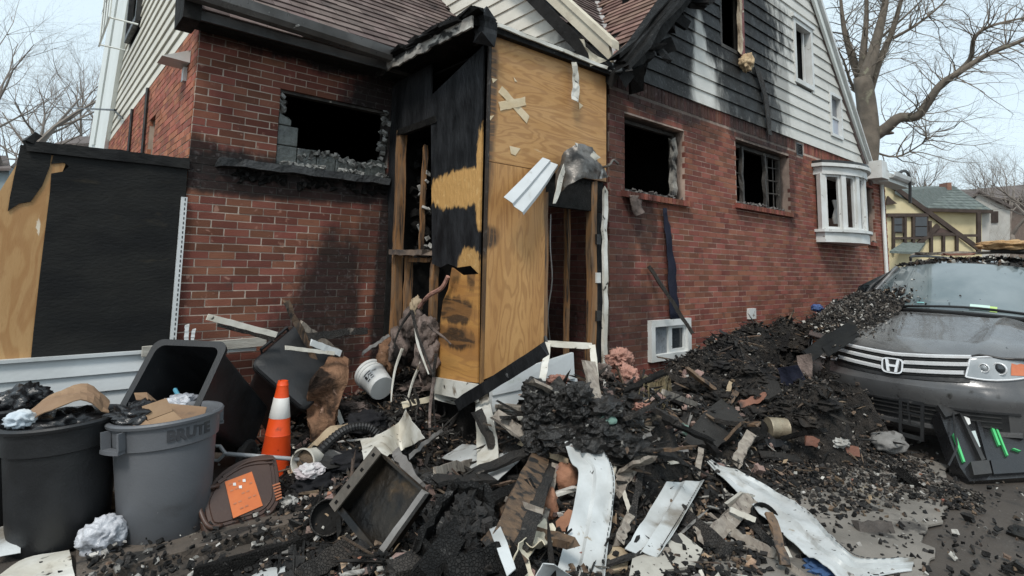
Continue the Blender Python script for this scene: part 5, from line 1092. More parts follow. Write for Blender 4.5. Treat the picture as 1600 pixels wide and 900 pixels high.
solo(MB().slab([[cp_[0], lerp(cp_[0], cp_[1], .5)+V((0, 0, .03)), cp_[1]], [cp_[3], lerp(cp_[3], cp_[2], .5)+V((0, 0, .05)), cp_[2]]], .005).build('cardboard_flap', m_card), 'torn tan cardboard flap at the back rim of the grey trash can', 'cardboard')
top2 = M2 @ V((0, 0, .68)); s_ = MB()
solo(ribbon([top2+V((-.20, -.06, .0)), top2+V((-.08, -.13, .07)), top2+V((.07, -.10, .10)), top2+V((.21, -.10, .02))], [top2+V((-.18, .12, .02)), top2+V((-.06, .12, .12)), top2+V((.08, .13, .15)), top2+V((.22, .08, .05))], 14, 8, .03, t=.006, freq=7).build('cardboard_sheet', m_card), 'crumpled brown cardboard sheet heaped on the black trash can', 'cardboard')
solo(MB().blob(top2+V((-.20, -.08, .03)), (.07, .06, .05), .4, 1.5, 4, 4, ridge=True).build('paper_wad', mat('pale blue paper', (.45, .52, .58), (.6, .6, .58), 5, .7, .4, 30), smooth=True), 'pale blue and white paper wad at the left of the black trash can', 'paper')
solo(MB().blob(top2+V((.02, .02, -.06)), (.24, .24, .09), .5, 1.5, 4, 6, ridge=True).build('garbage_bag', m_bag, smooth=True), 'black bag filling the black trash can under the cardboard', 'bag')
b3 = oZ(-28, 815, 0); c3, M3, R3 = round_can('trash_can', 'dark trash can at the left edge of the photo, mostly cut off', 'trash can', b3, .23, .27, .70, m_binblack)
solo(MB().blob(M3 @ V((.12, -.1, .72)), (.14, .16, .10), .5, 1.5, 4, 8, ridge=True).build('garbage_bag', m_bag, smooth=True), 'shiny black bag on the trash can at the left edge', 'bag')
# tipped wheeled bin
def toter(label, O, B, up, w0, h0, w1, h1, m, lid=None):
    t = thing('wheeled_bin', label, 'wheeled bin', V((B.x, B.y, 0))); ax = (B-O).normalized(); sx = ax.cross(V(up)).normalized(); sy = sx.cross(ax).normalized()
    L = []
    for k, (w, h) in ((0, (w0+.03, h0+.03)), (.0, (w0+.034, h0+.034)), (.035, (w0+.03, h0+.03)), (.04, (w0, h0)), (.5, ((w0+w1)/2, (h0+h1)/2)), (1, (w1, h1))): L.append(rloop(lerp(O, B, k), sx, sy, w, h))
    inner = [rloop(lerp(O, B, k), sx, sy, w-.012, h-.012) for k, w, h in ((.96, w1, h1), (.5, (w0+w1)/2, (h0+h1)/2), (0, w0, h0))]
    MB().loft(inner + L, True, True).build('body', m, t, smooth=.6)
    for sg in (-1, 1):
        c = B + sx*sg*(w1+.01) - sy*(h1+.02) - ax*.06; Mw = Matrix.Translation(c) @ frame(sy, sx*sg).to_4x4(); Mw = Matrix.Translation(c) @ Matrix((sy, ax, sx*sg)).transposed().to_4x4()
        w_ = MB().lathe([(.05, -.03), (.10, -.03), (.115, -.015), (.115, .015), (.10, .03), (.05, .03)], 22, Mw); wo = w_.build('wheel', m_tyre, t, smooth=.6); MB().lathe([(.055, .031), (.02, .035), (.001, .036)], 16, Mw, False).build('hub', m_metal_dark, wo)
    MB().tube([O - sy*(h0+.02) + sx*w0*.6, O - sy*(h0+.06) + sx*w0*.6 - ax*.05, O - sy*(h0+.06) - sx*w0*.6 - ax*.05, O - sy*(h0+.02) - sx*w0*.6], .014, 6).build('handle', m, t)
    return t, ax, sx, sy
O1, B1 = H((270, 592, .80)), H((372, 668, .27)); tb1, ax, sx, sy = toter('black wheeled bin tipped back with its open mouth toward the camera, behind the round cans', O1, B1, (0, 0, 1), .255, .255, .19, .20, m_binblack)
inn = lambda k, a, b: lerp(O1, B1, k) + sx*a + sy*b
solo(MB().blob(inn(.05, .11, -.15), (.13, .09, .06), .55, 1.5, 4, 12, ridge=True).build('plastic_bag', m_clear, smooth=True), 'clear plastic bag inside the tipped black wheeled bin', 'bag')
solo(MB().obox(inn(.08, -.02, -.20), sx*.13+sy*.012, ax*.05, sy*.022).build('red_box', mat('pink red plastic', (.42, .08, .10), (.5, .16, .17), 5, .5), bevel=.005), 'flat pinkish red box in the mouth of the tipped black bin', 'box')
solo(MB().obox(inn(-.02, -.01, -.225), sx*.19+sy*.02, ax*.012, sy*.010).build('bar', m_metal_dark), 'dark bar lying across the lower lip of the tipped black bin', 'bar')
solo(MB().tube([inn(.15, -.06, -.02), inn(.1, .04, -.09)], .014, 8).build('tube', mat('teal plastic', (.10, .30, .40), None, 3, .4)), 'short teal tube inside the tipped black bin', 'tube')
O2, B2 = H((470, 572, .74)), H((420, 645, .20)); t2_, ax2, sx2, sy2 = toter('second black wheeled bin, upright and half buried behind the orange cone', O2, B2, (.3, -1, .2), .25, .26, .2, .21, m_binblack)
lo2 = O2 - ax2*.012; MB().loft([rloop(lo2-ax2*k, sx2, sy2, .28*w, .29*w) for k, w in ((0, 1), (.012, 1.02), (.03, .97), (.045, .75))], True, True).build('lid', m_binblack, t2_, smooth=.6)
# bent card flap beside it
def ons(l): return [On(t) for t in l]
def hs_(l): return [H(t) for t in l]
solo(ribbon(hs_([(350, 588, .62), (372, 560, .70), (398, 544, .75)]), hs_([(362, 586, .60), (392, 575, .64), (402, 558, .68)]), 8, 4, .01, t=.006).build('cardboard_flap', mat('stained card', (.42, .37, .29), (.24, .20, .15), 5, .8, .3, 30)), 'bent grey tan cardboard flap between the two black wheeled bins', 'cardboard')
# cone
cb = oZ(427, 752, .0); t = thing('traffic_cone', 'orange traffic cone with one white band beside the shovel', 'cone', cb); Mc = Matrix.Translation(cb) @ Matrix.Rotation(math.radians(2), 4, 'Y')
pr_ = [(.122, .02), (.117, .05), (.088, .33), (.09, .335), (.086, .345), (.074, .455)]; MB().lathe(pr_, 32, Mc).build('cone_body', m_orange, t, smooth=.5)
MB().lathe([(.074, .455), (.0755, .457), (.055, .598), (.053, .60)], 32, Mc, False).build('reflective_band', m_white, t, smooth=True); MB().lathe([(.053, .60), (.041, .68), (.043, .69), (.040, .695), (.036, .72), (.028, .722), (.026, .68)], 28, Mc, False).build('cone_tip', m_orange, t, smooth=.5)
MB().loft([rloop(Mc @ V((0, 0, z)), V((.8, -.6, 0)), V((.6, .8, 0)), w, w, .3) for z, w in ((0, .18), (.022, .18), (.03, .17))], True, True).build('base', mat('cone base rubber', (.05, .02, .015), (.30, .04, .015), 5, .7), t)
# shovel
t = thing('shovel', 'long grey handled shovel with D grip lying past the cone', 'shovel', H((400, 714, .24))); a, b = H((352, 709, .30)), H((470, 718, .24))
MB().tube([a, b], .014, 10).build('shaft', mat('grey fibreglass', (.42, .43, .44), (.33, .34, .34), 6, .4), t, smooth=True)
d = (a-b).normalized(); s1_ = V((0, 0, 1)).cross(d).normalized()*.3 + V((0, 0, .95)); s1_ = (s1_ - d*s1_.dot(d)).normalized()
MB().tube([a, a+d*.04+s1_*.055, a+d*.10+s1_*.055, a+d*.10-s1_*.055, a+d*.04-s1_*.055, a], .012, 8).build('grip', m_metal_dark if False else mat('grip plastic', (.30, .31, .31), (.2, .2, .2), 6, .5), t)
MB().slab([[b-d*(.05*k)+s1_.cross(d)*(w*q)+s1_*(.02*q*q) for q in (-1, -.5, 0, .5, 1)] for k, w in ((0, .03), (1, .10), (4, .105), (6, .06))], .004).build('blade', m_metal_dark, t)
# small pail with paper
t = thing('pail', 'small white pail tipped over with crumpled paper at its mouth, beside the cone', 'pail', H((478, 720, .2))); c = H((474, 722, .24)); axd = V((-.75, -.55, .12)).normalized(); Mp = Matrix.Translation(c) @ axd.to_track_quat('Z', 'Y').to_matrix().to_4x4()
MB().lathe([(.070, -.16), (.085, 0), (.092, .0), (.092, .012), (.083, .012), (.080, -.02), (.066, -.15)], 26, Mp).build('pail_body', m_vinyl_dirty, t, smooth=.6); MB().lathe([(.078, -.04), (.04, -.02), (.001, -.015)], 20, Mp, False).build('mud', m_fragb, t)
solo(MB().blob(H((484, 736, .20)), (.10, .07, .05), .45, 1.5, 4, 14, ridge=True).build('paper_wad', mat('printed paper', (.55, .54, .54), (.40, .33, .34), 9, .7, .5, 30, specks=[((.05, .05, .05), 9, .62, .05)]), smooth=False), 'crumpled printed paper wad below the small tipped pail', 'paper')
# brown lid with orange sticker
p0, n0 = plane3(oZ(322, 833, .015), oZ(434, 800, .03), oZ(405, 716, .30)); t = thing('bin_lid', 'brown plastic bin lid with an orange sticker propped beside the grey can', 'lid', V((p0.x, p0.y, 0)))
P = lambda u, v, o=0.: oP(u, v, p0, n0) + n0*o
outl = path([P(*q) for q in ((312, 815), (310, 792), (322, 768), (346, 738), (384, 717), (424, 711), (434, 730), (437, 768), (434, 790), (412, 812), (360, 828), (322, 836), (312, 815))], 40)[:-1]; ctr = sum(outl, V((0, 0, 0)))/len(outl)
MB().loft([[p+n0*o + (ctr-p)*k for p in outl] for k, o in ((0, -.035), (0, 0), (.03, .012), (.12, .016), (.14, .024), (.22, .026), (.24, .034), (.9, .04))], True, True).build('lid_panel', m_brownlid, t, smooth=.5)
for k, pts_ in enumerate(([(338, 758), (380, 733), (424, 727)], [(346, 750), (384, 727), (425, 721)], [(330, 770), (340, 760), (352, 752)])): MB().tube(path([P(u, v, .034) for u, v in pts_], 10), .009, 6).build('rib', m_brownlid, t)
MB().tube(path([P(*q, .045) for q in ((340, 764), (316, 772), (308, 790), (316, 818), (328, 830), (345, 826))], 16), .014, 7).build('handle', m_brownlid, t, smooth=True)
MB().prism([P(*q, .041) for q in ((349, 758), (391, 742), (408, 795), (362, 815))], n0*.0015).build('sticker', m_sticker, t)
pl = MB()
def SP(a, b, o=.0445): return lerp(lerp(P(349, 758, o), P(391, 742, o), a), lerp(P(362, 815, o), P(408, 795, o), a), b)
for k in range(5):
    for j in range(5):
        if (k*3+j*5) % 7 < 4: pl.prism([SP(.1+j*.17, .10+k*.18), SP(.1+j*.17+.11, .10+k*.18), SP(.1+j*.17+.11, .14+k*.18), SP(.1+j*.17, .14+k*.18)], n0*.0006)
pl.build('faded_print', mat('faded print', (.34, .10, .04), (.5, .2, .1), 5, .6), t)
for a, b in ((.42, .25), (.6, .12), (.25, .12)): MB().prism([SP(a, b, .046), SP(a+.10, b+.02, .046), SP(a+.08, b+.10, .046), SP(a-.02, b+.07, .046)], n0*.0006).build('label_patch', m_white, t)
for k in range(6): MB().plank(P(424+k*1.2, 762+k*4.4, .02), P(436+k*.6, 758+k*4.4, .02), .010, .012, n0).build('hinge_tooth', mat('orange brown hinge', (.36, .12, .05), None, 3, .5), t)
# plastic bag by the cans
solo(MB().blob(oZ(160, 838, .085), (.115, .10, .10), .35, 1.3, 5, 21, ridge=True).build('plastic_bag', m_clear, smooth=True), 'knotted clear plastic trash bag on the ground between the two round cans', 'bag')
solo(MB().blob(oZ(176, 790, .06), (.13, .07, .08), .5, 1.4, 4, 23, ridge=True).build('paper_bag', m_card, smooth=True), 'crushed brown paper bag behind the clear plastic bag', 'bag')
# white bucket
t = thing('bucket', 'white plastic bucket with a printed label tipped on the wreckage', 'bucket', On((590, 615))); T_, B_ = H((579, 560, .66)), H((597, 607, .47)); axd = (T_-B_).normalized(); axd = (axd + V((-.25, .25, .1))).normalized(); Mb = Matrix.Translation(B_) @ axd.to_track_quat('Z', 'X').to_matrix().to_4x4()
MB().lathe([(.112, 0), (.120, .01), (.134, .21), (.142, .212), (.142, .232), (.136, .234), (.138, .25), (.148, .252), (.148, .285), (.142, .287), (.128, .285), (.126, .2), (.108, .02)], 36, Mb).build('bucket_body', mat('bucket white', (.66, .67, .66), (.56, .57, .56), 4, .4, .05, 40, specks=[((.14, .12, .10), 5, .66, .08)]), t, smooth=.5)
q0 = (Mb.inverted() @ CAM); aa = math.atan2(q0.y, q0.x)-.15
def bp_(a, z, o=.002): r_ = lerp(.120, .134, z/.21)+o; return Mb @ V((r_*math.cos(aa+a), r_*math.sin(aa+a), z))
MB().grid([[bp_(-.38+.76*i/8, .05+.12*k/3) for i in range(9)] for k in range(4)]).build('label', mat('printed label', (.52, .54, .55), None, 3, .5), t)
lm = MB()
for a0, a1, z0, z1 in ((-.3, .3, .145, .158), (-.3, -.05, .06, .075), (.05, .3, .06, .07), (-.3, -.14, .09, .135), (.10, .28, .085, .10), (.0, .28, .115, .125)): lm.grid([[bp_(lerp(a0, a1, i/4), z, .0032) for i in range(5)] for z in (z0, z1)])
sl = [[bp_(-.10+.2*k/8+(.05 if j else -.05)*0, .09+.045*k/8+.010*(j-.5), .0034) for j in (0, 1)] for k in range(9)]; lm.grid(sl); lm.build('print', m_metal_dark, t)
bt_ = MB(); bt_.tube(path([Mb @ V((.14, 0, .225)), Mb @ V((.10, .16, .28)), Mb @ V((-.04, .2, .30)), Mb @ V((-.14, 0, .225))], 16), .004, 5); bt_.build('bail', m_metal_dark, t)
# ------------------------------------------------------------------ individual wreckage
m_palewood = mat('pale weathered wood', (.34, .30, .25), (.22, .19, .16), 4, .8, .4, 50, extra=grain(30, (.12, .09, .07), .4), stretch=(5, 5, 1.2), specks=[((.04, .035, .03), 5, .58, .1), ((.5, .48, .44), 7, .68, .08)])
m_brownwood = mat('smoked brown wood', (.17, .105, .06), (.07, .048, .033), 4, .65, .4, 50, stretch=(4, 4, 1), specks=[((.015, .014, .013), 3.5, .52, .1), ((.42, .33, .22), 6, .68, .1)])
m_halfchar = mat('half charred wood', (.045, .038, .032), (.016, .015, .014), 5, .75, .9, 70, voro=True, specks=[((.22, .19, .16), 5, .64, .08), ((.40, .38, .35), 17, .70, .05)])
m_redwood = mat('reddish timber', (.24, .105, .065), (.17, .075, .05), 5, .7, .3, 40, specks=[((.02, .018, .016), 3, .60, .1)])
m_pinkins = mat('pink insulation', (.43, .235, .185), (.30, .165, .13), 7, 1., 1., 34, specks=[((.10, .06, .05), 5, .60, .15), ((.66, .45, .36), 11, .64, .1)], spec=.05)
m_brownins = mat('scorched insulation', (.27, .155, .095), (.15, .085, .055), 5, 1., 1., 30, specks=[((.03, .022, .018), 3.5, .55, .15), ((.42, .27, .2), 9, .64, .1)], spec=.05)
m_greyins = mat('sooty insulation', (.22, .17, .15), (.10, .08, .07), 6, 1., 1., 28, specks=[((.40, .34, .31), 8, .62, .1), ((.02, .018, .017), 4, .56, .12)], spec=.05)
m_cloth = mat('navy cloth', (.012, .014, .026), (.022, .024, .038), 4, .9, .4, 40, spec=.15); m_blackcloth = mat('black cloth', (.010, .010, .012), (.022, .022, .024), 4, .9, .5, 30, spec=.2)
m_steel = mat('scorched steel', (.014, .0125, .0105), (.03, .023, .016), 4, .42, .4, 22, metal=.5, specks=[((.16, .095, .04), 2.6, .60, .12), ((.20, .19, .18), 9, .70, .06), ((.008, .008, .008), 3, .54, .1)])
m_clay = mat('terracotta', (.34, .17, .10), (.26, .12, .07), 6, .85, .4, 50, specks=[((.05, .04, .035), 5, .60, .12)])
m_tan = mat('tan scrap', (.42, .33, .22), (.30, .23, .15), 6, .8, .3, 40, specks=[((.06, .05, .04), 5, .6, .1)])
m_asph = mat('felt shingle slab', (.028, .027, .026), (.048, .046, .043), 4, .95, .8, 130, specks=[((.14, .13, .12), 14, .72, .04)], spec=.2)
m_straw = mat('straw bristle', (.24, .19, .10), (.14, .11, .06), 8, .8, .2, 40)
m_green = mat('verdigris', (.18, .30, .25), (.10, .16, .13), 6, .6, .4, 40, specks=[((.02, .02, .02), 4, .5, .1)])
m_cream = mat('cream crumpled sheet', (.62, .57, .45), (.48, .42, .31), 4, .5, .2, 30, specks=[((.17, .12, .07), 5, .62, .1)])
m_pipe = mat('grey pipe', (.22, .21, .20), (.14, .13, .12), 5, .5, .2, 40, specks=[((.05, .045, .04), 5, .6, .1)])
m_soiled = mat('soiled vinyl', (.54, .56, .56), (.41, .42, .41), 4, .45, .2, 30, specks=[((.20, .18, .15), 3.2, .57, .16), ((.04, .036, .032), 22, .66, .04), ((.30, .26, .2), 9, .68, .06)], spec=.35)
def sheet(name, label, cat, L, R, m, n=18, k=7, cr=.008, gr=.006, t=.004, seed=0, freq=8, nail=False, fn=On):
    o = ribbon([fn(p) for p in L], [fn(p) for p in R], n, k, cr, gr, t, seed, freq)
    if not nail: return solo(o.build(name, m, smooth=.7), label, cat)
    Ls, Rs = path([fn(p) for p in L], 60), path([fn(p) for p in R], 60); root = thing(name, label, cat, On((L[len(L)//2][0], L[len(L)//2][1], 0))); o.build('strip', m, root, smooth=.7); sl = MB()
    for i in range(3, 57):
        d = (Ls[i]-Rs[i]); tn = (Rs[i+1]-Rs[i-1]).normalized(); c = Rs[i]+d*.045; nn = d.cross(tn).normalized(); nn = nn if nn.dot(CAM-c) > 0 else -nn
        if i % 2: sl.obox(c+nn*.010, tn*.011, d.normalized()*.0025, nn*.0015)
    sl.build('nail_slots', m_metal_dark, root, kind='stuff'); return root
S_ = 'siding strip'
sheet('siding_strip', 'long white vinyl siding strip with a curled cream top, standing in the centre foreground', S_, [(880, 683, .22), (893, 722, .26), (904, 738, .27), (896, 790, .16), (884, 840, .08), (866, 905, .04)], [(912, 680, .20), (946, 708, .26), (960, 745, .27), (957, 800, .17), (950, 850, .1), (944, 905, .05)], m_soiled, 30, 14, .014, .009, nail=True, seed=1)
sheet('siding_strip', 'short white siding piece with nail slots lying right of the curled strip', S_, [(1042, 752, .10), (1012, 802, .08), (976, 858, .07)], [(1100, 750, .11), (1068, 806, .09), (1030, 866, .07)], m_soiled, 16, 14, .008, .009, nail=True, seed=2)
sheet('siding_strip', 'very long twisted grey white siding strip sweeping to the lower right corner of the rubble', S_, [(1104, 721, .10), (1170, 785, .09), (1235, 845, .10), (1290, 885, .09), (1330, 905, .05), (1425, 892, .04)], [(1110, 718, .11), (1205, 762, .10), (1270, 806, .12), (1312, 850, .12), (1352, 872, .07), (1428, 872, .06)], m_soiled, 36, 14, .02, .008, nail=True, seed=3)
sheet('siding_strip', 'narrow white siding strip standing on end and twisted, under the black plank', S_, [(741, 592, .34), (743, 640, .34), (745, 690, .2), (745, 748, .05)], [(756, 590, .34), (768, 640, .34), (777, 690, .2), (780, 742, .05)], m_vinyl_dirty, 18, 5, .014, .005, seed=4)
sheet('siding_strip', 'white two-course siding piece lying flat behind the twisted narrow strip', S_, [(690, 716, .09), (722, 694, .10)], [(776, 752, .09), (816, 716, .10)], m_soiled, 10, 14, .005, .010, seed=5)
sheet('vinyl_sheet', 'buckled white vinyl sheet folded in two panels left of the black cabinet', 'vinyl sheet', [(564, 690, .16), (596, 676, .20), (622, 660, .20), (634, 640, .32)], [(568, 718, .14), (604, 712, .14), (628, 704, .14), (662, 684, .22)], m_vinyl_dirty, 16, 8, .022, .0, seed=6, freq=7)
sheet('siding_strip', 'white strip slanting down beside the charred boards at the bottom centre', S_, [(750, 795, .12), (770, 840, .16), (792, 900, .16)], [(764, 792, .12), (786, 832, .15), (806, 888, .15)], m_soiled, 12, 4, .006, .0, seed=7)
sheet('vinyl_scrap', 'folded cream vinyl scrap at the bottom edge left of the curled strip', 'vinyl scrap', [(800, 905, .10), (806, 870, .16), (822, 842, .15)], [(838, 905, .12), (832, 868, .14), (850, 838, .12)], m_cream, 12, 7, .03, 0, seed=8)
sheet('vinyl_scrap', 'white vinyl scrap with a raised corner at the bottom edge', 'vinyl scrap', [(838, 905, .12), (848, 880, .15)], [(900, 905, .12), (866, 882, .16)], m_soiled, 8, 6, .01, 0, seed=9)
sheet('crumpled_film', 'crumpled cream plastic film bundled beside the brown charred plank', 'plastic film', [(822, 845, .12), (835, 825, .15), (850, 815, .13)], [(848, 862, .12), (862, 848, .15), (868, 828, .12)], m_cream, 14, 9, .05, 0, seed=10, freq=11)
sheet('siding_strip', 'white siding sheet lying on the ground at the lower left corner, below the black can', S_, [(-10, 905, .03), (40, 873, .03), (108, 860, .04)], [(-10, 960, .02), (40, 930, .02), (118, 912, .02)], m_vinyl_dirty, 10, 8, .004, .008, seed=11)
sheet('siding_strip', 'white siding end sticking out left of the black can at the ground', S_, [(-12, 828, .12), (26, 815, .12)], [(-12, 872, .05), (32, 864, .05)], m_soiled, 6, 6, .002, .008, seed=12)
sheet('siding_strip', 'two white siding ends at the bottom edge under the black ledge', S_, [(386, 905, .02), (412, 890, .03), (446, 885, .04)], [(386, 940, .01), (412, 930, .01), (446, 915, .02)], m_soiled, 6, 6, .002, .008, seed=13)
sheet('vinyl_trim', 'bent cream trim piece sagging below the scorched plywood corner', 'trim', [(627, 628, .20), (660, 622, .26), (690, 612, .26), (718, 606, .26)], [(630, 638, .18), (664, 630, .22), (696, 622, .22), (722, 632, .22)], m_cream, 14, 4, .010, 0, seed=14)
sheet('vinyl_trim', 'long cream trim strip with soot stains lying under the plywood skirt', 'trim', [(676, 600, .3), (715, 608, .3), (748, 622, .28)], [(672, 622, .26), (712, 632, .26), (742, 645, .24)], m_vinyl_dirty, 12, 4, .012, 0, seed=15)
# hanging pieces at the doorway
fy = lambda y: (lambda p: oY(p[0], p[1], p[2] if len(p) > 2 else y))
t = thing('hanging_siding', 'white siding piece hanging at a slant from the top of the porch doorway', 'siding', oY(830, 280, 3.58))
ribbon([oY(u, v, y) for u, v, y in ((787, 308, 3.50), (815, 280, 3.54), (848, 246, 3.60))], [oY(u, v, y) for u, v, y in ((818, 336, 3.47), (846, 300, 3.52), (872, 260, 3.60))], 12, 8, .003, .008, .004).build('strip', m_vinyl, t, smooth=.7)
for k in range(13):
    q = lerp(oY(790, 305, 3.49), oY(846, 250, 3.59), (k+.5)/13)+V((.012, -.012, -.012)); MB().obox(q, V((.010, 0, .010)), V((.002, 0, -.002)), V((0, .001, 0))).build('nail_slot', m_metal_dark, t) if False else None
t = thing('crumpled_flashing', 'crumpled sooty metal flashing bunched over the porch doorway', 'flashing', oY(910, 260, 3.55)); m_foil = mat('sooty aluminium', (.22, .20, .18), (.06, .055, .05), 5, .4, .5, 20, metal=.5, specks=[((.55, .54, .51), 5, .62, .08), ((.03, .028, .026), 4, .55, .1)])
ribbon([oY(u, v, y) for u, v, y in ((868, 270, 3.60), (884, 236, 3.5), (905, 224, 3.42), (925, 232, 3.45), (940, 262, 3.58))], [oY(u, v, y) for u, v, y in ((866, 305, 3.62), (888, 292, 3.45), (910, 278, 3.40), (930, 280, 3.46), (946, 278, 3.6))], 22, 10, .055, 0, .005, seed=4, freq=6).build('sheet', m_foil, t, smooth=.9)
ribbon([oY(u, v, 3.44) for u, v in ((898, 223), (918, 230), (938, 246))], [oY(u, v, 3.44) for u, v in ((902, 231), (920, 246), (928, 252))], 10, 4, .01, 0, .005).build('folded_edge', m_vinyl_dirty, t)
ribbon([oY(u, v, 3.5) for u, v in ((898, 228), (878, 262), (868, 300), (864, 318))], [oY(u, v, 3.5) for u, v in ((904, 230), (884, 266), (876, 298), (868, 318))], 14, 3, .008, 0, .005).build('hanging_strip', m_vinyl_dirty, t)
MB().tube(path([oY(940, 262, 3.58), oY(952, 258, 3.5), oY(958, 250, 3.5), oY(966, 256, 3.5)], 10), .012, 6).build('curl', m_foil, t)
# white bent frame and stacked pieces in front of the doorway
t = thing('door_trim', 'white bent door trim standing as an open frame in front of the porch doorway', 'trim', On((885, 600))); tr_ = MB(); pp = [H(q) for q in ((847, 600, .78), (851, 570, .86), (856, 537, .97), (925, 541, .97), (929, 570, .86), (930, 600, .78))]
for a, b in zip(pp, pp[1:]): tr_.plank(a, b, .05, .022, (CAM-a).normalized(), 5, .006)
tr_.build('trim_strip', m_vinyl_dirty, t)
def board(name, label, cat, a, b, w, th, m, rough=.01, seg=8, up=None, fn=On, group=None):
    a, b = fn(a), fn(b); t = MB().plank(a, b, w, th, up or (CAM-(a+b)/2).normalized(), seg, rough); return solo(t.build(name, m), label, cat, group)
board('charred_plank', 'long black charred plank leaning across the plywood corner', 'plank', (716, 632, .36), (852, 546, .45), .09, .04, m_charboard, .006)
for k, (a, b, l, m) in enumerate((((772, 632, .22), (846, 642, .20), 'pale board on top of the small stack under the door frame', m_palewood), ((770, 642, .18), (838, 656, .16), 'white painted board second in the stack under the door frame', m_vinyl_dirty), ((774, 654, .13), (836, 668, .11), 'dark board third in the stack under the door frame', m_halfchar), ((776, 664, .08), (832, 680, .06), 'grimy board at the bottom of the stack under the door frame', m_palewood))):
    board('stacked_board', l, 'board', a, b, .12, .025, m, .005, 5, (0, 0, 1))
B_ = 'board'
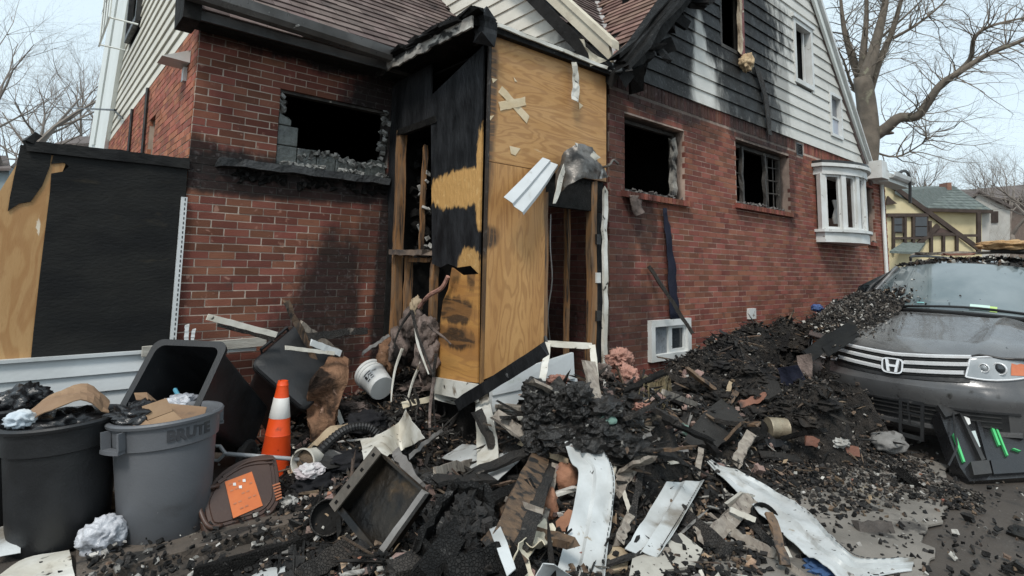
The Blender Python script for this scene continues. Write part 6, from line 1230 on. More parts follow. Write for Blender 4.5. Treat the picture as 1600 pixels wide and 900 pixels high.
rows = [
 ('white_batten', 'white batten slanting down from the brick wall onto the second black bin', 'batten', (324, 495, .8), (432, 523, .8), .045, .025, m_vinyl_dirty, lambda p: oY(p[0], p[1], 4.72)),
 ('charred_batten', 'thin charred batten just below the white batten on the left wall', 'batten', (340, 508, 0), (428, 530, 0), .03, .03, m_halfchar, lambda p: oY(p[0], p[1], 4.85)),
 ('burned_stud', 'dark burned stud rising against the brick wall above the bins', 'stud', (446, 470, 0), (492, 562, 0), .05, .045, m_brownwood, lambda p: oY(p[0], p[1], 4.85)),
 ('burned_stud', 'pale stud crossing behind the dark burned stud above the bins', 'stud', (470, 505, 0), (530, 552, 0), .045, .035, m_palewood, lambda p: oY(p[0], p[1], 4.85)),
 ('burned_board', 'horizontal smoky board with flaking white paint above the brown insulation', B_, (482, 526, 0), (574, 516, 0), .06, .03, m_halfchar, lambda p: oY(p[0], p[1], 4.72)),
 ('white_batten', 'thin white batten above the brown insulation flap', 'batten', (446, 543, 0), (522, 552, 0), .03, .02, m_vinyl_dirty, lambda p: oY(p[0], p[1], 4.62)),
 ('white_batten', 'white wedge of board between the pale stud and the insulation flap', 'batten', (486, 535, 0), (532, 552, 0), .05, .02, m_vinyl, lambda p: oY(p[0], p[1], 4.62)),
 ('grey_pipe', 'slim grey pipe leaning on the wall behind the white bucket', 'pipe', (566, 552, 0), (608, 524, 0), .025, .025, m_pipe, lambda p: oY(p[0], p[1], 4.85)),
 ('white_post', 'left one of two short white posts behind the tipped bin', 'post', (292, 508, 0), (291, 535, 0), .03, .03, m_vinyl, lambda p: oY(p[0], p[1], 5.2)),
 ('white_post', 'right and shorter of two short white posts behind the tipped bin', 'post', (303, 515, 0), (300, 535, 0), .025, .025, m_vinyl, lambda p: oY(p[0], p[1], 5.2)),
 ('charred_pole', 'long thin charred pole leaning against the brick wall beside the basement window', 'pole', (1014, 416, 0), (1082, 520, 0), .035, .035, m_halfchar, lambda p: oY(p[0], p[1], lerp(3.70, 3.35, (p[1]-416)/104))),
 ('smoked_plank', 'thick smoked brown plank rising from the bottom toward the burned panel', 'plank', (784, 852, .10), (842, 716, .16), .12, .05, m_brownwood, On),
 ('smoked_plank', 'dark half burned plank right beside the thick smoked brown plank', 'plank', (812, 862, .08), (860, 730, .12), .07, .045, m_halfchar, On),
 ('smoked_plank', 'splintered pale edged plank left of the clay tiles', 'plank', (843, 826, .08), (868, 728, .12), .05, .04, m_palewood, On),
 ('smoked_plank', 'short blackened plank slanting to the foot of the curled white strip', 'plank', (800, 842, .05), (848, 792, .10), .05, .035, m_brownwood, On),
 ('weathered_board', 'grey weathered board slanting up right of the curled white strip', B_, (962, 768, .06), (1006, 700, .10), .08, .025, m_palewood, On),
 ('weathered_board', 'grey split board crossing just below the thin black rod', B_, (960, 740, .08), (998, 704, .12), .05, .025, m_palewood, On),
 ('weathered_board', 'narrow weathered board standing beside the grey split board', B_, (985, 830, .05), (1004, 722, .12), .04, .03, m_halfchar, On),
 ('weathered_board', 'short pale block end near the middle of the white siding pieces', B_, (966, 846, .06), (984, 806, .10), .05, .03, m_palewood, On),
 ('white_stick', 'small white stick left of the short siding piece', 'stick', (974, 768, .10), (986, 806, .08), .025, .015, m_vinyl_dirty, On),
 ('white_stick', 'pale batten pointing at the asphalt slab', 'stick', (1088, 745, .10), (1096, 702, .16), .04, .025, m_palewood, On),
 ('black_rod', 'long thin black rod lying level across the rubble centre', 'rod', (925, 692, .10), (1074, 704, .12), .018, .018, m_pipe, On),
 ('black_rod', 'short grey rod above the long black rod', 'rod', (950, 692, .14), (1016, 680, .14), .022, .022, m_pipe, On),
 ('bent_trim', 'white channel trim bent in a V at the bottom right', 'trim', (1144, 832, .05), (1212, 868, .05), .05, .03, m_palewood, On),
 ('bent_trim', 'lower arm of weathered trim running to the bottom edge', 'trim', (1205, 862, .04), (1262, 910, .03), .045, .03, m_palewood, On),
 ('bent_trim', 'grey trim piece forking from the V of channel trim', 'trim', (1166, 812, .05), (1222, 866, .05), .035, .02, m_halfchar, On),
 ('white_batten', 'white batten lying across the pale wooden block', 'batten', (1140, 796, .12), (1180, 812, .10), .03, .02, m_vinyl_dirty, On),
 ('timber_block', 'pale timber block propped under the tip of the long white strip', 'block', (1112, 838, .06), (1172, 782, .10), .09, .05, m_palewood, On),
 ('charred_board', 'charred board running under the short white siding piece', B_, (1062, 798, .06), (1140, 868, .04), .09, .03, m_halfchar, On),
 ('pale_batten', 'thin pale batten right of the short siding piece', 'batten', (1076, 792, .08), (1094, 842, .05), .03, .02, m_palewood, On),
 ('red_timber', 'reddish round timber with a charred end right of the tin drum', 'timber', (1258, 688, .06), (1340, 706, .06), .075, .06, m_redwood, On),
 ('red_timber', 'broken reddish brick colored stick under the heap edge', 'timber', (1155, 633, .06), (1198, 618, .10), .06, .04, m_redwood, On),
 ('charred_board', 'curved black board beside the tin drum', B_, (1168, 655, .06), (1186, 690, .06), .09, .03, m_char, On),
 ('charred_board', 'flat black board end pointing right of the asphalt slab', B_, (1180, 690, .05), (1232, 694, .05), .06, .03, m_charboard, On),
 ('felt_strip', 'two layer black felt strip bent over the heap toward the hood', 'felt', (1262, 556, .10), (1336, 506, .06), .12, .02, m_felt, lambda p: oX(p[0], p[1], 5.85 if p[0] < 1300 else 6.45)),
 ('felt_strip', 'lower black felt strip hanging off the hood corner', 'felt', (1290, 550, .06), (1336, 518, .03), .10, .02, m_felt, lambda p: oX(p[0], p[1], 6.0 if p[0] < 1300 else 6.42)),
 ('tan_stick', 'tan splintered stick standing in the dark hollow under the heap', 'stick', (1130, 632, .06), (1142, 598, .10), .035, .03, m_tan, On),
 ('tan_stick', 'brown stick leaning right of the tan splintered stick', 'stick', (1138, 630, .04), (1156, 606, .06), .045, .03, m_brownwood, On),
 ('white_batten', 'white edged batten pair beside the straw bristles', 'batten', (1036, 612, .10), (1088, 632, .08), .04, .025, m_palewood, On),
 ('charred_board', 'black board end jutting above the white edged batten', B_, (1046, 588, .10), (1096, 606, .08), .06, .04, m_halfchar, On),
 ('charred_log', 'charred log with a pale broken end at the bottom left of the cabinet', 'log', (474, 902, .06), (548, 850, .10), .09, .08, m_halfchar, On),
 ('charred_rafter', 'big charred rafter along the lower right side of the burned cabinet', 'rafter', (742, 790, .14), (800, 905, .10), .14, .05, m_char, On),
 ('charred_rafter', 'scaly black rafter lying over the burned drawer mass', 'rafter', (658, 905, .22), (745, 790, .20), .10, .07, m_char, On),
 ('charred_rafter', 'shorter black rafter at the bottom centre edge', 'rafter', (700, 902, .16), (782, 868, .14), .10, .08, m_char, On),
 ('bent_bar', 'rusty metal arm lying behind the open cabinet', 'metal arm', (618, 706, .16), (656, 760, .16), .05, .03, m_pipe, On),
 ('metal_bracket', 'thin grey bracket rod above the buckled vinyl', 'bracket', (640, 712, .14), (690, 672, .24), .022, .02, m_pipe, On),
 ('pale_board', 'pale dirty board under the bent grey bracket', B_, (680, 738, .06), (746, 722, .08), .06, .02, m_palewood, On),
 ('cream_batten', 'cream batten lying at the foot of the twisted narrow strip', 'batten', (714, 752, .06), (764, 750, .06), .03, .02, m_vinyl_dirty, On),
 ('concrete_block', 'dark concrete brick block lying on the pale slab', 'block', (1340, 826, .04), (1392, 828, .04), .085, .06, mat('dark block', (.10, .085, .075), (.06, .052, .047), 6, .9, .5, 60), On),
 ('white_stake', 'white stake standing beside the insulation flap', 'stake', (524, 632, .16), (544, 688, .05), .035, .02, m_vinyl_dirty, On)]
for nm, lb, ct, a, b, w, th, m, fn in rows: board(nm, lb, ct, a, b, w, th, m, .012 if 'white' not in nm else .004, 9, fn=fn)
# slabs and panels: polygons on tilted planes
def panel(name, label, cat, px, tri, th, m, fn=On, parts=None, **k):
    p0, n = plane3(*[fn(q) for q in tri]); pts = [oP(u, v, p0, n) for u, v in px]; o = MB().prism(pts, -n*th).build(name, m, **k); solo(o, label, cat); return o, p0, n
panel('felt_slab', 'ragged square slab of black roofing felt lying on the heap', 'slab', [(1068, 688), (1080, 668), (1104, 640), (1128, 622), (1150, 640), (1166, 660), (1150, 684), (1128, 692), (1120, 700), (1098, 694), (1080, 696)], [(1068, 690, .06), (1128, 622, .12), (1164, 665, .10)], .03, m_asph)
panel('felt_slab', 'smaller grey black felt slab under the heap overhang', 'slab', [(1170, 612), (1190, 590), (1216, 596), (1222, 612), (1200, 624), (1176, 622)], [(1170, 614, .05), (1195, 590, .12), (1220, 612, .08)], .03, m_asph)
panel('felt_slab', 'curled felt flake lying on the pale concrete near the block', 'slab', [(1336, 790), (1352, 786), (1378, 796), (1382, 806), (1360, 808), (1340, 800)], [(1336, 792, .02), (1360, 786, .04), (1380, 806, .02)], .015, m_asph)
panel('wall_board', 'pale chipped wallboard sheet at the bottom right of the siding pieces', 'wallboard', [(982, 905), (990, 862), (1020, 850), (1064, 832), (1098, 858), (1086, 884), (1040, 890), (1034, 905)], [(985, 900, .03), (1060, 834, .05), (1095, 862, .04)], .02, mat('chipped wallboard', (.42, .40, .35), (.33, .31, .27), 4, .85, .3, 40, specks=[((.06, .055, .05), 11, .64, .04), ((.2, .18, .15), 3, .6, .1)]))
panel('wall_board', 'spotted pale board leaning on the timber block', 'wallboard', [(1136, 788), (1160, 770), (1180, 774), (1172, 790), (1144, 800)], [(1136, 790, .08), (1165, 770, .12), (1178, 780, .10)], .02, MATS['chipped wallboard'])
panel('brown_panel', 'brown scorched panel piece between the smoked planks and the curled strip', 'panel', [(868, 815), (888, 795), (900, 800), (890, 830), (870, 830)], [(868, 820, .04), (890, 795, .08), (895, 825, .05)], .02, m_clay)
panel('tan_scrap_board', 'tan board piece below the curled white strip foot', 'panel', [(945, 875), (958, 852), (985, 858), (980, 890), (950, 892)], [(945, 880, .03), (965, 852, .05), (982, 885, .03)], .02, m_tan)
_, sp0, sn = panel('appliance_shell', 'burned appliance shell with blistered green flecks, tilted in the middle of the heap', 'panel', [(815, 692), (826, 655), (850, 610), (872, 588), (906, 640), (900, 706), (888, 718)], [(815, 692, .44), (872, 590, .88), (900, 705, .44)], .04, mat('blistered panel', (.02, .019, .017), (.055, .05, .043), 8, .65, 1., 26, specks=[((.42, .42, .38), 13, .64, .05), ((.15, .26, .21), 5, .66, .08), ((.01, .01, .01), 4, .54, .1)]), fn=H)
board('panel_edge', 'thin board edge sticking out under the burned green flecked panel', 'board', (812, 690, .09), (888, 722, .09), .04, .015, m_tan, .006)
# big dark cabinet lying open
t = thing('cabinet', 'burned dark steel cabinet tipped open in the lower centre foreground', 'cabinet', On((620, 840, 0)))
p0, n = plane3(H((594, 706, .66)), H((530, 792, .42)), H((655, 862, .36))); P = lambda u, v, o=0.: oP(u, v, p0, n)+n*o
A_, B2_, C_, D_ = (596, 708), (528, 795), (590, 872), (664, 768)
cab = MB(); q = [P(*x) for x in (A_, B2_, C_, D_)]; MB().prism([x - n*.06 for x in q], -n*.012).build('back_plate', m_steel, t)
for i, nm_ in enumerate(('side_wall', 'side_wall', 'side_wall', 'side_wall')):
    a, b = q[i], q[(i+1) % 4]; cen = sum(q, V((0, 0, 0)))/4; inn_ = (cen-(a+b)/2).normalized()*.012
    MB().hexa([a-n*.06, b-n*.06, b-n*.06+inn_, a-n*.06+inn_, a+n*(.03 if i == 0 else .0), b+n*(.03 if i == 0 else 0), b+n*(.03 if i == 0 else 0)+inn_, a+n*(.03 if i == 0 else 0)+inn_]).build('side_wall', m_steel, t)
a, b = q[0], q[1]; MB().plank(lerp(a, b, -.02)+n*.035, lerp(a, b, 1.02)+n*.035, .06, .010, n).build('flange', mat('scorched flange', (.12, .10, .08), (.05, .043, .035), 5, .5, .3, 30, metal=.4), t)
for k in (.08, .35, .65, .92): MB().obox(lerp(a, b, k)+n*.041, (b-a).normalized()*.008, n.cross(b-a).normalized()*.008, n*.002).build('bolt_hole', m_black, t)
MB().plank(q[1]-n*.0+V((0, 0, .01)), q[2]+V((0, 0, .01)), .03, .02, n, 5, .004).build('rail', m_steel, t); MB().plank(q[2], q[3], .03, .025, n, 5, .004).build('rail', m_pipe, t)
t = thing('dresser_carcass', 'charred wooden carcass heaped against the right side of the steel cabinet', 'carcass', On((720, 850, 0)))
p0, n = plane3(H((690, 800, .50)), H((665, 880, .40)), H((770, 890, .36))); P = lambda u, v, o=0.: oP(u, v, p0, n)+n*o
q = [P(*x) for x in ((705, 765), (655, 850), (700, 905), (780, 880), (758, 775))]; MB().prism([x-n*.03 for x in q], -n*.05).build('panel', m_char, t)
for i in range(5): MB().plank(q[i], q[(i+1) % 5], .09, .03, n.cross(q[i]-q[(i+1) % 5]), 8, .02).build('frame_rail', m_char, t)
cr_ = MB()
random.seed(33)
for k in range(420):
    x = V((0, 0, 0)); ws = [random.random()**1.2 for _ in q]; s = sum(ws); 
    for w, p in zip(ws, q): x += p*(w/s)
    cr_.shard(x + n*random.uniform(-.03, .05), .08, .05, .03)
cr_.build('charred_crust', m_frag, t, kind='stuff')
# soft things
def lump(name, label, cat, t3, rad, m, amp=.4, freq=2.6, seed=0, sub=4, fn=On, group=None):
    rg = 'insulation' in name
    return solo(MB().blob(fn(t3), rad, amp*(1.3 if rg else 1), freq*(.7 if rg else 1), 5 if rg else sub, seed, ridge=rg).build(name, m, smooth=True), label, cat, group)
I_ = 'insulation'
lump('insulation_clump', 'big clump of pink insulation beside the white bent door trim', I_, (968, 560, .86), (.13, .10, .08), m_pinkins, .45, 2.0, 41, fn=H)
lump('insulation_clump', 'lower pink insulation wad hanging from the big clump', I_, (980, 590, .74), (.09, .08, .10), m_pinkins, .45, 2.2, 42, fn=H)
lump('insulation_clump', 'pale pink insulation tuft inside the white bent door trim', I_, (870, 595, .72), (.11, .06, .045), m_pinkins, .5, 2.4, 43, fn=H)
lump('insulation_clump', 'grey foil faced wad left of the big pink clump', I_, (940, 582, .80), (.09, .08, .07), m_greyins, .4, 2.2, 44, fn=H)
lump('insulation_clump', 'small pink scrap in the char right of the burned panel', I_, (1004, 636, .04), (.08, .06, .04), m_pinkins, .5, 2.8, 45)
lump('insulation_clump', 'dusty pink mat below the open corner of the porch', I_, (660, 605, .05), (.22, .16, .07), m_greyins, .5, 2.6, 46)
lump('insulation_clump', 'brown pink tuft under the scorched plywood edge', I_, (688, 572, .10), (.09, .09, .13), m_brownins, .55, 2.6, 47)
lump('insulation_clump', 'pinkish brown wad above the tangled hose', I_, (545, 640, .06), (.16, .12, .06), m_greyins, .5, 2.6, 48)
solo(MB().blob(oY(1166, 98, 3.66), (.10, .09, .12), .5, 2.4, 4, 49).build('insulation_clump', mat('cream insulation', (.55, .42, .26), (.42, .30, .18), 8, 1., .8, 30), smooth=True), 'cream insulation clump caught on the sill of the burned attic window', I_)
sheet('insulation_batt', 'brown scorched insulation batt standing curled right of the cone', I_, [(487, 690, .05), (478, 640, .30), (490, 588, .55), (522, 556, .62)], [(520, 690, .02), (528, 640, .26), (540, 600, .45), (546, 560, .56)], m_brownins, 18, 8, .05, 0, .035, 3, 7)
sheet('insulation_batt', 'tan edge of a torn batt curling over the black hose', I_, [(480, 700, .06), (510, 672, .16), (550, 660, .12)], [(484, 708, .04), (514, 684, .12), (552, 670, .09)], m_tan, 12, 4, .03, 0, .02, 5, 8)
sheet('navy_cloth', 'navy blue cloth draped from the heap down to the ground beside the bumper', 'cloth', [(1216, 575, .05), (1226, 615, .06), (1250, 640, .05), (1278, 662, .04)], [(1248, 570, .08), (1264, 605, .10), (1280, 635, .08), (1296, 655, .05)], m_cloth, 18, 9, .06, 0, .006, 6, 6, fn=lambda p: oX(p[0], p[1], 5.5))
sheet('torn_flap', 'torn pale felt flap hanging beside the headlight above the navy cloth', 'felt', [(1244, 556, .12), (1250, 585, .12), (1262, 612, .10)], [(1268, 552, .12), (1270, 585, .12), (1276, 615, .10)], m_greyins, 12, 6, .03, 0, .008, 7, 8, fn=lambda p: oX(p[0], p[1], 5.6))
for i, (L, R, lb, m, y) in enumerate((([(1035, 325), (1040, 370), (1044, 430), (1048, 500)], [(1040, 325), (1050, 375), (1056, 430), (1062, 500)], 'long navy cloth strip hanging below the first gable window', m_cloth, 3.70), ([(982, 305), (986, 325), (994, 338)], [(1006, 306), (1004, 325), (1006, 332)], 'sooty rag hanging over the left corner of the first gable window sill', m_greyins, 3.66))):
    o = ribbon([oY(u, v, y) for u, v in L], [oY(u, v, y) for u, v in R], 16, 6, .025, 0, .006, i, 7); solo(o.build('hanging_cloth', m, smooth=True), lb, 'cloth')
random.seed(5)
sheet('charred_strip', 'thin charred lath hanging down the gable siding below the attic window', 'lath', [(1178, 105), (1192, 150), (1200, 210)], [(1186, 105), (1199, 150), (1206, 212)], m_halfchar, 10, 3, .01, 0, .012, 0, 8, fn=lambda p: oY(p[0], p[1], 3.69))
lump('black_bundle', 'black cloth bundle with a hood like fold beside the small pail', 'cloth', (500, 752, .06), (.17, .14, .08), m_blackcloth, .4, 2.4, 51)
lump('black_bundle', 'grey black jacket heap left of the steel cabinet', 'cloth', (545, 722, .06), (.16, .13, .06), m_blackcloth, .4, 2.4, 52)
lump('black_bundle', 'black sack in the shadow behind the buckled vinyl', 'cloth', (570, 660, .06), (.17, .14, .08), m_blackcloth, .4, 2.4, 53)
lump('ash_wad', 'white ashy wad at the edge of the brown lid', 'ash', (450, 786, .03), (.06, .05, .04), m_plaster, .5, 3, 54)
lump('stone_lump', 'round grey sack lump on the ground below the bumper', 'sack', (1386, 690, .05), (.17, .14, .09), mat('grey sack', (.24, .23, .22), (.17, .165, .155), 4, .85, .4, 40, specks=[((.06, .055, .05), 5, .6, .1)]), .25, 1.8, 55)
lump('clay_lump', 'tan lump of ash beside the round grey sack', 'ash', (1312, 690, .03), (.09, .07, .04), m_plaster, .5, 3, 56)
lump('clay_tile', 'upper rounded clay lump between the planks and the curled strip', 'clay lump', (884, 752, .05), (.07, .08, .11), m_clay, .2, 1.5, 57); lump('clay_tile', 'lower rounded clay lump left of the curled strip', 'clay lump', (856, 790, .03), (.06, .07, .10), m_clay, .2, 1.5, 58)
lump('blue_rag', 'crumpled blue rag at the bottom edge under the long twisted strip', 'rag', (1288, 888, .03), (.13, .10, .04), mat('blue rag', (.03, .07, .16), (.05, .11, .24), 6, .9, .5, 40), .5, 3, 59)
lump('yellow_wad', 'small yellow wad on the debris over the hood corner', 'wad', (1306, 483, .0), (.05, .045, .04), mat('yellow foam', (.55, .50, .16), (.40, .38, .12), 6, .9), .3, 2, 60, fn=lambda t: cw(.95, .86, 1.21)); lump('blue_wad', 'blue crumpled rag on the debris left of the yellow wad', 'rag', (1275, 478, 0), (.07, .06, .04), mat('blue wad', (.04, .07, .2), (.07, .12, .26), 6, .8), .5, 3, 61, fn=lambda t: cw(.85, 1.05, 1.20))
# heap of grey insulation and rags climbing into the open porch corner
random.seed(61)
for k, (u, v, h, r, lb) in enumerate(((628, 540, .75, .15, 'sooty rag of insulation lowest in the broken porch wall'), (645, 505, .95, .13, 'grey rag of insulation in the middle of the broken porch wall'), (668, 520, .85, .12, 'pale torn wad beside the scorched plywood'), (650, 478, 1.15, .07, 'tan paper wad wedged under the porch sill'), (612, 555, .6, .15, 'brown rag of insulation left of the broken porch wall'), (668, 560, .65, .14, 'charcoal grey tuft at the foot of the scorched plywood'))):
    solo(MB().blob(oX(u, v, 2.80), (r*.8, r*.8, r*1.25), .42, 2.1, 4, 70+k).build('insulation_clump', (m_greyins, m_greyins, m_greyins, m_tan, m_brownins, m_greyins)[k], smooth=True), lb, I_)
for k in range(9):
    a = oX(random.uniform(612, 690), random.uniform(470, 590), random.uniform(2.55, 2.82)); d = V((random.uniform(-.05, .05), random.uniform(-.15, .15), random.uniform(-.25, -.05)))
    MB().tube(path([a, a+d+V((0, .03, 0)), a+d*2, a+d*2.6+V((0, -.04, -.02))], 10), [.016-.001*i for i in range(11)], 6).build('torn_lining', (m_greyins, m_vinyl_dirty, m_halfchar)[k % 3], porch)
MB().tube(path([oX(u, v, 2.80) for u, v in ((700, 432), (690, 450), (670, 462), (655, 480))], 12), .02, 6).build('twisted_shred', m_pinkins, porch)
# straw bundle, wire, hose, drum, dish, ring
t = thing('broom_bristles', 'bundle of straw coloured bristles spread over the char heap', 'bristles', On((1022, 610))); sb_ = MB(); random.seed(8)
for k in range(150):
    u = random.uniform(1006, 1046); a = On((u, random.uniform(586, 596), .08)); b = On((u+random.uniform(-14, 4), random.uniform(628, 640), .03)); m__ = (a+b)/2+V((random.uniform(-.03, .03), random.uniform(-.03, .03), random.uniform(.02, .07))); sb_.tube(path([a, m__, b], 4), .0035, 3, False)
sb_.build('straw', m_straw, t)
t = thing('corrugated_hose', 'black corrugated hose looping through the wreckage left of the porch', 'hose', On((545, 680))); hp = path([On(q) for q in ((470, 742, .10), (505, 700, .16), (540, 672, .18), (575, 668, .16), (600, 690, .10))], 60); MB().tube(hp, [.038 if i % 2 else .030 for i in range(61)], 10).build('hose', m_plastic, t)
def drum(name, label, cat, c, ax, r, h, m, mi):
    t = thing(name, label, cat, c); Md = Matrix.Translation(c) @ V(ax).normalized().to_track_quat('Z', 'Y').to_matrix().to_4x4(); MB().lathe([(r, 0), (r*1.03, .01), (r, .02), (r, h*.5), (r*1.03, h*.52), (r, h*.54), (r, h-.01), (r*1.04, h), (r*.97, h), (r*.95, h*.3)], 28, Md).build('shell', m, t, smooth=.6); MB().lathe([(r*.96, h*.35), (.001, h*.36)], 20, Md, False).build('inside', mi, t); return t
m_tin = mat('rusty tin', (.34, .30, .22), (.20, .15, .10), 4, .5, .3, 30, metal=.3, specks=[((.07, .05, .035), 4, .58, .1)])
drum('tin_can', 'dented rusty tin can on its side in the middle of the right rubble', 'tin can', On((1200, 668, .09)), (.75, -.55, -.05), .085, .16, m_tin, m_soot)
drum('wire_coil', 'charred round wire coil at the edge of the pale slab', 'coil', On((1418, 752, .04)), (.3, -.5, .8), .10, .05, m_char, m_soot)
drum('hub_ring', 'dark burned hub ring under the long twisted siding strip', 'ring', On((1190, 815, .03)), (-.3, -.6, .6), .09, .06, m_char, m_soot)
drum('round_dish', 'round enamel dish lying face up on the pale concrete', 'dish', On((1370, 774, .005)), (0, 0, 1), .10, .025, m_tin, mat('enamel', (.42, .38, .30), (.30, .24, .16), 5, .5, .2, 30, specks=[((.6, .58, .52), 5, .6, .1)]))
drum('coil_spring', 'charred round coil beside the cabinet at the ledge', 'coil', On((510, 812, .04)), (-.3, -.8, .5), .09, .09, m_halfchar, m_soot)
wt = MB(); random.seed(17)
for k in range(26):
    u, v = random.uniform(610, 720), random.uniform(640, 705); pts_ = [On((u, v, .05))]
    for j in range(4): pts_.append(pts_[-1]+V((random.uniform(-.10, .10), random.uniform(-.10, .10), random.uniform(-.04, .10))))
    wt.tube(path(pts_, 10), random.uniform(.006, .014), 5)
solo(wt.build('wire_tangle', m_halfchar), 'tangle of burned wires and rods in the hollow left of the twisted strip', 'wires')
gs_ = MB()
for u, v in ((948, 652), (960, 660), (1066, 672), (902, 640)): gs_.shard(On((u, v, .04)), .12, .09, .03)
for k, (u, v, lb) in enumerate(((950, 655, 'pale green glass lump right of the burned panel'), (1066, 672, 'small green glass chip left of the felt slab'))): solo(MB().blob(On((u, v, .03)), (.07, .05, .05), .4, 2, 3, 80+k).build('glass_lump', m_green, smooth=True), lb, 'glass')
MB().box((7.42, YC-.05, .98), (7.6, YC-.002, 1.12)).build('wall_vent', m_trim, house)
# roof debris on the van
t = thing('roof_board', 'weathered board lying across the van roof', 'board', cw(2.4, .3, 1.85)); MB().plank(cw(2.2, .45, 1.88), cw(2.7, -.5, 1.90), .22, .03, (0, 0, 1), 8, .02).build('plank', m_palewood, t)
solo(MB().slab([[cw(2.3+.5*i/4, -.25-.9*k/6, 1.90+.03*noise.noise(V((i, k, 3)))) for k in range(7)] for i in range(5)], .03).build('felt_slab', m_asph), 'dark felt slab on the van roof at the right edge', 'slab')
solo(MB().blob(cw(2.4, -.38, 1.97), (.16, .26, .06), .5, 2.4, 4, 90).build('insulation_clump', mat('orange insulation', (.50, .33, .17), (.38, .23, .11), 7, 1., .8, 30), smooth=True), 'orange tan insulation pad on top of the van roof', I_)
solo(MB().plank(cw(2.15, .15, 1.86), cw(2.3, -.1, 1.87), .08, .025, (0, 0, 1), 5, .01).build('red_board', m_redwood), 'short reddish board on the van roof beside the weathered board', 'board')
# case with lime stripes in front of the bumper
t = thing('plastic_case', 'broken black plastic case with lime green stripes propped in front of the bumper', 'case', H((1545, 750, 0)))
p0, n = plane3(H((1500, 752, .03)), H((1610, 752, .03)), H((1540, 635, .47))); P = lambda u, v, o=0.: oP(u, v, p0, n)+n*o
m_case = mat('case plastic', (.012, .012, .013), (.02, .02, .021), 3, .28, .1, 60, specks=[((.10, .10, .10), 8, .70, .06)], spec=.6); m_lime = mat('lime stripe', (.08, .50, .17), None, 3, .4); m_pale = mat('pale grey plate', (.45, .52, .50), (.36, .42, .40), 5, .4)
def cp(px, o, th, nm, m): return MB().prism([P(u, v, o) for u, v in px], -n*th).build(nm, m, t)
cp([(1466, 640), (1485, 624), (1640, 628), (1660, 742), (1515, 752), (1500, 730)], 0, .14, 'shell', m_case)
cp([(1508, 629), (1548, 631), (1549, 636), (1580, 638), (1582, 632), (1600, 632), (1600, 645), (1512, 641)], .022, .02, 'top_plate', m_pale)
cp([(1499, 649), (1511, 648), (1515, 664), (1506, 669)], .02, .018, 'clip', m_trim); cp([(1515, 676), (1522, 675), (1530, 700), (1524, 705)], .02, .018, 'clip', m_pale)
for a, b, w in (((1487, 680), (1503, 724), 4), ((1543, 660), (1558, 698), 4), ((1553, 670), (1571, 714), 3), ((1579, 703), (1590, 707), 4)): cp([(a[0], a[1]), (a[0]+w, a[1]), (b[0]+w*.8, b[1]), (b[0], b[1])], .024, .022, 'green_stripe', m_lime)
cp([(1496, 650), (1500, 650), (1536, 722), (1530, 724)], .04, .04, 'ridge', m_metal_dark); cp([(1520, 650), (1526, 650), (1546, 722), (1540, 724)], .03, .03, 'ridge', m_case); cp([(1512, 727), (1540, 724), (1545, 745), (1517, 748)], .05, .05, 'corner_foot', m_metal_dark); cp([(1545, 722), (1640, 716), (1650, 738), (1550, 744)], .03, .03, 'lower_rail', m_case); cp([(1463, 636), (1492, 624), (1500, 648), (1475, 655)], .03, .05, 'corner_guard', m_metal_dark)
MB().tube(path([P(1486, 650, .04), P(1487, 685, .06), P(1490, 705, .05), P(1480, 730, .02)], 12), .008, 6).build('cord', m_plastic, t)
panel('metal_grate', 'small dark metal grate lying on the wet asphalt at the right edge', 'grate', [(1572, 830), (1584, 818), (1604, 824), (1604, 842)], [(1572, 830, .02), (1590, 818, .03), (1604, 840, .02)], .015, m_steel)
# ledge with black face at the lower left
t = thing('stoop_ledge', 'dirty stoop edge with a black charred face and short posts at the lower left', 'stoop', oZ(330, 880, 0))
a0, a1 = oZ(120, 905, .045), oZ(520, 800, .06); dx = (a1-a0).normalized(); back_ = V((-dx.y, dx.x, 0)); back_ = back_ if back_.dot(CW) > 0 else -back_
MB().hexa([a0-V((0, 0, .05)), a1-V((0, 0, .07)), a1+back_*.5-V((0, 0, .075)), a0+back_*.5-V((0, 0, .07)), a0, a1, a1+back_*.5-V((0, 0, .055)), a0+back_*.5-V((0, 0, .04))]).build('slab', mat('dirty stoop', (.12, .095, .075), (.07, .058, .048), 3, .9, .6, 50, specks=[((.26, .23, .19), 14, .62, .08), ((.02, .018, .016), 5, .52, .1), ((.4, .38, .34), 45, .7, .05)], bdist=.015), t)
f0, f1 = oZ(300, 905, .06), oZ(540, 835, .07); MB().plank(f0, f1, .10, .03, -back_, 10, .01).build('charred_face', m_char, t)
MB().tube([oZ(455, 905, .02), oZ(456, 848, .09)], .028, 8).build('post', m_halfchar, t)
# further charred boards lying among the named pieces
MARKS = {'the white bucket': (590, 600), 'the buckled vinyl sheet': (612, 690), 'the black corrugated hose': (545, 680), 'the steel cabinet': (600, 790), 'the charred carcass': (725, 840), 'the twisted narrow strip': (760, 680), 'the stacked boards': (805, 655), 'the burned appliance shell': (860, 660), 'the curled white strip': (915, 790),
 'the pink insulation': (968, 575), 'the straw bristles': (1022, 612), 'the felt slab': (1118, 660), 'the tin can': (1200, 670), 'the navy cloth': (1255, 620), 'the short siding piece': (1040, 805), 'the long twisted strip': (1200, 790), 'the smoked brown plank': (810, 790), 'the black rod': (1000, 700), 'the clay lumps': (872, 770), 'the blue rag': (1285, 885), 'the basement window': (1040, 540), 'the reddish timber': (1300, 698)}
LOOK = (('half charred grey flecked', m_halfchar), ('cracked', m_halfchar), ('deep black scaly', m_char), ('smoked brown', m_brownwood), ('pale weathered', m_palewood))
random.seed(77); seen = set(); made = tries = 0
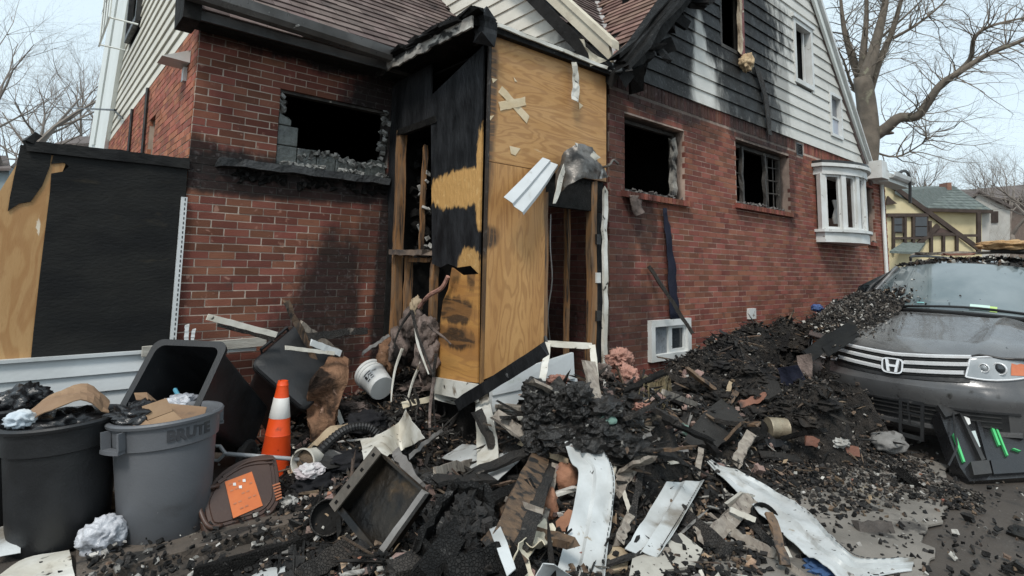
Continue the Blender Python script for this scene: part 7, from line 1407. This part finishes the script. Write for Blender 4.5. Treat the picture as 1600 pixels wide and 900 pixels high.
while made < 56 and tries < 4000:
    tries += 1; u, v = random.uniform(560, 1260), random.uniform(600, 905)
    if 840 < u < 1130 and v > 740 or 520 < u < 700: continue
    p = oZ(u, v, 0); a = On((u, v, random.uniform(.03, .12)))
    if hz(a.x, a.y) < .05 and random.random() > .12: continue
    an = random.uniform(0, 6.28); L = random.uniform(.16, .5); lk, m = random.choice(LOOK); w = random.uniform(.03, .10)
    nm = min(MARKS, key=lambda q: (MARKS[q][0]-u)**2 + (MARKS[q][1]-v)**2*2); du, dv = u-MARKS[nm][0], v-MARKS[nm][1]
    rel = ('right of' if du > 0 else 'left of') if abs(du) > abs(dv)*1.2 else ('in front of' if dv > 0 else 'behind')
    lab = f"{'short' if L < .28 else 'long' if L > .4 else 'medium'} {'narrow' if w < .055 else 'wide'} {lk} board just {rel} {nm}"
    key = (lk.split()[0], rel, nm)
    if key in seen: continue
    b = a + V((math.cos(an)*L, math.sin(an)*L, random.uniform(-.12, .22)))
    if b.y > 3.55 or (b.x > 5.9 and b.y < 2.7): b = a*2-b
    if a.y > 3.6 or b.y > 3.6: continue
    seen.add(key); made += 1; b.z = max(b.z, hz(b.x, b.y)+.02)
    if 940 < u < 1240 and v > 690: m = m_palewood if 'pale' in lk else m
    solo(MB().plank(a, b, w, random.uniform(.015, .04), (random.uniform(-.5, .5), random.uniform(-.5, .5), 1), 6, .012).build('burned_board', m), lab, 'board', 'burned boards strewn through the rubble')

grit = [MB(), MB()]; random.seed(88)
for k in range(700):
    p = oZ(random.uniform(130, 540), random.uniform(775, 905), .06); q = min(1, random.random()**2+.15); grit[k % 4 == 0].shard((p.x, p.y, .058), .05*q, .035*q, .02*q)
grit[0].build('stoop_grit', m_frag, base=False, kind='stuff'); grit[1].build('stoop_scraps', m_fraga, base=False, kind='stuff')
random.seed(91); made = 0; tries = 0
PL = ('short', 'long'); WH = {'the curled white strip': (930, 790), 'the short siding piece': (1040, 805), 'the long twisted strip': (1190, 780), 'the pale chipped wallboard': (1040, 870), 'the timber block': (1145, 810), 'the charred board under the short siding piece': (1100, 830), 'the black rod': (1000, 705), 'the V of channel trim': (1200, 860)}
while made < 24 and tries < 3000:
    tries += 1; u, v = random.uniform(950, 1240), random.uniform(695, 890); nm = min(WH, key=lambda q: (WH[q][0]-u)**2+(WH[q][1]-v)**2*2); du, dv = u-WH[nm][0], v-WH[nm][1]
    rel = ('right of' if du > 0 else 'left of') if abs(du) > abs(dv)*1.2 else ('in front of' if dv > 0 else 'behind'); pl = random.choice(PL); tone = random.choice(('bleached', 'smoky grey', 'blackened')); key = (tone, rel, nm)
    if key in seen or (nm, rel, pl) in seen: continue
    a = On((u, v, random.uniform(.01, .04))); an = random.uniform(0, 6.28); L = random.uniform(.12, .22) if pl == 'short' else random.uniform(.28, .45); b = a+V((math.cos(an)*L, math.sin(an)*L, 0)); b.z = max(hz(b.x, b.y), .03)+random.uniform(.0, .05)
    if b.y > 3.5: continue
    seen.add(key); seen.add((nm, rel, pl)); made += 1
    solo(MB().plank(a, b, random.uniform(.018, .04), random.uniform(.012, .02), (0, 0, 1), 5, .006).build('wood_stick', {'bleached': m_vinyl_dirty, 'smoky grey': m_palewood, 'blackened': m_halfchar}[tone]), f'{pl} {tone} stick lying {rel} {nm}', 'stick', 'sticks among the white siding pieces')
random.seed(93); cl1, cl2 = MB(), MB()
for k in range(46):
    u, v = (random.uniform(835, 1010), random.uniform(600, 700)) if k < 20 else (random.uniform(650, 830), random.uniform(745, 900)) if k < 36 else (random.uniform(480, 720), random.uniform(620, 700)); p = On((u, v, 0)); r = random.uniform(.05, .12); cl1.blob(p, (r*1.3, r, r*.6), .5, 3.2, 3, k)
for k in range(34):
    u, v = random.uniform(832, 912), random.uniform(598, 700); r = random.uniform(.03, .075); cl1.blob(oP(u, v, sp0, sn)+sn*.01, (r*1.3, r, r*.9), .5, 3.4, 3, 200+k)
for k in range(60):
    u, v = random.uniform(1040, 1330), random.uniform(500, 660); p = On((u, v, 0))
    if p.x > 6.1 and p.y < 2.75: continue
    r = random.uniform(.04, .11); cl2.blob(p, (r*1.3, r*1.1, r*.5), .5, 3.0, 3, 100+k)
cl1.build('char_clumps', mat('wet char', (.008, .0075, .007), (.022, .02, .018), 12, .42, 1., 45, specks=[((.22, .21, .19), 18, .64, .06), ((.10, .05, .03), 9, .70, .06)], spec=.5), base=False, kind='stuff'); cl2.build('ash_clumps', m_rubble, base=False, kind='stuff')
